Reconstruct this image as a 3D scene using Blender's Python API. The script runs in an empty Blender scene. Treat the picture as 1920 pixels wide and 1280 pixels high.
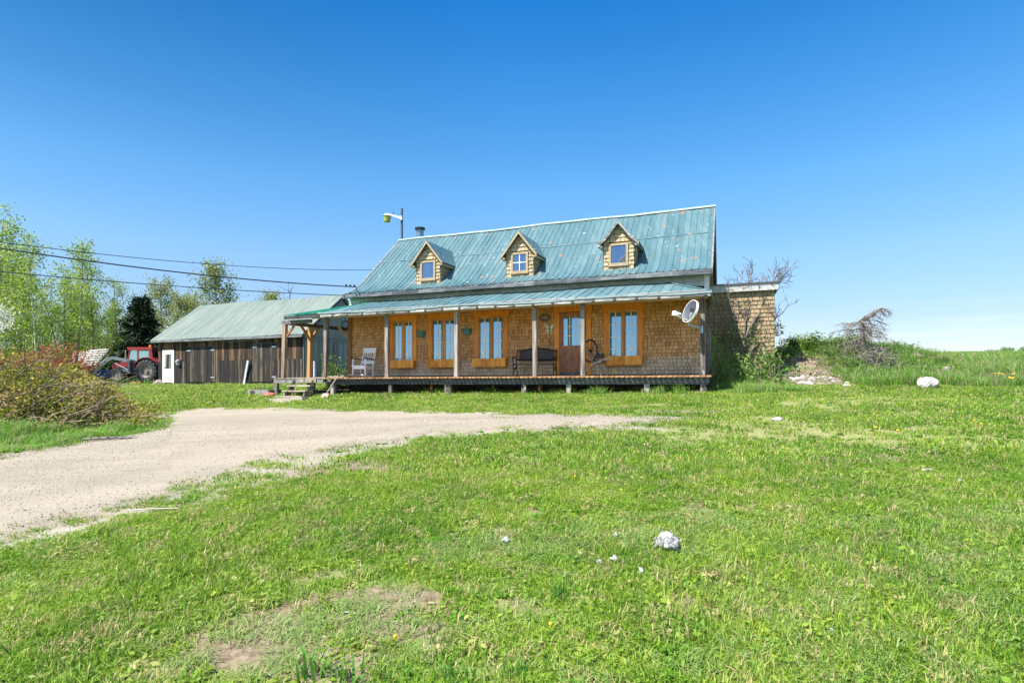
import bpy, math, random
import numpy as np
from mathutils import Vector, Matrix

# ------------------------------------------------------------------ camera, sky, sun
scene = bpy.context.scene
EYE = 1.7
FPX = 1050.0
YH = 692.0
cam_data = bpy.data.cameras.new('camera')
cam = bpy.data.objects.new('camera', cam_data)
scene.collection.objects.link(cam)
cam.location = (0, 0, EYE)
cam.rotation_euler = (math.radians(90), 0, 0)
cam_data.sensor_width = 36.0
cam_data.lens = 36.0 * FPX / 1920.0
cam_data.shift_y = (YH - 640.0) / 1920.0
cam_data.clip_start = 0.1
cam_data.clip_end = 6000
scene.camera = cam

LIGHT = Vector((0.553, 0.376, -1.0)).normalized()          # the way the sunlight travels
SUN_EL = math.asin(-LIGHT.z)
SUN_ROT = math.atan2(-LIGHT.x, -LIGHT.y)
world = bpy.data.worlds.new('World')
scene.world = world
world.use_nodes = True
wn = world.node_tree
wn.nodes.clear()
w_out = wn.nodes.new('ShaderNodeOutputWorld')
w_bg = wn.nodes.new('ShaderNodeBackground')
w_sky = wn.nodes.new('ShaderNodeTexSky')
w_sky.sky_type = 'NISHITA'
w_sky.sun_disc = False
w_sky.sun_elevation = SUN_EL
w_sky.sun_rotation = SUN_ROT
w_sky.altitude = 50
w_sky.air_density = 0.8
w_sky.dust_density = 0.2
w_sky.ozone_density = 3.0
w_bg.inputs['Strength'].default_value = 0.12
# the polarised, deep blue look of the photographed sky: clearer and bluer away from the horizon
w_tc = wn.nodes.new('ShaderNodeTexCoord')
w_sep = wn.nodes.new('ShaderNodeSeparateXYZ')
w_rmp = wn.nodes.new('ShaderNodeValToRGB')
SKYR = [(0.0, (0.481, 0.448, 0.457)), (0.08, (0.515, 0.498, 0.506)), (0.18, (0.573, 0.672, 0.697)), (0.3, (0.457, 0.788, 0.871)), (0.42, (0.257, 0.73, 0.93)), (0.56, (0.079, 0.598, 0.946)), (0.85, (0.9, 0.97, 1.05))]
while len(w_rmp.color_ramp.elements) < len(SKYR): w_rmp.color_ramp.elements.new(0.5)
for e_, (p_, c_) in zip(w_rmp.color_ramp.elements, SKYR):
    e_.position = p_; e_.color = (*c_, 1)
w_mul = wn.nodes.new('ShaderNodeMix'); w_mul.data_type = 'RGBA'; w_mul.blend_type = 'MULTIPLY'; w_mul.inputs[0].default_value = 1.0
# thin streaks of cirrus low over the horizon
w_map = wn.nodes.new('ShaderNodeMapping'); w_map.inputs['Scale'].default_value = (2.2, 2.2, 42.0)
w_cn = wn.nodes.new('ShaderNodeTexNoise'); w_cn.inputs['Scale'].default_value = 1.6; w_cn.inputs['Detail'].default_value = 5
w_cr = wn.nodes.new('ShaderNodeValToRGB'); w_cr.color_ramp.elements[0].position = 0.56; w_cr.color_ramp.elements[1].position = 0.80
w_low = wn.nodes.new('ShaderNodeValToRGB'); w_low.color_ramp.elements[0].position = 0.03; w_low.color_ramp.elements[0].color = (.35, .35, .35, 1); w_low.color_ramp.elements[1].position = 0.12; w_low.color_ramp.elements[1].color = (0, 0, 0, 1)
w_cm = wn.nodes.new('ShaderNodeMix'); w_cm.data_type = 'RGBA'; w_cm.blend_type = 'MULTIPLY'; w_cm.inputs[0].default_value = 1.0
w_add = wn.nodes.new('ShaderNodeMix'); w_add.data_type = 'RGBA'; w_add.inputs[7].default_value = (4.6, 4.5, 4.3, 1)
L_ = wn.links.new
L_(w_tc.outputs['Generated'], w_sep.inputs[0]); L_(w_sep.outputs['Z'], w_rmp.inputs[0]); L_(w_sep.outputs['Z'], w_low.inputs[0])
# the polarising filter darkens the sky in front of the camera, away from the sun; the sunward half stays as it is
w_mr = wn.nodes.new('ShaderNodeMapRange'); w_mr.inputs['From Min'].default_value = -0.25; w_mr.inputs['From Max'].default_value = 0.3
L_(w_sep.outputs['Y'], w_mr.inputs['Value']); L_(w_mr.outputs[0], w_mul.inputs[0])
L_(w_sky.outputs[0], w_mul.inputs[6]); L_(w_rmp.outputs[0], w_mul.inputs[7])
L_(w_tc.outputs['Generated'], w_map.inputs[0]); L_(w_map.outputs[0], w_cn.inputs['Vector']); L_(w_cn.outputs['Fac'], w_cr.inputs[0])
L_(w_cr.outputs[0], w_cm.inputs[6]); L_(w_low.outputs[0], w_cm.inputs[7])
L_(w_cm.outputs[2], w_add.inputs[0]); L_(w_mul.outputs[2], w_add.inputs[6])
w_lx = wn.nodes.new('ShaderNodeMapRange'); w_lx.inputs['From Min'].default_value = -0.7; w_lx.inputs['From Max'].default_value = 0.0; w_lx.inputs['To Min'].default_value = 0.58
w_lm = wn.nodes.new('ShaderNodeMix'); w_lm.data_type = 'RGBA'; w_lm.blend_type = 'MULTIPLY'
L_(w_sep.outputs['X'], w_lx.inputs['Value']); 
w_hi = wn.nodes.new('ShaderNodeMapRange'); w_hi.inputs['From Min'].default_value = 0.2; w_hi.inputs['From Max'].default_value = 0.5
w_hm = wn.nodes.new('ShaderNodeMath'); w_hm.operation = 'MULTIPLY'
L_(w_sep.outputs['Z'], w_hi.inputs['Value']); L_(w_hi.outputs[0], w_hm.inputs[0]); L_(w_mr.outputs[0], w_hm.inputs[1]); L_(w_hm.outputs[0], w_lm.inputs[0]); L_(w_add.outputs[2], w_lm.inputs[6]); L_(w_lx.outputs[0], w_lm.inputs[7])
L_(w_lm.outputs[2], w_bg.inputs['Color'])
L_(w_bg.outputs[0], w_out.inputs['Surface'])

sun_data = bpy.data.lights.new('sun', 'SUN')
sun_data.energy = 5.0
sun_data.angle = math.radians(0.5)
sun_data.color = (1.0, 0.95, 0.87)
sun = bpy.data.objects.new('sun', sun_data)
scene.collection.objects.link(sun)
sun.location = (-30, -20, 50)
sun.rotation_euler = LIGHT.to_track_quat('-Z', 'Y').to_euler()

vs = scene.view_settings
vs.view_transform = 'Standard'
vs.look = 'None'
vs.gamma = 1.0
vs.exposure = 1.28
vs.use_curve_mapping = False
scene.cycles.max_bounces = 8
scene.cycles.transparent_max_bounces = 8
scene.cycles.caustics_reflective = False
scene.cycles.caustics_refractive = False

rng = np.random.default_rng(7)
random.seed(7)
R = random.uniform

# ------------------------------------------------------------------ scene helpers
ORG = {}
COL = scene.collection


def tag(o, label=None, cat=None, group=None, kind=None):
    if label: o['label'] = label
    if cat: o['category'] = cat
    if group: o['group'] = group
    if kind: o['kind'] = kind
    return o


def thing(name, label, cat, loc, group=None, rz=0.0):
    o = bpy.data.objects.new(name, None)
    COL.objects.link(o)
    o.location = loc
    o.rotation_euler = (0, 0, rz)
    o.empty_display_size = 0.3
    ORG[o.name] = np.array(loc, float) if rz == 0 else None
    return tag(o, label, cat, group)


class MB:
    def __init__(s):
        s.v = []; s.f = []; s.r = []; s.n = 0

    def add(s, verts, faces, rnd=None):
        verts = np.asarray(verts, float).reshape(-1, 3)
        b = s.n
        s.v.append(verts)
        s.n += len(verts)
        if rnd is None:
            rnd = random.random()
        if np.isscalar(rnd):
            rnd = [rnd] * len(faces)
        s.f.extend([tuple(b + i for i in f) for f in faces])
        s.r.extend(rnd)
        return s

    def quads(s, arr, rnd):                      # arr (n,4,3)
        n = len(arr)
        b = s.n
        s.v.append(arr.reshape(-1, 3)); s.n += 4 * n
        idx = b + np.arange(4 * n).reshape(n, 4)
        s.f.extend(map(tuple, idx.tolist()))
        s.r.extend(np.broadcast_to(rnd, (n,)).tolist())
        return s

    def box(s, c, size, m=None, rnd=None):
        x, y, z = np.array(size) / 2.0
        p = np.array([(-x, -y, -z), (x, -y, -z), (x, y, -z), (-x, y, -z), (-x, -y, z), (x, -y, z), (x, y, z), (-x, y, z)])
        if m is not None:
            p = p @ np.array(m).T
        p = p + np.array(c)
        return s.add(p, [(3, 2, 1, 0), (4, 5, 6, 7), (0, 1, 5, 4), (1, 2, 6, 5), (2, 3, 7, 6), (3, 0, 4, 7)], rnd)

    def bar(s, p0, p1, w, h, up=(0, 0, 1), rnd=None, taper=1.0):
        p0 = np.array(p0, float); p1 = np.array(p1, float)
        d = p1 - p0; L = np.linalg.norm(d); d /= L
        up = np.array(up, float)
        if abs(np.dot(up, d)) > 0.98: up = np.array((0, 1.0, 0))
        sd = np.cross(d, up); sd /= np.linalg.norm(sd)
        u2 = np.cross(sd, d)
        P = []
        for p, k in ((p0, 1.0), (p1, taper)):
            for a, b in ((-1, -1), (1, -1), (1, 1), (-1, 1)):
                P.append(p + sd * a * w / 2 * k + u2 * b * h / 2 * k)
        return s.add(P, [(3, 2, 1, 0), (4, 5, 6, 7), (0, 1, 5, 4), (1, 2, 6, 5), (2, 3, 7, 6), (3, 0, 4, 7)], rnd)

    def tube(s, pts, rad, seg=6, rnd=None, cap=True):
        pts = np.asarray(pts, float)
        n = len(pts)
        rad = np.broadcast_to(np.asarray(rad, float), (n,))
        tn = np.gradient(pts, axis=0)
        tn /= (np.linalg.norm(tn, axis=1, keepdims=True) + 1e-9)
        ref = np.array((0, 0, 1.0)) if abs(tn[0][2]) < 0.9 else np.array((1.0, 0, 0))
        V = []
        a = np.arange(seg) * 2 * math.pi / seg
        for i in range(n):
            sd = np.cross(tn[i], ref); L = np.linalg.norm(sd)
            sd = sd / L if L > 1e-6 else np.array((1.0, 0, 0))
            u2 = np.cross(sd, tn[i])
            V.append(pts[i] + rad[i] * (np.cos(a)[:, None] * sd + np.sin(a)[:, None] * u2))
            ref = u2
        F = []
        for i in range(n - 1):
            for k in range(seg):
                k2 = (k + 1) % seg
                F.append((i * seg + k, i * seg + k2, (i + 1) * seg + k2, (i + 1) * seg + k))
        if cap:
            F.append(tuple(range(seg - 1, -1, -1)))
            F.append(tuple((n - 1) * seg + k for k in range(seg)))
        return s.add(np.concatenate(V), F, rnd)

    def lathe(s, prof, o, axis=(0, 0, 1), seg=16, rnd=None, caps=True):
        axis = np.array(axis, float); axis /= np.linalg.norm(axis)
        ref = np.array((1.0, 0, 0)) if abs(axis[0]) < 0.9 else np.array((0, 1.0, 0))
        a1 = np.cross(axis, ref); a1 /= np.linalg.norm(a1); a2 = np.cross(axis, a1)
        V = []
        for r, h in prof:
            for k in range(seg):
                t = 2 * math.pi * k / seg
                V.append(np.array(o) + axis * h + r * (math.cos(t) * a1 + math.sin(t) * a2))
        F = []
        for i in range(len(prof) - 1):
            for k in range(seg):
                k2 = (k + 1) % seg
                F.append((i * seg + k, i * seg + k2, (i + 1) * seg + k2, (i + 1) * seg + k))
        if caps:
            F.append(tuple(range(seg - 1, -1, -1)))
            F.append(tuple((len(prof) - 1) * seg + k for k in range(seg)))
        return s.add(V, F, rnd)

    def prism(s, poly, off, rnd=None):           # poly: 3-D outline, off: extrusion vector
        poly = np.asarray(poly, float); n = len(poly)
        V = np.concatenate([poly, poly + np.array(off, float)])
        F = [tuple(range(n)), tuple(range(2 * n - 1, n - 1, -1))]
        for k in range(n):
            k2 = (k + 1) % n
            F.append((k, k + n, k2 + n, k2))
        return s.add(V, F, rnd)

    def grid(s, P, rnd=None):                    # P (a,b,3)
        a, b = P.shape[:2]
        idx = np.arange(a * b).reshape(a, b)
        F = np.stack([idx[:-1, :-1], idx[1:, :-1], idx[1:, 1:], idx[:-1, 1:]], -1).reshape(-1, 4)
        return s.add(P.reshape(-1, 3), list(map(tuple, F.tolist())), rnd)

    def mesh(s, name, mat, smooth=False, org=None):
        me = bpy.data.meshes.new(name)
        V = np.concatenate(s.v) if s.v else np.zeros((0, 3))
        if org is not None: V = V - org
        me.from_pydata(V.tolist(), [], s.f)
        at = me.attributes.new('rnd', 'FLOAT', 'FACE')
        at.data.foreach_set('value', np.array(s.r, dtype=np.float32))
        if mat: me.materials.append(mat)
        if smooth:
            me.polygons.foreach_set('use_smooth', [True] * len(me.polygons))
        me.update()
        return me

    def build(s, name, mat, parent=None, smooth=False, label=None):
        org = ORG.get(parent.name) if parent is not None else None
        me = s.mesh(name, mat, smooth, org)
        o = bpy.data.objects.new(name, me)
        COL.objects.link(o)
        if parent is not None:
            o.parent = parent
            ORG[o.name] = org
        if label: o['label'] = label
        return o


def copy_tree(root, loc, rz, scale, label=None, group=None):
    c = root.copy(); COL.objects.link(c)
    c.location = loc; c.rotation_euler = (0, 0, rz); c.scale = scale
    if label: c['label'] = label
    if group: c['group'] = group
    for ch in list(root.children):
        d = ch.copy(); COL.objects.link(d); d.parent = c
        for g in list(ch.children):
            e = g.copy(); COL.objects.link(e); e.parent = d
    return c


# ------------------------------------------------------------------ terrain
def sp(x, k=3.0):
    return np.logaddexp(0, x / k) * k


def vnoise(x, y, sc, seed=0):
    x = np.asarray(x, float) / sc; y = np.asarray(y, float) / sc
    xi = np.floor(x).astype(np.int64); yi = np.floor(y).astype(np.int64)
    fx = x - xi; fy = y - yi
    fx = fx * fx * (3 - 2 * fx); fy = fy * fy * (3 - 2 * fy)

    def h(a, b):
        n = (a * 374761393 + b * 668265263 + seed * 1442695041) & 0xffffffff
        n = ((n ^ (n >> 13)) * 1274126177) & 0xffffffff
        return ((n ^ (n >> 16)) & 0xffff) / 65535.0
    return (h(xi, yi) * (1 - fx) + h(xi + 1, yi) * fx) * (1 - fy) + (h(xi, yi + 1) * (1 - fx) + h(xi + 1, yi + 1) * fx) * fy


MOUNDS = [(9.7, 19.9, 1.3, 1.6, 0.72), (11.4, 19.6, 1.5, 1.5, 0.68), (13.3, 19.4, 1.5, 1.4, 0.55), (11.0, 22.5, 3.0, 2.5, 0.45), (15.3, 19.8, 1.8, 1.6, 0.28), (-7.6, 18.9, 1.6, 1.0, -0.07)]


def zt(X, Y):
    X = np.asarray(X, float); Y = np.asarray(Y, float)
    gx = X - 0.75 * sp(X - 14) + 0.7 * sp(-X - 14)
    gy = Y - 0.45 * sp(Y - 24) - 0.85 * sp(Y - 92, 6) + 0.3 * sp(Y - 200, 10) + 0.9 * sp(-Y - 6)
    z = 0.0406 * gx + 0.0516 * gy
    for cx, cy, sx, sy, h in MOUNDS:
        z = z + h * np.exp(-((X - cx) / sx) ** 2 - ((Y - cy) / sy) ** 2)
    near = np.exp(-(np.maximum(0, Y) / 60.0) ** 2)
    z = z + near * (0.05 * (vnoise(X, Y, 2.3, 3) - 0.5) + 0.03 * (vnoise(X, Y, 0.8, 5) - 0.5))
    return z


_ys = np.geomspace(1.6, 140, 1600)


def G(px, py):
    """world point where the sight line through a photo pixel meets the ground"""
    t = (px - 960.0) / FPX
    zr = EYE - (py - YH) / FPX * _ys
    d = zr - zt(t * _ys, _ys)
    k = np.argmax(d <= 0)
    if d[k] > 0: k = len(_ys) - 1
    k0 = max(k - 1, 0)
    a = d[k0] / (d[k0] - d[k] + 1e-9) if k != k0 else 0
    Y = _ys[k0] + (_ys[k] - _ys[k0]) * min(max(a, 0), 1)
    return np.array((t * Y, Y, float(zt(t * Y, Y))))


def at(px, py, Y):
    return np.array(((px - 960.0) / FPX * Y, Y, EYE - (py - YH) / FPX * Y))


# ------------------------------------------------------------------ materials
def mk(name):
    m = bpy.data.materials.new(name); m.use_nodes = True
    nt = m.node_tree
    b = nt.nodes['Principled BSDF']
    return m, nt, b


def lk(nt, a, b): nt.links.new(a, b)


def ramp(nt, stops, fac=None, interp='LINEAR'):
    r = nt.nodes.new('ShaderNodeValToRGB')
    r.color_ramp.interpolation = interp
    while len(r.color_ramp.elements) < len(stops): r.color_ramp.elements.new(0.5)
    for e, (p, c) in zip(r.color_ramp.elements, stops):
        e.position = p; e.color = (*c, 1)
    if fac is not None: lk(nt, fac, r.inputs[0])
    return r


def pos(nt, scale=(1, 1, 1), obj=False, rot=0.0):
    mp = nt.nodes.new('ShaderNodeMapping')
    mp.inputs['Scale'].default_value = scale
    mp.inputs['Rotation'].default_value = (0, 0, rot)
    if obj:
        tc = nt.nodes.new('ShaderNodeTexCoord'); lk(nt, tc.outputs['Object'], mp.inputs[0])
    else:
        g = nt.nodes.new('ShaderNodeNewGeometry'); lk(nt, g.outputs['Position'], mp.inputs[0])
    return mp.outputs[0]


def noise(nt, vec, scale, detail=4, rough=0.55):
    n = nt.nodes.new('ShaderNodeTexNoise')
    n.inputs['Scale'].default_value = scale
    n.inputs['Detail'].default_value = detail
    n.inputs['Roughness'].default_value = rough
    lk(nt, vec, n.inputs['Vector'])
    return n.outputs['Fac']


def mixc(nt, fac, a, b, mode='MIX'):
    m = nt.nodes.new('ShaderNodeMix'); m.data_type = 'RGBA'; m.blend_type = mode
    if isinstance(fac, float): m.inputs[0].default_value = fac
    else: lk(nt, fac, m.inputs[0])
    for k, x in ((6, a), (7, b)):
        if isinstance(x, tuple): m.inputs[k].default_value = (*x, 1)
        else: lk(nt, x, m.inputs[k])
    return m.outputs[2]


def math_n(nt, op, a, b=0.5):
    m = nt.nodes.new('ShaderNodeMath'); m.operation = op
    for k, x in ((0, a), (1, b)):
        if isinstance(x, (int, float)): m.inputs[k].default_value = x
        else: lk(nt, x, m.inputs[k])
    return m.outputs[0]


def attr(nt, name='rnd'):
    a = nt.nodes.new('ShaderNodeAttribute'); a.attribute_name = name
    return a.outputs['Fac']


def bump(nt, b, h, strength=0.3, dist=0.01):
    n = nt.nodes.new('ShaderNodeBump')
    n.inputs['Strength'].default_value = strength
    n.inputs['Distance'].default_value = dist
    lk(nt, h, n.inputs['Height']); lk(nt, n.outputs[0], b.inputs['Normal'])


def plain(name, c, rough=0.6, metal=0.0, var=0.25, scale=6.0, bmp=0.15):
    m, nt, b = mk(name)
    p = pos(nt)
    n = noise(nt, p, scale, 5)
    lo = tuple(x * (1 - var) for x in c); hi = tuple(min(1, x * (1 + var)) for x in c)
    r = ramp(nt, [(0.3, lo), (0.7, hi)], n)
    lk(nt, r.outputs[0], b.inputs['Base Color'])
    b.inputs['Roughness'].default_value = rough
    b.inputs['Metallic'].default_value = metal
    if bmp: bump(nt, b, noise(nt, p, scale * 8, 3), bmp, 0.004)
    return m


def wood(name, cols, stretch=(14, 14, 1.2), rough=0.8, wear=None, rot=0.0):
    """weathered timber: per-board tone (rnd), grain stretched along one axis, optional wear colour in flakes"""
    m, nt, b = mk(name)
    p = pos(nt, stretch, rot=rot)
    g = noise(nt, p, 1.6, 6, 0.62)
    a = attr(nt)
    f = math_n(nt, 'ADD', math_n(nt, 'MULTIPLY', g, 1.7), math_n(nt, 'MULTIPLY', a, 0.6))
    f = math_n(nt, 'SUBTRACT', f, 0.65)
    n = len(cols)
    r = ramp(nt, [(0.2 + 0.6 * i / max(1, n - 1), c) for i, c in enumerate(cols)], f)
    c = r.outputs[0]
    if wear:
        q = noise(nt, pos(nt, (stretch[0] * 0.5, stretch[1] * 0.5, stretch[2] * 1.2), rot=rot), 1.1, 6, 0.7)
        k = ramp(nt, [(wear[1], (0, 0, 0)), (wear[1] + 0.05, (1, 1, 1))], q)
        c = mixc(nt, k.outputs[0], c, wear[0])
    lk(nt, c, b.inputs['Base Color'])
    b.inputs['Roughness'].default_value = rough
    bump(nt, b, g, 0.35, 0.006)
    return m


def leafmat(name, cols, trans=0.35, rough=0.6, posvar=0.0, posscale=0.5):
    m, nt, b = mk(name)
    a = attr(nt)
    if posvar:
        oi = nt.nodes.new('ShaderNodeObjectInfo')
        n = noise(nt, pos(nt), posscale, 3)
        a = math_n(nt, 'ADD', math_n(nt, 'MULTIPLY', a, 1 - posvar), math_n(nt, 'MULTIPLY', n, posvar))
    nn = len(cols)
    r = ramp(nt, [(0.08 + 0.84 * i / max(1, nn - 1), c) for i, c in enumerate(cols)], a)
    lk(nt, r.outputs[0], b.inputs['Base Color'])
    b.inputs['Roughness'].default_value = rough
    b.inputs['Specular IOR Level'].default_value = 0.25
    tr = nt.nodes.new('ShaderNodeBsdfTranslucent')
    hs = nt.nodes.new('ShaderNodeHueSaturation'); hs.inputs['Hue'].default_value = 0.485
    hs.inputs['Value'].default_value = 1.25
    lk(nt, r.outputs[0], hs.inputs['Color']); lk(nt, hs.outputs[0], tr.inputs['Color'])
    mx = nt.nodes.new('ShaderNodeMixShader'); mx.inputs[0].default_value = trans
    lk(nt, b.outputs[0], mx.inputs[1]); lk(nt, tr.outputs[0], mx.inputs[2])
    lk(nt, mx.outputs[0], nt.nodes['Material Output'].inputs['Surface'])
    return m


HROT = math.atan2(0.3620, 0.9322)     # the house is turned this much to the picture plane

M = {}
M['shingle'] = None


def shingle_mat(name, cols, top=None):
    m, nt, b = mk(name)
    a = attr(nt)
    n = noise(nt, pos(nt, (9, 9, 1.5)), 2.0, 5)
    f = math_n(nt, 'ADD', math_n(nt, 'MULTIPLY', a, 0.46), math_n(nt, 'MULTIPLY', n, 0.56))
    k = len(cols)
    r = ramp(nt, [(0.15 + 0.75 * i / (k - 1), c) for i, c in enumerate(cols)], f)
    c = r.outputs[0]
    st = noise(nt, pos(nt), 0.8, 5)
    c = mixc(nt, ramp(nt, [(0.45, (0, 0, 0)), (0.75, (0.55, 0.55, 0.55))], st).outputs[0], c, tuple(0.55 * x for x in cols[0]))
    lk(nt, c, b.inputs['Base Color'])
    b.inputs['Roughness'].default_value = 0.85
    bump(nt, b, noise(nt, pos(nt, (60, 60, 4)), 2.0, 3), 0.3, 0.004)
    return m


M['shingle'] = shingle_mat('cedar_shingle', [(0.32, 0.15, 0.055), (0.53, 0.28, 0.105), (0.63, 0.36, 0.155), (0.70, 0.45, 0.215)])
M['shingle_grey'] = shingle_mat('weathered_shingle', [(0.38, 0.25, 0.14), (0.52, 0.37, 0.22), (0.60, 0.45, 0.29), (0.66, 0.52, 0.36)])
M['shingle_tan'] = shingle_mat('tan_shingle', [(0.21, 0.145, 0.075), (0.27, 0.195, 0.108), (0.31, 0.23, 0.13), (0.34, 0.26, 0.155)])
M['shingle_cream'] = shingle_mat('cream_shingle', [(0.30, 0.225, 0.125), (0.38, 0.29, 0.17), (0.43, 0.335, 0.205), (0.47, 0.375, 0.24)])
M['shingle_white'] = shingle_mat('whitewashed_shingle', [(0.30, 0.31, 0.31), (0.40, 0.41, 0.41), (0.46, 0.47, 0.47), (0.5, 0.5, 0.5)])
M['shingle_back'] = plain('shingle_gap_shadow', (0.03, 0.018, 0.011), 0.95)  # near-black backing for the open joints and the painted course shadow lines
M['orange'] = wood('orange_stained_pine', [(0.55, 0.19, 0.012), (0.72, 0.28, 0.018), (0.78, 0.34, 0.035)], (10, 10, 1.2), 0.55)
M['orange_h'] = wood('orange_stained_pine_boards', [(0.55, 0.19, 0.012), (0.76, 0.31, 0.02), (0.80, 0.37, 0.04)], (4, 4, 3), 0.55)
M['sash'] = wood('brown_sash_wood', [(0.32, 0.14, 0.035), (0.50, 0.25, 0.075), (0.56, 0.32, 0.13)], (10, 10, 1.5), 0.6)
M['post'] = wood('weathered_post', [(0.055, 0.045, 0.038), (0.20, 0.165, 0.135), (0.34, 0.30, 0.26)], (9, 9, 0.9), 0.85, ((0.46, 0.43, 0.39), 0.62))
M['post_orange'] = wood('honey_post', [(0.20, 0.085, 0.022), (0.36, 0.17, 0.045), (0.42, 0.23, 0.08)], (9, 9, 0.7), 0.7)
M['post_bleached'] = wood('bleached_post', [(0.09, 0.05, 0.025), (0.25, 0.17, 0.11), (0.38, 0.31, 0.25)], (9, 9, 0.7), 0.8)
M['grey_wood'] = wood('grey_weathered_wood', [(0.085, 0.082, 0.08), (0.17, 0.165, 0.155), (0.26, 0.25, 0.23)], (6, 6, 6), 0.9)
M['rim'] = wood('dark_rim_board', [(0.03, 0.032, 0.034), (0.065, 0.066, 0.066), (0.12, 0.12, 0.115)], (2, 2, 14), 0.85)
M['deck'] = wood('orange_deck_boards', [(0.22, 0.10, 0.04), (0.36, 0.18, 0.075), (0.44, 0.26, 0.13)], (10, 10, 10), 0.8)
M['step'] = wood('bleached_step_wood', [(0.21, 0.17, 0.13), (0.33, 0.28, 0.225), (0.43, 0.38, 0.32)], (3, 3, 9), 0.85)
M['fascia'] = wood('peeling_fascia', [(0.10, 0.10, 0.10), (0.22, 0.22, 0.21), (0.33, 0.33, 0.31)], (2, 2, 9), 0.8, ((0.46, 0.45, 0.43), 0.55))
M['fascia_dark'] = wood('grey_eave_board', [(0.035, 0.042, 0.05), (0.085, 0.095, 0.105), (0.17, 0.18, 0.19)], (1.5, 1.5, 9), 0.75, ((0.34, 0.35, 0.35), 0.62))
M['beige'] = plain('beige_trim', (0.33, 0.25, 0.145), 0.7, 0, 0.15, 5)
M['ceiling'] = plain('porch_ceiling_boards', (0.55, 0.42, 0.34), 0.8, 0, 0.12, 3)
M['white'] = plain('white_paint', (0.80, 0.80, 0.80), 0.5, 0, 0.07, 8)
M['white_old'] = plain('worn_white_paint', (0.50, 0.50, 0.50), 0.6, 0, 0.15, 12)
M['door'] = wood('red_brown_door', [(0.17, 0.055, 0.018), (0.28, 0.095, 0.030), (0.38, 0.16, 0.055)], (6, 6, 2.0), 0.45)
M['black'] = plain('black_iron', (0.022, 0.022, 0.024), 0.4, 0.3, 0.2)
M['dark_bronze'] = plain('dark_cane_panel', (0.035, 0.022, 0.02), 0.6, 0, 0.3, 40)
M['steel'] = plain('grey_steel', (0.35, 0.37, 0.38), 0.45, 0.5, 0.2)
M['teal_pot'] = plain('teal_plastic', (0.05, 0.19, 0.19), 0.5, 0, 0.2)
M['stone'] = plain('pale_stone', (0.25, 0.20, 0.16), 0.9, 0, 0.3, 4, 0.5)
M['white_stone'] = plain('white_boulder', (0.36, 0.33, 0.31), 0.9, 0, 0.22, 5, 0.5)


def glass_mat(name, tint, gl=0.5, reflect_tint=(0.95, 0.97, 1.0)):
    m, nt, b = mk(name)
    n = noise(nt, pos(nt, (9, 9, 0.5)), 1.2, 3)
    r = ramp(nt, [(0.35, tuple(0.5 * x for x in tint)), (0.68, tuple(1.25 * x for x in tint))], n)
    lk(nt, r.outputs[0], b.inputs['Base Color'])
    b.inputs['Roughness'].default_value = 0.9
    gl_n = nt.nodes.new('ShaderNodeBsdfGlossy'); gl_n.inputs['Roughness'].default_value = 0.01
    gl_n.inputs['Color'].default_value = (*reflect_tint, 1)  # gloss colour tints the mirrored sky, standing in for a bluer reflection
    bp = nt.nodes.new('ShaderNodeBump'); bp.inputs['Strength'].default_value = 0.02; bp.inputs['Distance'].default_value = 0.02
    lk(nt, noise(nt, pos(nt), 1.5, 1), bp.inputs['Height']); lk(nt, bp.outputs[0], gl_n.inputs['Normal'])
    mx = nt.nodes.new('ShaderNodeMixShader'); mx.inputs[0].default_value = gl
    lk(nt, b.outputs[0], mx.inputs[1]); lk(nt, gl_n.outputs[0], mx.inputs[2])
    lk(nt, mx.outputs[0], nt.nodes['Material Output'].inputs['Surface'])
    return m


M['pane'] = glass_mat('window_glass', (0.10, 0.19, 0.27), 0.22, (.42, .68, .95))  # blue sky reflection put into both the pane and gloss colours
M['pane_dark'] = glass_mat('dormer_glass', (0.020, 0.045, 0.085), 0.16, (.38, .66, 1.0))  # deep blue of reflected sky put into the colour
M['pane_black'] = glass_mat('dark_door_glass', (0.02, 0.025, 0.02), 0.12)


def roof_mat(name, c0, c1, c2, rust=0.62, dirs=HROT):
    m, nt, b = mk(name)
    p = pos(nt)
    st = noise(nt, pos(nt, (3.0, 0.5, 0.5), rot=-dirs), 1.5, 6, 0.65)
    n2 = noise(nt, p, 0.5, 4)
    a = attr(nt)
    f = math_n(nt, 'ADD', math_n(nt, 'MULTIPLY', st, 0.55), math_n(nt, 'MULTIPLY', n2, 0.3))
    f = math_n(nt, 'ADD', f, math_n(nt, 'MULTIPLY', a, 0.22))
    r = ramp(nt, [(0.3, c0), (0.55, c1), (0.8, c2)], f)
    c = r.outputs[0]
    # bare flakes and rust spots
    s1 = noise(nt, pos(nt, (1, 1, 1)), 3.4, 2, 0.5)
    s2 = noise(nt, pos(nt, (1, 1, 1)), 0.7, 3)
    k = math_n(nt, 'ADD', math_n(nt, 'MULTIPLY', s1, 0.8), math_n(nt, 'MULTIPLY', s2, 0.3))
    kr = ramp(nt, [(rust + 0.07, (0, 0, 0)), (rust + 0.10, (1, 1, 1))], k)
    s3 = noise(nt, pos(nt, (1, 1, 0.6)), 7.0, 2, 0.5)
    k2 = ramp(nt, [(0.70, (0, 0, 0)), (0.735, (1, 1, 1))], s3)
    c = mixc(nt, k2.outputs[0], c, (0.32, 0.33, 0.32))
    c = mixc(nt, kr.outputs[0], c, (0.25, 0.14, 0.09))
    lk(nt, c, b.inputs['Base Color'])
    b.inputs['Roughness'].default_value = 0.42
    b.inputs['Metallic'].default_value = 0.0
    bump(nt, b, noise(nt, p, 2.5, 3), 0.25, 0.03)
    return m


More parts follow.
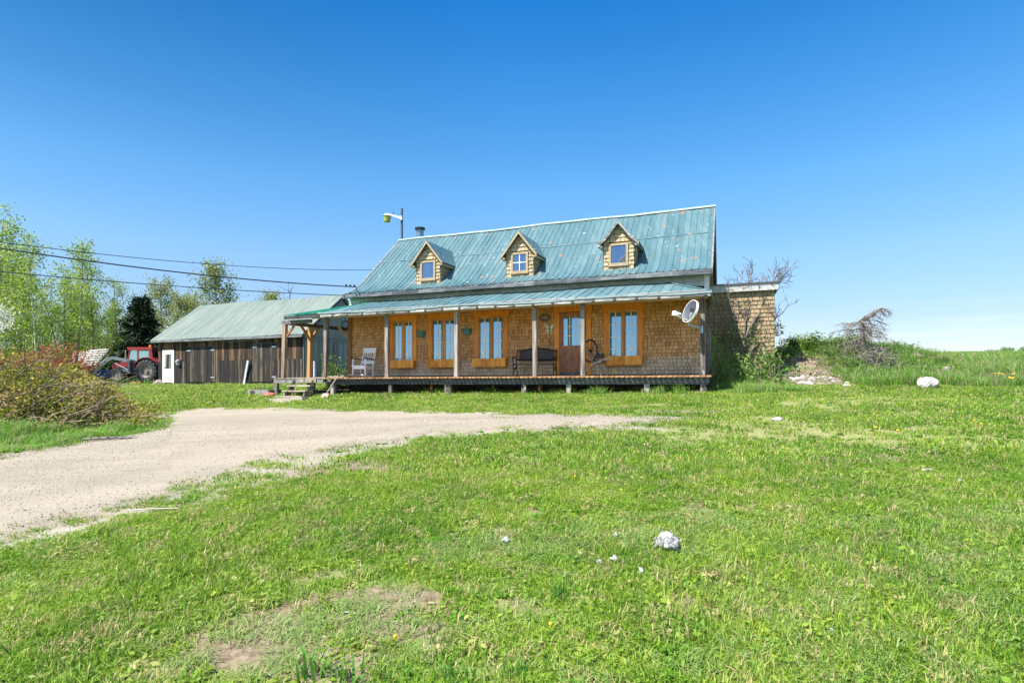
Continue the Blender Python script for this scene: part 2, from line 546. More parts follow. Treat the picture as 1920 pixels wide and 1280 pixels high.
M['roof'] = roof_mat('teal_metal_roof', (0.042, 0.098, 0.112), (0.064, 0.134, 0.15), (0.12, 0.188, 0.202))
M['roof_porch'] = roof_mat('teal_porch_roof', (0.052, 0.118, 0.132), (0.078, 0.158, 0.174), (0.14, 0.215, 0.23), 0.8)
M['roof_green'] = roof_mat('bright_green_roof', (0.012, 0.19, 0.11), (0.02, 0.27, 0.165), (0.05, 0.34, 0.23), 0.85)
M['roof_barn'] = roof_mat('pale_green_barn_roof', (0.115, 0.155, 0.132), (0.16, 0.198, 0.17), (0.23, 0.245, 0.21), 0.85)
M['ridge'] = plain('pale_ridge_metal', (0.22, 0.28, 0.285), 0.5, 0, 0.2, 3)
M['barn_up'] = wood('brown_barn_boards', [(0.006, 0.004, 0.003), (0.022, 0.011, 0.006), (0.085, 0.041, 0.016), (0.19, 0.105, 0.045)], (16, 16, 0.7), 0.9)
M['barn_low'] = wood('charred_barn_boards', [(0.005, 0.0045, 0.0045), (0.011, 0.009, 0.008), (0.028, 0.019, 0.013), (0.12, 0.095, 0.07)], (16, 16, 0.8), 0.9)
M['barn_side'] = wood('silver_barn_boards', [(0.11, 0.108, 0.108), (0.20, 0.197, 0.20), (0.30, 0.295, 0.295)], (12, 12, 0.6), 0.9)

# ------------------------------------------------------------------ ground
DRIVE_NEAR = [(-700, 1190), (-250, 1085), (0, 1018), (130, 985), (260, 950), (400, 905), (480, 876), (560, 856), (680, 838), (760, 822), (850, 812), (960, 806), (1100, 799), (1180, 795), (1250, 788)]
DRIVE_FAR = [(-700, 925), (-250, 882), (0, 855), (100, 839), (200, 823), (290, 809), (318, 796), (322, 780), (340, 768), (430, 765), (520, 767), (640, 770), (800, 774), (950, 777), (1150, 780), (1250, 785)]


def drive_rows():
    xs = np.concatenate([np.linspace(-700, 0, 50), np.linspace(0, 1250, 260)[1:]])
    yn = np.interp(xs, *zip(*DRIVE_NEAR)); yf = np.interp(xs, *zip(*DRIVE_FAR))
    A = np.array([G(x, y + 3.5 * math.sin(x * .045) + 2.0 * math.sin(x * .13)) for x, y in zip(xs, yn)])
    B = np.array([G(x, y + 1.2 * math.sin(x * .06)) for x, y in zip(xs, yf)])
    return A, B


DA, DB = drive_rows()
DPOLY = np.concatenate([DA[:, :2], DB[::-1, :2]])


def in_poly(X, Y, poly):
    X = np.asarray(X); Y = np.asarray(Y)
    ins = np.zeros(X.shape, bool)
    x0, y0 = poly[-1]
    for x1, y1 in poly:
        c = ((y1 > Y) != (y0 > Y))
        if c.any():
            xx = (x0 - x1) * (Y - y1) / (y0 - y1 + 1e-12) + x1
            ins ^= c & (X < xx)
        x0, y0 = x1, y1
    return ins


def dist_poly(X, Y, P):
    X = np.asarray(X); Y = np.asarray(Y)
    d = np.full(X.shape, 1e9)
    for i in range(0, len(P), 2):
        d = np.minimum(d, (X - P[i, 0]) ** 2 + (Y - P[i, 1]) ** 2)
    return np.sqrt(d)


# house frame: u along the front (to the right), v into the house, w above eye level
EXV = np.array((0.9322, -0.3620)); EYV = np.array((0.3620, 0.9322)); HD = 18.54; SH = 0.0105


def H(u, v, w, d=HD):
    u = np.asarray(u, float); v = np.asarray(v, float); w = np.asarray(w, float)
    u, v, w = np.broadcast_arrays(u, v, w)
    return np.stack([EXV[0] * u + EYV[0] * (d + v), EXV[1] * u + EYV[1] * (d + v), w + SH * u + EYE], -1)


def uv_of(X, Y):
    return EXV[0] * X + EXV[1] * Y, EYV[0] * X + EYV[1] * Y - HD


# bare or dry patches: pixel centre, half-width in metres along x / y, strength
PATCH = [(545, 745, 1.1, .5, .75), (640, 1168, 0.7, 0.42, 1.2), (520, 1205, 0.65, 0.30, 1.05), (430, 1245, .5, .22, .9), (620, 1258, .5, .2, .9), (1190, 1235, .45, .12, .55), (1350, 1105, 0.42, 0.24, 0.75), (110, 1080, 0.5, 0.3, 0.5),
         (1270, 772, 1.1, 0.35, 0.95), (620, 880, 1.2, 0.5, 0.85), (520, 905, .8, .4, .7), (1500, 815, 2.6, 0.6, 0.88), (1340, 800, 2.8, 0.5, 0.95), (1700, 825, 1.6, 0.4, 0.8), (1580, 752, 2.2, 0.9, 0.8), (1420, 790, 1.6, .5, .9), (1800, 835, 1.2, .25, .7), (1680, 775, 1.4, .3, .6), (1480, 690, .9, .9, .9), (1520, 692, .9, .9, .9), (1560, 697, .8, .8, .9), (1530, 705, 1.1, 1.1, .95), (1480, 712, 1.0, .8, .8), (1580, 718, .8, .5, .7),
         (1800, 772, 1.0, .3, .6), (880, 760, 2.4, 0.35, 0.7), (1180, 760, 1.6, .35, .8), (700, 762, 1.5, .3, .6), (1050, 752, 1.2, .25, .6), (255, 720, 1.5, 0.7, 0.9), (290, 783, 1.7, 1.1, 1.4), (350, 730, 1.4, .5, .45), (1515, 715, 1.5, .7, 1.0), (1480, 700, 1.3, 1.0, .8), (1150, 850, .6, .3, .35), (1440, 870, .5, .25, .4), (960, 1255, .3, .15, .5), (1120, 1262, .35, .12, .6), (380, 1100, .3, .2, .4)]
STRAW = [(1480, 812, 5.5, 1.3), (1750, 815, 3.0, .8), (1580, 752, 2.6, 1.0), (1800, 772, 1.4, .4), (880, 760, 3.0, .5), (1180, 758, 2.2, .5), (700, 762, 2, .4), (1420, 790, 2, .6), (350, 735, 2, .6), (110, 1080, .7, .4), (400, 1100, .6, .3), (1100, 1245, .8, .2)]
STRAW_W = [(G(a, b), sx, sy) for a, b, sx, sy in STRAW]
PATCH_W = [(G(a, b), sx, sy, s) for a, b, sx, sy, s in PATCH]


def bare(X, Y):
    X = np.asarray(X, float); Y = np.asarray(Y, float)
    wx = X + 0.5 * (vnoise(X, Y, 0.5, 11) - .5); wy = Y + 0.4 * (vnoise(X, Y, 0.45, 12) - .5)
    b = np.zeros(X.shape)
    for g, sx, sy, s in PATCH_W:
        b = np.maximum(b, s * np.clip(1.5 - 1.1 * (((wx - g[0]) / sx) ** 2 + ((wy - g[1]) / sy) ** 2), 0, 1))
    b = b * (.62 + .6 * vnoise(X, Y, .28, 24)) * np.where(vnoise(X, Y, .5, 25) > .62, .75, 1)
    b = np.maximum(b, 0.55 * np.clip((vnoise(X, Y, 0.6, 21) * 0.6 + vnoise(X, Y, 0.22, 22) * 0.4 - 0.60) * 6, 0, 1))
    de = dist_poly(X, Y, DPOLY)
    b = np.maximum(b, np.clip(1.1 - de / (0.18 + 0.55 * vnoise(X, Y, 0.9, 31)), 0, 0.9))
    u, v = uv_of(X, Y)
    und = (u > -15.6) & (u < -0.5) & (v > -1.7) & (v < 8)
    b = np.where(und, 0.85, b)
    return b


gx = np.unique(np.concatenate([-np.geomspace(22, 3000, 60), np.arange(-22, 22.01, 0.16), np.geomspace(22, 3000, 60)]))
gy = np.unique(np.concatenate([-np.geomspace(2, 1500, 40), np.arange(-2, 8, 0.11), np.arange(8, 26, 0.16), np.arange(26, 60, 0.8), np.geomspace(60, 4000, 70)]))
GX, GY = np.meshgrid(gx, gy, indexing='ij')
GZ = zt(GX, GY)
terrain_me = bpy.data.meshes.new('ground')
idx = np.arange(GX.size).reshape(GX.shape)
Fq = np.stack([idx[:-1, :-1], idx[1:, :-1], idx[1:, 1:], idx[:-1, 1:]], -1).reshape(-1, 4)
terrain_me.from_pydata(np.stack([GX, GY, GZ], -1).reshape(-1, 3).tolist(), [], Fq.tolist())
BARE = bare(GX, GY)
_de = np.full(GX.shape, 9.0)
_m = (np.abs(GX) < 24) & (GY > 3) & (GY < 24)
_de[_m] = dist_poly(GX[_m], GY[_m], DPOLY)
NEARD = np.clip(1.25 - _de / (0.25 + 1.3 * vnoise(GX, GY, 1.1, 33)), 0, 1)
_st = np.zeros(GX.shape)
for _g, _sx, _sy in STRAW_W: _st = np.maximum(_st, np.clip(1.6 - 1.1 * (((GX - _g[0]) / _sx) ** 2 + ((GY - _g[1]) / _sy) ** 2), 0, 1))
a_ = terrain_me.attributes.new('straw', 'FLOAT', 'POINT')
a_.data.foreach_set('value', _st.reshape(-1).astype(np.float32))
a_ = terrain_me.attributes.new('gravelly', 'FLOAT', 'POINT')
a_.data.foreach_set('value', NEARD.reshape(-1).astype(np.float32))
a_ = terrain_me.attributes.new('bare', 'FLOAT', 'POINT')
a_.data.foreach_set('value', BARE.reshape(-1).astype(np.float32))
terrain_me.polygons.foreach_set('use_smooth', [True] * len(terrain_me.polygons))


def ground_mat():
    m, nt, b = mk('soil_and_turf')
    p = pos(nt)
    n1 = noise(nt, p, 0.35, 5); n2 = noise(nt, p, 14, 5, 0.7); n3 = noise(nt, p, 0.03, 4)
    turf = ramp(nt, [(0.30, (0.08, 0.13, 0.022)), (0.5, (0.13, 0.19, 0.032)), (0.72, (0.19, 0.23, 0.06))], n1).outputs[0]
    # distant meadow: long soft bands of fresher and drier grass
    far = ramp(nt, [(0.35, (0.045, 0.125, 0.015)), (0.5, (0.065, 0.16, 0.02)), (0.65, (0.105, 0.20, 0.035))], noise(nt, pos(nt, (0.5, 2.2, 1)), 0.09, 6, 0.7)).outputs[0]
    sx = nt.nodes.new('ShaderNodeSeparateXYZ'); lk(nt, p, sx.inputs[0])
    mr = nt.nodes.new('ShaderNodeMapRange'); mr.inputs['From Min'].default_value = 18; mr.inputs['From Max'].default_value = 34
    lk(nt, sx.outputs['Y'], mr.inputs['Value'])
    turf = mixc(nt, mr.outputs[0], turf, far)
    soil = ramp(nt, [(0.3, (0.09, 0.062, 0.038)), (0.5, (0.165, 0.125, 0.08)), (0.7, (0.25, 0.20, 0.14))], n2).outputs[0]
    grav = ramp(nt, [(0.25, (0.15, 0.13, 0.10)), (0.45, (0.24, 0.215, 0.17)), (0.7, (0.33, 0.305, 0.255))], noise(nt, p, 40, 4, 0.75)).outputs[0]
    straw = ramp(nt, [(0.3, (0.10, 0.12, 0.03)), (0.5, (0.18, 0.19, 0.06)), (0.7, (0.29, 0.265, 0.12))], n2).outputs[0]
    soil = mixc(nt, attr(nt, 'straw'), soil, straw)
    soil = mixc(nt, attr(nt, 'gravelly'), soil, grav)
    a = attr(nt, 'bare')
    k = math_n(nt, 'ADD', a, math_n(nt, 'MULTIPLY', math_n(nt, 'SUBTRACT', n2, 0.5), 0.9))
    kk = ramp(nt, [(0.25, (0, 0, 0)), (0.65, (1, 1, 1))], k)
    c = mixc(nt, kk.outputs[0], turf, soil)
    lk(nt, c, b.inputs['Base Color'])
    b.inputs['Roughness'].default_value = 0.95
    bump(nt, b, n2, 0.6, 0.03)
    return m


terrain_me.materials.append(ground_mat())
ground = bpy.data.objects.new('ground', terrain_me)
COL.objects.link(ground)
ground['kind'] = 'structure'
ground['label'] = 'grassy ground rising gently from the lawn to the far green field'


def drive_mat():
    m, nt, b = mk('crushed_gravel')
    p = pos(nt)
    n1 = noise(nt, p, 38, 6, 0.8)
    tr = noise(nt, pos(nt, (0.35, 2.4, 1), rot=-0.35), 0.8, 4)
    v = nt.nodes.new('ShaderNodeTexVoronoi'); v.inputs['Scale'].default_value = 55; lk(nt, p, v.inputs['Vector'])
    f = math_n(nt, 'ADD', math_n(nt, 'MULTIPLY', n1, 0.55), math_n(nt, 'MULTIPLY', v.outputs['Color'], 0.17))
    f = math_n(nt, 'ADD', f, math_n(nt, 'MULTIPLY', tr, 0.30))
    r = ramp(nt, [(0.30, (0.085, 0.072, 0.055)), (0.41, (0.195, 0.17, 0.13)), (0.52, (0.27, 0.232, 0.176)), (0.72, (0.34, 0.298, 0.234))], f)
    c = mixc(nt, math_n(nt, 'MULTIPLY', attr(nt, 'rut'), noise(nt, pos(nt), 1.3, 4)), r.outputs[0], (0.15, 0.128, 0.098))
    lk(nt, c, b.inputs['Base Color'])
    b.inputs['Roughness'].default_value = 0.95
    bump(nt, b, math_n(nt, 'ADD', n1, v.outputs['Distance']), 0.7, 0.012)
    return m


tt = np.linspace(0, 1, 70)
P2 = DA[:, None, :2] * (1 - tt)[None, :, None] + DB[:, None, :2] * tt[None, :, None]
Pz = zt(P2[..., 0], P2[..., 1])
edge = np.minimum(tt, 1 - tt)[None, :]
Pz = Pz + 0.002 + 0.022 * np.clip(edge * 9, 0, 1)
mb = MB(); mb.grid(np.concatenate([P2, Pz[..., None]], -1))
o = mb.build('driveway', drive_mat(), smooth=True)
_rut = np.exp(-((tt - .30) / .07) ** 2) * .5 + np.exp(-((tt - .66) / .08) ** 2) * .5 + np.exp(-((tt - .04) / .04) ** 2) * .5
_rut = np.broadcast_to(_rut[None, :], P2.shape[:2])
a_ = o.data.attributes.new('rut', 'FLOAT', 'POINT'); a_.data.foreach_set('value', _rut.reshape(-1).astype(np.float32))
tag(o, 'pale gravel driveway curving past the front porch', kind='structure')

# ------------------------------------------------------------------ scattered ground cover (uncountable)
PROTO = bpy.data.collections.new('ground_cover_prototypes')


def scatter(name, protos, P, rz, sc, tilt, kind_label):
    me = bpy.data.meshes.new(name)
    me.from_pydata(P.tolist(), [], [])
    n = len(P)
    rot = np.zeros((n, 3), np.float32); rot[:, 2] = rz
    rot[:, 0] = tilt * rng.normal(size=n); rot[:, 1] = tilt * rng.normal(size=n)
    a = me.attributes.new('rot', 'FLOAT_VECTOR', 'POINT'); a.data.foreach_set('vector', rot.reshape(-1))
    a = me.attributes.new('scl', 'FLOAT_VECTOR', 'POINT'); a.data.foreach_set('vector', np.asarray(sc, np.float32).reshape(-1))
    a = me.attributes.new('pick', 'INT', 'POINT'); a.data.foreach_set('value', rng.integers(0, len(protos), n).astype(np.int32))
    col = bpy.data.collections.new(name + '_prototypes')
    for q in protos: col.objects.link(q)
    ng = bpy.data.node_groups.new(name, 'GeometryNodeTree')
    ng.interface.new_socket('Geometry', in_out='INPUT', socket_type='NodeSocketGeometry')
    ng.interface.new_socket('Geometry', in_out='OUTPUT', socket_type='NodeSocketGeometry')
    gi = ng.nodes.new('NodeGroupInput'); go = ng.nodes.new('NodeGroupOutput')
    ip = ng.nodes.new('GeometryNodeInstanceOnPoints')
    ci = ng.nodes.new('GeometryNodeCollectionInfo')
    ci.inputs['Collection'].default_value = col
    ci.inputs['Separate Children'].default_value = True
    ci.inputs['Reset Children'].default_value = True
    ip.inputs['Pick Instance'].default_value = True

    def na(nm, ty):
        x = ng.nodes.new('GeometryNodeInputNamedAttribute'); x.data_type = ty
        x.inputs['Name'].default_value = nm
        return x.outputs['Attribute']
    ng.links.new(gi.outputs[0], ip.inputs['Points'])
    ng.links.new(ci.outputs[0], ip.inputs['Instance'])
    ng.links.new(na('pick', 'INT'), ip.inputs['Instance Index'])
    e2r = ng.nodes.new('FunctionNodeEulerToRotation')
    ng.links.new(na('rot', 'FLOAT_VECTOR'), e2r.inputs[0])
    ng.links.new(e2r.outputs[0], ip.inputs['Rotation'])
    ng.links.new(na('scl', 'FLOAT_VECTOR'), ip.inputs['Scale'])
    ng.links.new(ip.outputs[0], go.inputs[0])
    ob = bpy.data.objects.new(name, me)
    COL.objects.link(ob)
    md = ob.modifiers.new('scatter', 'NODES'); md.node_group = ng
    tag(ob, kind_label, kind='stuff')
    return ob


def blades(n, rad, h0, h1, wd, lean, rnd_lo=0, rnd_hi=1, flat=0.0, seed=0):
    """n bent tapering blades, as quads"""
    g = np.random.default_rng(seed)
    r = rad * np.sqrt(g.random(n)); th = g.random(n) * 6.283
    b = np.stack([r * np.cos(th), r * np.sin(th), np.full(n, -0.01)], -1)
    hh = h0 + (h1 - h0) * g.random(n) ** 1.3
    az = g.random(n) * 6.283
    ln = lean * (0.3 + g.random(n))
    dr = np.stack([np.cos(az), np.sin(az), np.zeros(n)], -1)
    wv = np.stack([-np.sin(az + g.normal(size=n) * .6), np.cos(az + g.normal(size=n) * .6), np.zeros(n)], -1) * (wd * (0.6 + 0.8 * g.random(n)))[:, None]
    up = np.array((0, 0, 1.0))
    m = b + (hh * 0.55)[:, None] * up * (1 - flat) + dr * (hh * ln * 0.3)[:, None]
    t = b + (hh * (1 - 0.4 * np.clip(ln, 0, 1.6)))[:, None] * up * (1 - flat) + dr * (hh * ln)[:, None]
    q1 = np.stack([b - wv * .5, b + wv * .5, m + wv * .42, m - wv * .42], 1)
    q2 = np.stack([m - wv * .42, m + wv * .42, t + wv * .06, t - wv * .06], 1)
    rr = rnd_lo + (rnd_hi - rnd_lo) * g.random(n)
    return np.concatenate([q1, q2]), np.concatenate([rr, rr])


def leaves_flat(n, rad, size, h, seed=0, rnd=(0.2, 0.8)):
    g = np.random.default_rng(seed)
    r = rad * np.sqrt(g.random(n)); th = g.random(n) * 6.283
    c = np.stack([r * np.cos(th), r * np.sin(th), h * (0.3 + 0.7 * g.random(n))], -1)
    return leaf_quads(c, size, g, 0.8, rnd)


def leaf_quads(c, size, g, flat=0.0, rnd=(0, 1)):
    n = len(c)
    nr = g.normal(size=(n, 3)); nr[:, 2] = np.abs(nr[:, 2]) + flat * 2
    nr /= np.linalg.norm(nr, axis=1, keepdims=True)
    t = np.cross(nr, g.normal(size=(n, 3))); t /= np.linalg.norm(t, axis=1, keepdims=True)
    b = np.cross(nr, t)
    s = (size * (0.6 + 0.8 * g.random(n)))[:, None]
    q = np.stack([c - t * s * .5, c - b * s * .32 + t * s * .05, c + t * s * .5, c + b * s * .32 + t * s * .05], 1)
    return q, rnd[0] + (rnd[1] - rnd[0]) * g.random(n)


def proto(name, parts, mat):
    mb = MB()
    for q, r in parts: mb.quads(q, r)
    ob = bpy.data.objects.new(name, mb.mesh(name, mat))
    return ob


def grass_mat(name, cols, dry, dryk=0.5, trans=0.4):
    m, nt, b = mk(name)
    a = attr(nt)
    p = pos(nt)
    n = noise(nt, p, 0.9, 4); n2 = noise(nt, p, 4.0, 3)
    oi = nt.nodes.new('ShaderNodeObjectInfo')
    n = math_n(nt, 'ADD', math_n(nt, 'MULTIPLY', n, 0.65), math_n(nt, 'MULTIPLY', noise(nt, p, 0.22, 3), 0.42))
    f = math_n(nt, 'ADD', math_n(nt, 'MULTIPLY', a, 0.45), math_n(nt, 'MULTIPLY', n, 0.75))
    f = math_n(nt, 'ADD', f, math_n(nt, 'MULTIPLY', oi.outputs['Random'], 0.18))
    f = math_n(nt, 'SUBTRACT', f, 0.22)
    k = len(cols)
    c = ramp(nt, [(0.2 + 0.6 * i / (k - 1), x) for i, x in enumerate(cols)], f).outputs[0]
    d = math_n(nt, 'ADD', math_n(nt, 'MULTIPLY', n2, 0.8), math_n(nt, 'MULTIPLY', a, 0.42))
    dk = ramp(nt, [(dryk + 0.25, (0, 0, 0)), (dryk + 0.36, (1, 1, 1))], d)
    c = mixc(nt, dk.outputs[0], c, dry)
    lk(nt, c, b.inputs['Base Color'])
    b.inputs['Roughness'].default_value = 0.5
    b.inputs['Specular IOR Level'].default_value = 0.3
    tr = nt.nodes.new('ShaderNodeBsdfTranslucent')
    hs = nt.nodes.new('ShaderNodeHueSaturation'); hs.inputs['Value'].default_value = 1.3; hs.inputs['Hue'].default_value = 0.49
    lk(nt, c, hs.inputs['Color']); lk(nt, hs.outputs[0], tr.inputs['Color'])
    mx = nt.nodes.new('ShaderNodeMixShader'); mx.inputs[0].default_value = trans
    lk(nt, b.outputs[0], mx.inputs[1]); lk(nt, tr.outputs[0], mx.inputs[2])
    lk(nt, mx.outputs[0], nt.nodes['Material Output'].inputs['Surface'])
    return m


GM_LAWN = grass_mat('lawn_blade', [(0.045, 0.135, 0.012), (0.125, 0.26, 0.019), (0.23, 0.35, 0.032), (0.39, 0.45, 0.075)], (0.48, 0.40, 0.20), 0.46)
GM_TALL = grass_mat('meadow_blade', [(0.065, 0.18, 0.018), (0.115, 0.26, 0.03), (0.18, 0.33, 0.05), (0.26, 0.38, 0.085)], (0.42, 0.35, 0.23), 0.47)
GM_WEED = grass_mat('weed_leaf', [(0.06, 0.20, 0.015), (0.11, 0.28, 0.02), (0.18, 0.36, 0.035)], (0.28, 0.38, 0.07), 0.75)
GM_CLIP = grass_mat('grass_clipping', [(0.12, 0.22, 0.045), (0.19, 0.29, 0.07), (0.27, 0.34, 0.11)], (0.36, 0.31, 0.18), 0.55, 0.2)


def field(x0, x1, y0, y1, n):
    X = x0 + (x1 - x0) * rng.random(n); Y = y0 + (y1 - y0) * rng.random(n)
    return X, Y


def keep_out(X, Y):
    u, v = uv_of(X, Y)
    k = (u > -14.2) & (u < 1.4) & (v > 0.1) & (v < 8.5)          # under the house
    k |= (u > -31.0) & (u < -20.1) & (v > 4.2) & (v < 10.5)      # under the barn
    return k


def frame_ok(X, Y, m=1.4, mm=1.0):
    return np.abs(X) < (0.915 * Y * 1.06 + m)


LAWN_N = [proto('lawn_tuft', [blades(85, .13, .025, .085, .0055, .75, seed=100 + i), blades(26, .13, .02, .05, .007, 1.4, seed=200 + i), blades(3, .12, .09, .17, .0045, .8, seed=250 + i)] + ([leaves_flat(26, .12, .035, .035, 300 + i)] if i % 3 == 0 else []), GM_LAWN) for i in range(9)]
LAWN_M = [proto('lawn_clump', [blades(110, .26, .03, .085, .011, .8, seed=400 + i)], GM_LAWN) for i in range(8)]
LAWN_F = [proto('lawn_patch', [blades(120, .55, .04, .11, .024, .8, seed=500 + i)], GM_LAWN) for i in range(6)]
MEAD = [proto('meadow_tuft', [blades(75, .22, .12, .42, .012, .7, seed=600 + i)], GM_TALL) for i in range(8)]
MEAD_F = [proto('meadow_patch', [blades(90, .9, .15, .38, .035, .7, seed=640 + i)], GM_TALL) for i in range(5)]
CLIPS = [proto('clipping_tuft', [blades(90, .2, .03, .07, .006, 2.2, seed=700 + i)], GM_CLIP) for i in range(5)]
WEEDS = [proto('weed_tuft', [leaves_flat(40, .12, .075, .12, 800 + i), blades(12, .06, .10, .26, .014, .6, seed=820 + i)], GM_WEED) for i in range(5)]


def tall_zone(X, Y):
    """unmown ground: beside the porch, the mound and the right meadow, the left verge, along the barn"""
    u, v = uv_of(X, Y)
    z = np.zeros(np.shape(X))
    fr = (u > -13.6) & (u < 0.2) & (v > -2.75 + 0.5 * vnoise(X, Y, 1.2, 41)) & (v < -0.9)
    z = np.where(fr, 0.25, z)
    mound = (X > 6.0) & (Y > 15.0 - 0.4 * vnoise(X, Y, 1.1, 42)) & (X < 7.9) & (Y < 17.0)
    z = np.where(mound, 1.0, z)
    line = 15.2 + 1.0 * (vnoise(X, Y, 1.5, 43) - .5)
    right = (X > 10.1) & (Y > line - 0.55 * np.clip(X - 11.5, 0, 6.0)) & (X < 60)
    z = np.where(right, 1.0, z)
    left = (X < -6.0) & (Y > 9.0) & (Y < 22) & ~(in_poly(X, Y, DPOLY))
    verge = left & (X < -8.2 + 0.5 * (vnoise(X, Y, 1., 44) - .5)) & (Y < 15.5)
    z = np.where(verge, 0.9, z)
    barn = (u > -31.5) & (u < -20) & (v > 3.55 + .4 * vnoise(X, Y, .8, 45)) & (v < 4.4)
    z = np.where(barn, .55, z)
    back = (Y > 33) & (X < -12)
    z = np.where(back, 0.8, z)
    return z


def place(X, Y, sc_lo, sc_hi, hmul=None):
    n = len(X)
    s = sc_lo + (sc_hi - sc_lo) * rng.random(n)
    S = np.stack([s, s, s * (hmul if hmul is not None else np.ones(n))], -1)
    return np.stack([X, Y, zt(X, Y)], -1), rng.random(n) * 6.283, S


def lawn_scatter(name, protos, x0, x1, y0, y1, dens, label, s0=.75, s1=1.25):
    X, Y = field(x0, x1, y0, y1, int(dens * (x1 - x0) * (y1 - y0)))
    k = frame_ok(X, Y) & ~keep_out(X, Y)
    X, Y = X[k], Y[k]
    ins = in_poly(X, Y, DPOLY)
    de = dist_poly(X, Y, DPOLY)
    b = bare(X, Y)
    pr = np.where(ins, 0.30 * np.clip(1 - de / 0.22, 0, 1) + .05 * np.clip(1 - de / .6, 0, 1), 1 - 0.97 * np.clip(b * 1.15, 0, 1))
    tz = tall_zone(X, Y)
    k = (rng.random(len(X)) < pr) & (rng.random(len(X)) > tz * 0.85)
    X, Y, b = X[k], Y[k], b[k]
    hm = 0.55 + 0.9 * vnoise(X, Y, 1.3, 51) * (1 - 0.5 * b) + 0.25 * (vnoise(X, Y, .35, 52) > .72)
    P, rz, S = place(X, Y, s0, s1, hm)
    return scatter(name, protos, P, rz, S, 0.06, label)


lawn_scatter('lawn_grass', LAWN_N, -9, 9, 1.6, 7.2, 165, 'short mown bright green grass of the near lawn')
lawn_scatter('lawn_grass', LAWN_M, -18, 18, 7.0, 18, 46, 'short mown green grass of the lawn in front of the house')
lawn_scatter('lawn_grass', LAWN_F, -34, 30, 17.5, 36, 9, 'short grass around and behind the buildings')

X, Y = field(-26, 30, 9, 26, 33000)
k = frame_ok(X, Y, 2) & ~keep_out(X, Y) & ~in_poly(X, Y, DPOLY)
X, Y = X[k], Y[k]
k = rng.random(len(X)) < tall_zone(X, Y) * (1 - .8 * bare(X, Y))
X, Y = X[k], Y[k]
u_, v_ = uv_of(X, Y)
hm = 0.4 + 1.0 * vnoise(X, Y, 1.1, 61)
hm = np.where((v_ < -0.8) & (u_ < .2) & (u_ > -14), hm * np.where(vnoise(X, Y, .8, 63) > .68, .75, .26), hm)
hm = np.where((X > 10) & (vnoise(X, Y, .9, 67) > .55), hm * 1.45, hm)
P, rz, S = place(X, Y, .7, 1.2, hm)
scatter('tall_grass', MEAD, P, rz, S, .1, 'long unmown grass by the porch, the mound and the driveway verge')

X, Y = field(-60, 95, 24, 95, 26000)
k = frame_ok(X, Y, 4) & ~keep_out(X, Y) & ((X > 9) | (Y > 33))
X, Y = X[k], Y[k]
P, rz, S = place(X, Y, .7, 1.3, .7 + .6 * rng.random(len(X)))
scatter('meadow_grass', MEAD_F, P, rz, S, .05, 'tall green grass of the meadow on the hill to the right')

STALK = [proto('dry_stalk', [blades(7, .2, .35, .75, .008, .45, seed=680 + i)], plain('dry_stalk', (.24, .19, .12), .9, 0, .35, 3)) for i in range(4)]
X, Y = field(7, 30, 14, 30, 5200)
k = frame_ok(X, Y, 2) & (tall_zone(X, Y) > .9) & (rng.random(len(X)) < .15 + .85 * (vnoise(X, Y, 1.6, 66) > .52))
X, Y = X[k], Y[k]
P, rz, S = place(X, Y, .5, 1.0)
scatter('dry_stalks', STALK, P, rz, S, .12, 'last year\'s dry brown stalks standing in the long grass at the right')

# flattened clippings left by the mower
CL = [(1000, 1010, 1.2, .25), (1040, 1020, 1.2, .2), (900, 1040, .8, .2), (1350, 1105, .5, .35), (1760, 1130, 1.2, .9), (1800, 980, 1.6, 1.0), (1700, 1240, 1.2, .25), (1390, 1225, .45, .12), (600, 1170, .9, .4), (380, 1245, .7, .2), (1250, 1010, .8, .5), (1850, 1080, 1.2, 1.0), (1600, 1100, .9, .8)]
XX = []; YY = []
for a, b_, sx, sy in CL:
    g = G(a, b_)
    n = int(26 * sx * sy * 4)
    XX.append(g[0] + sx * rng.normal(size=n) * .6); YY.append(g[1] + sy * rng.normal(size=n) * .6)
X = np.concatenate(XX); Y = np.concatenate(YY)
P, rz, S = place(X, Y, .5, .9)
P[:, 2] += 0.02
scatter('grass_clippings', CLIPS, P, rz, S, .1, 'dull flattened grass clippings lying on the lawn')

# broad-leaved weeds
X, Y = field(-16, 18, 2, 20, 4200)
k = frame_ok(X, Y) & ~keep_out(X, Y) & ~in_poly(X, Y, DPOLY)
X, Y = X[k], Y[k]
pr = .12 + .7 * (vnoise(X, Y, 1.7, 71) > .62) + .9 * (tall_zone(X, Y) > .5)
k = rng.random(len(X)) < pr
X, Y = X[k], Y[k]
P, rz, S = place(X, Y, .28, .62, .45 + .5 * (tall_zone(X, Y)))
scatter('broadleaf_weeds', WEEDS, P, rz, S, .1, 'clover and low broad leaved weeds among the grass')

# loose stones on the driveway
GS = plain('gravel_stone', (0.44, 0.39, 0.33), 0.9, 0, .45, 9)
_n, _t, _b = mk('gravel_stone_mix')
_r = ramp(_t, [(0, (0.17, 0.14, 0.11)), (.3, (0.23, .20, .16)), (.8, (.30, .27, .225)), (1, (.38, .35, .31))])
_oi = _t.nodes.new('ShaderNodeObjectInfo'); lk(_t, _oi.outputs['Random'], _r.inputs[0]); lk(_t, _r.outputs[0], _b.inputs['Base Color']); _b.inputs['Roughness'].default_value = .9


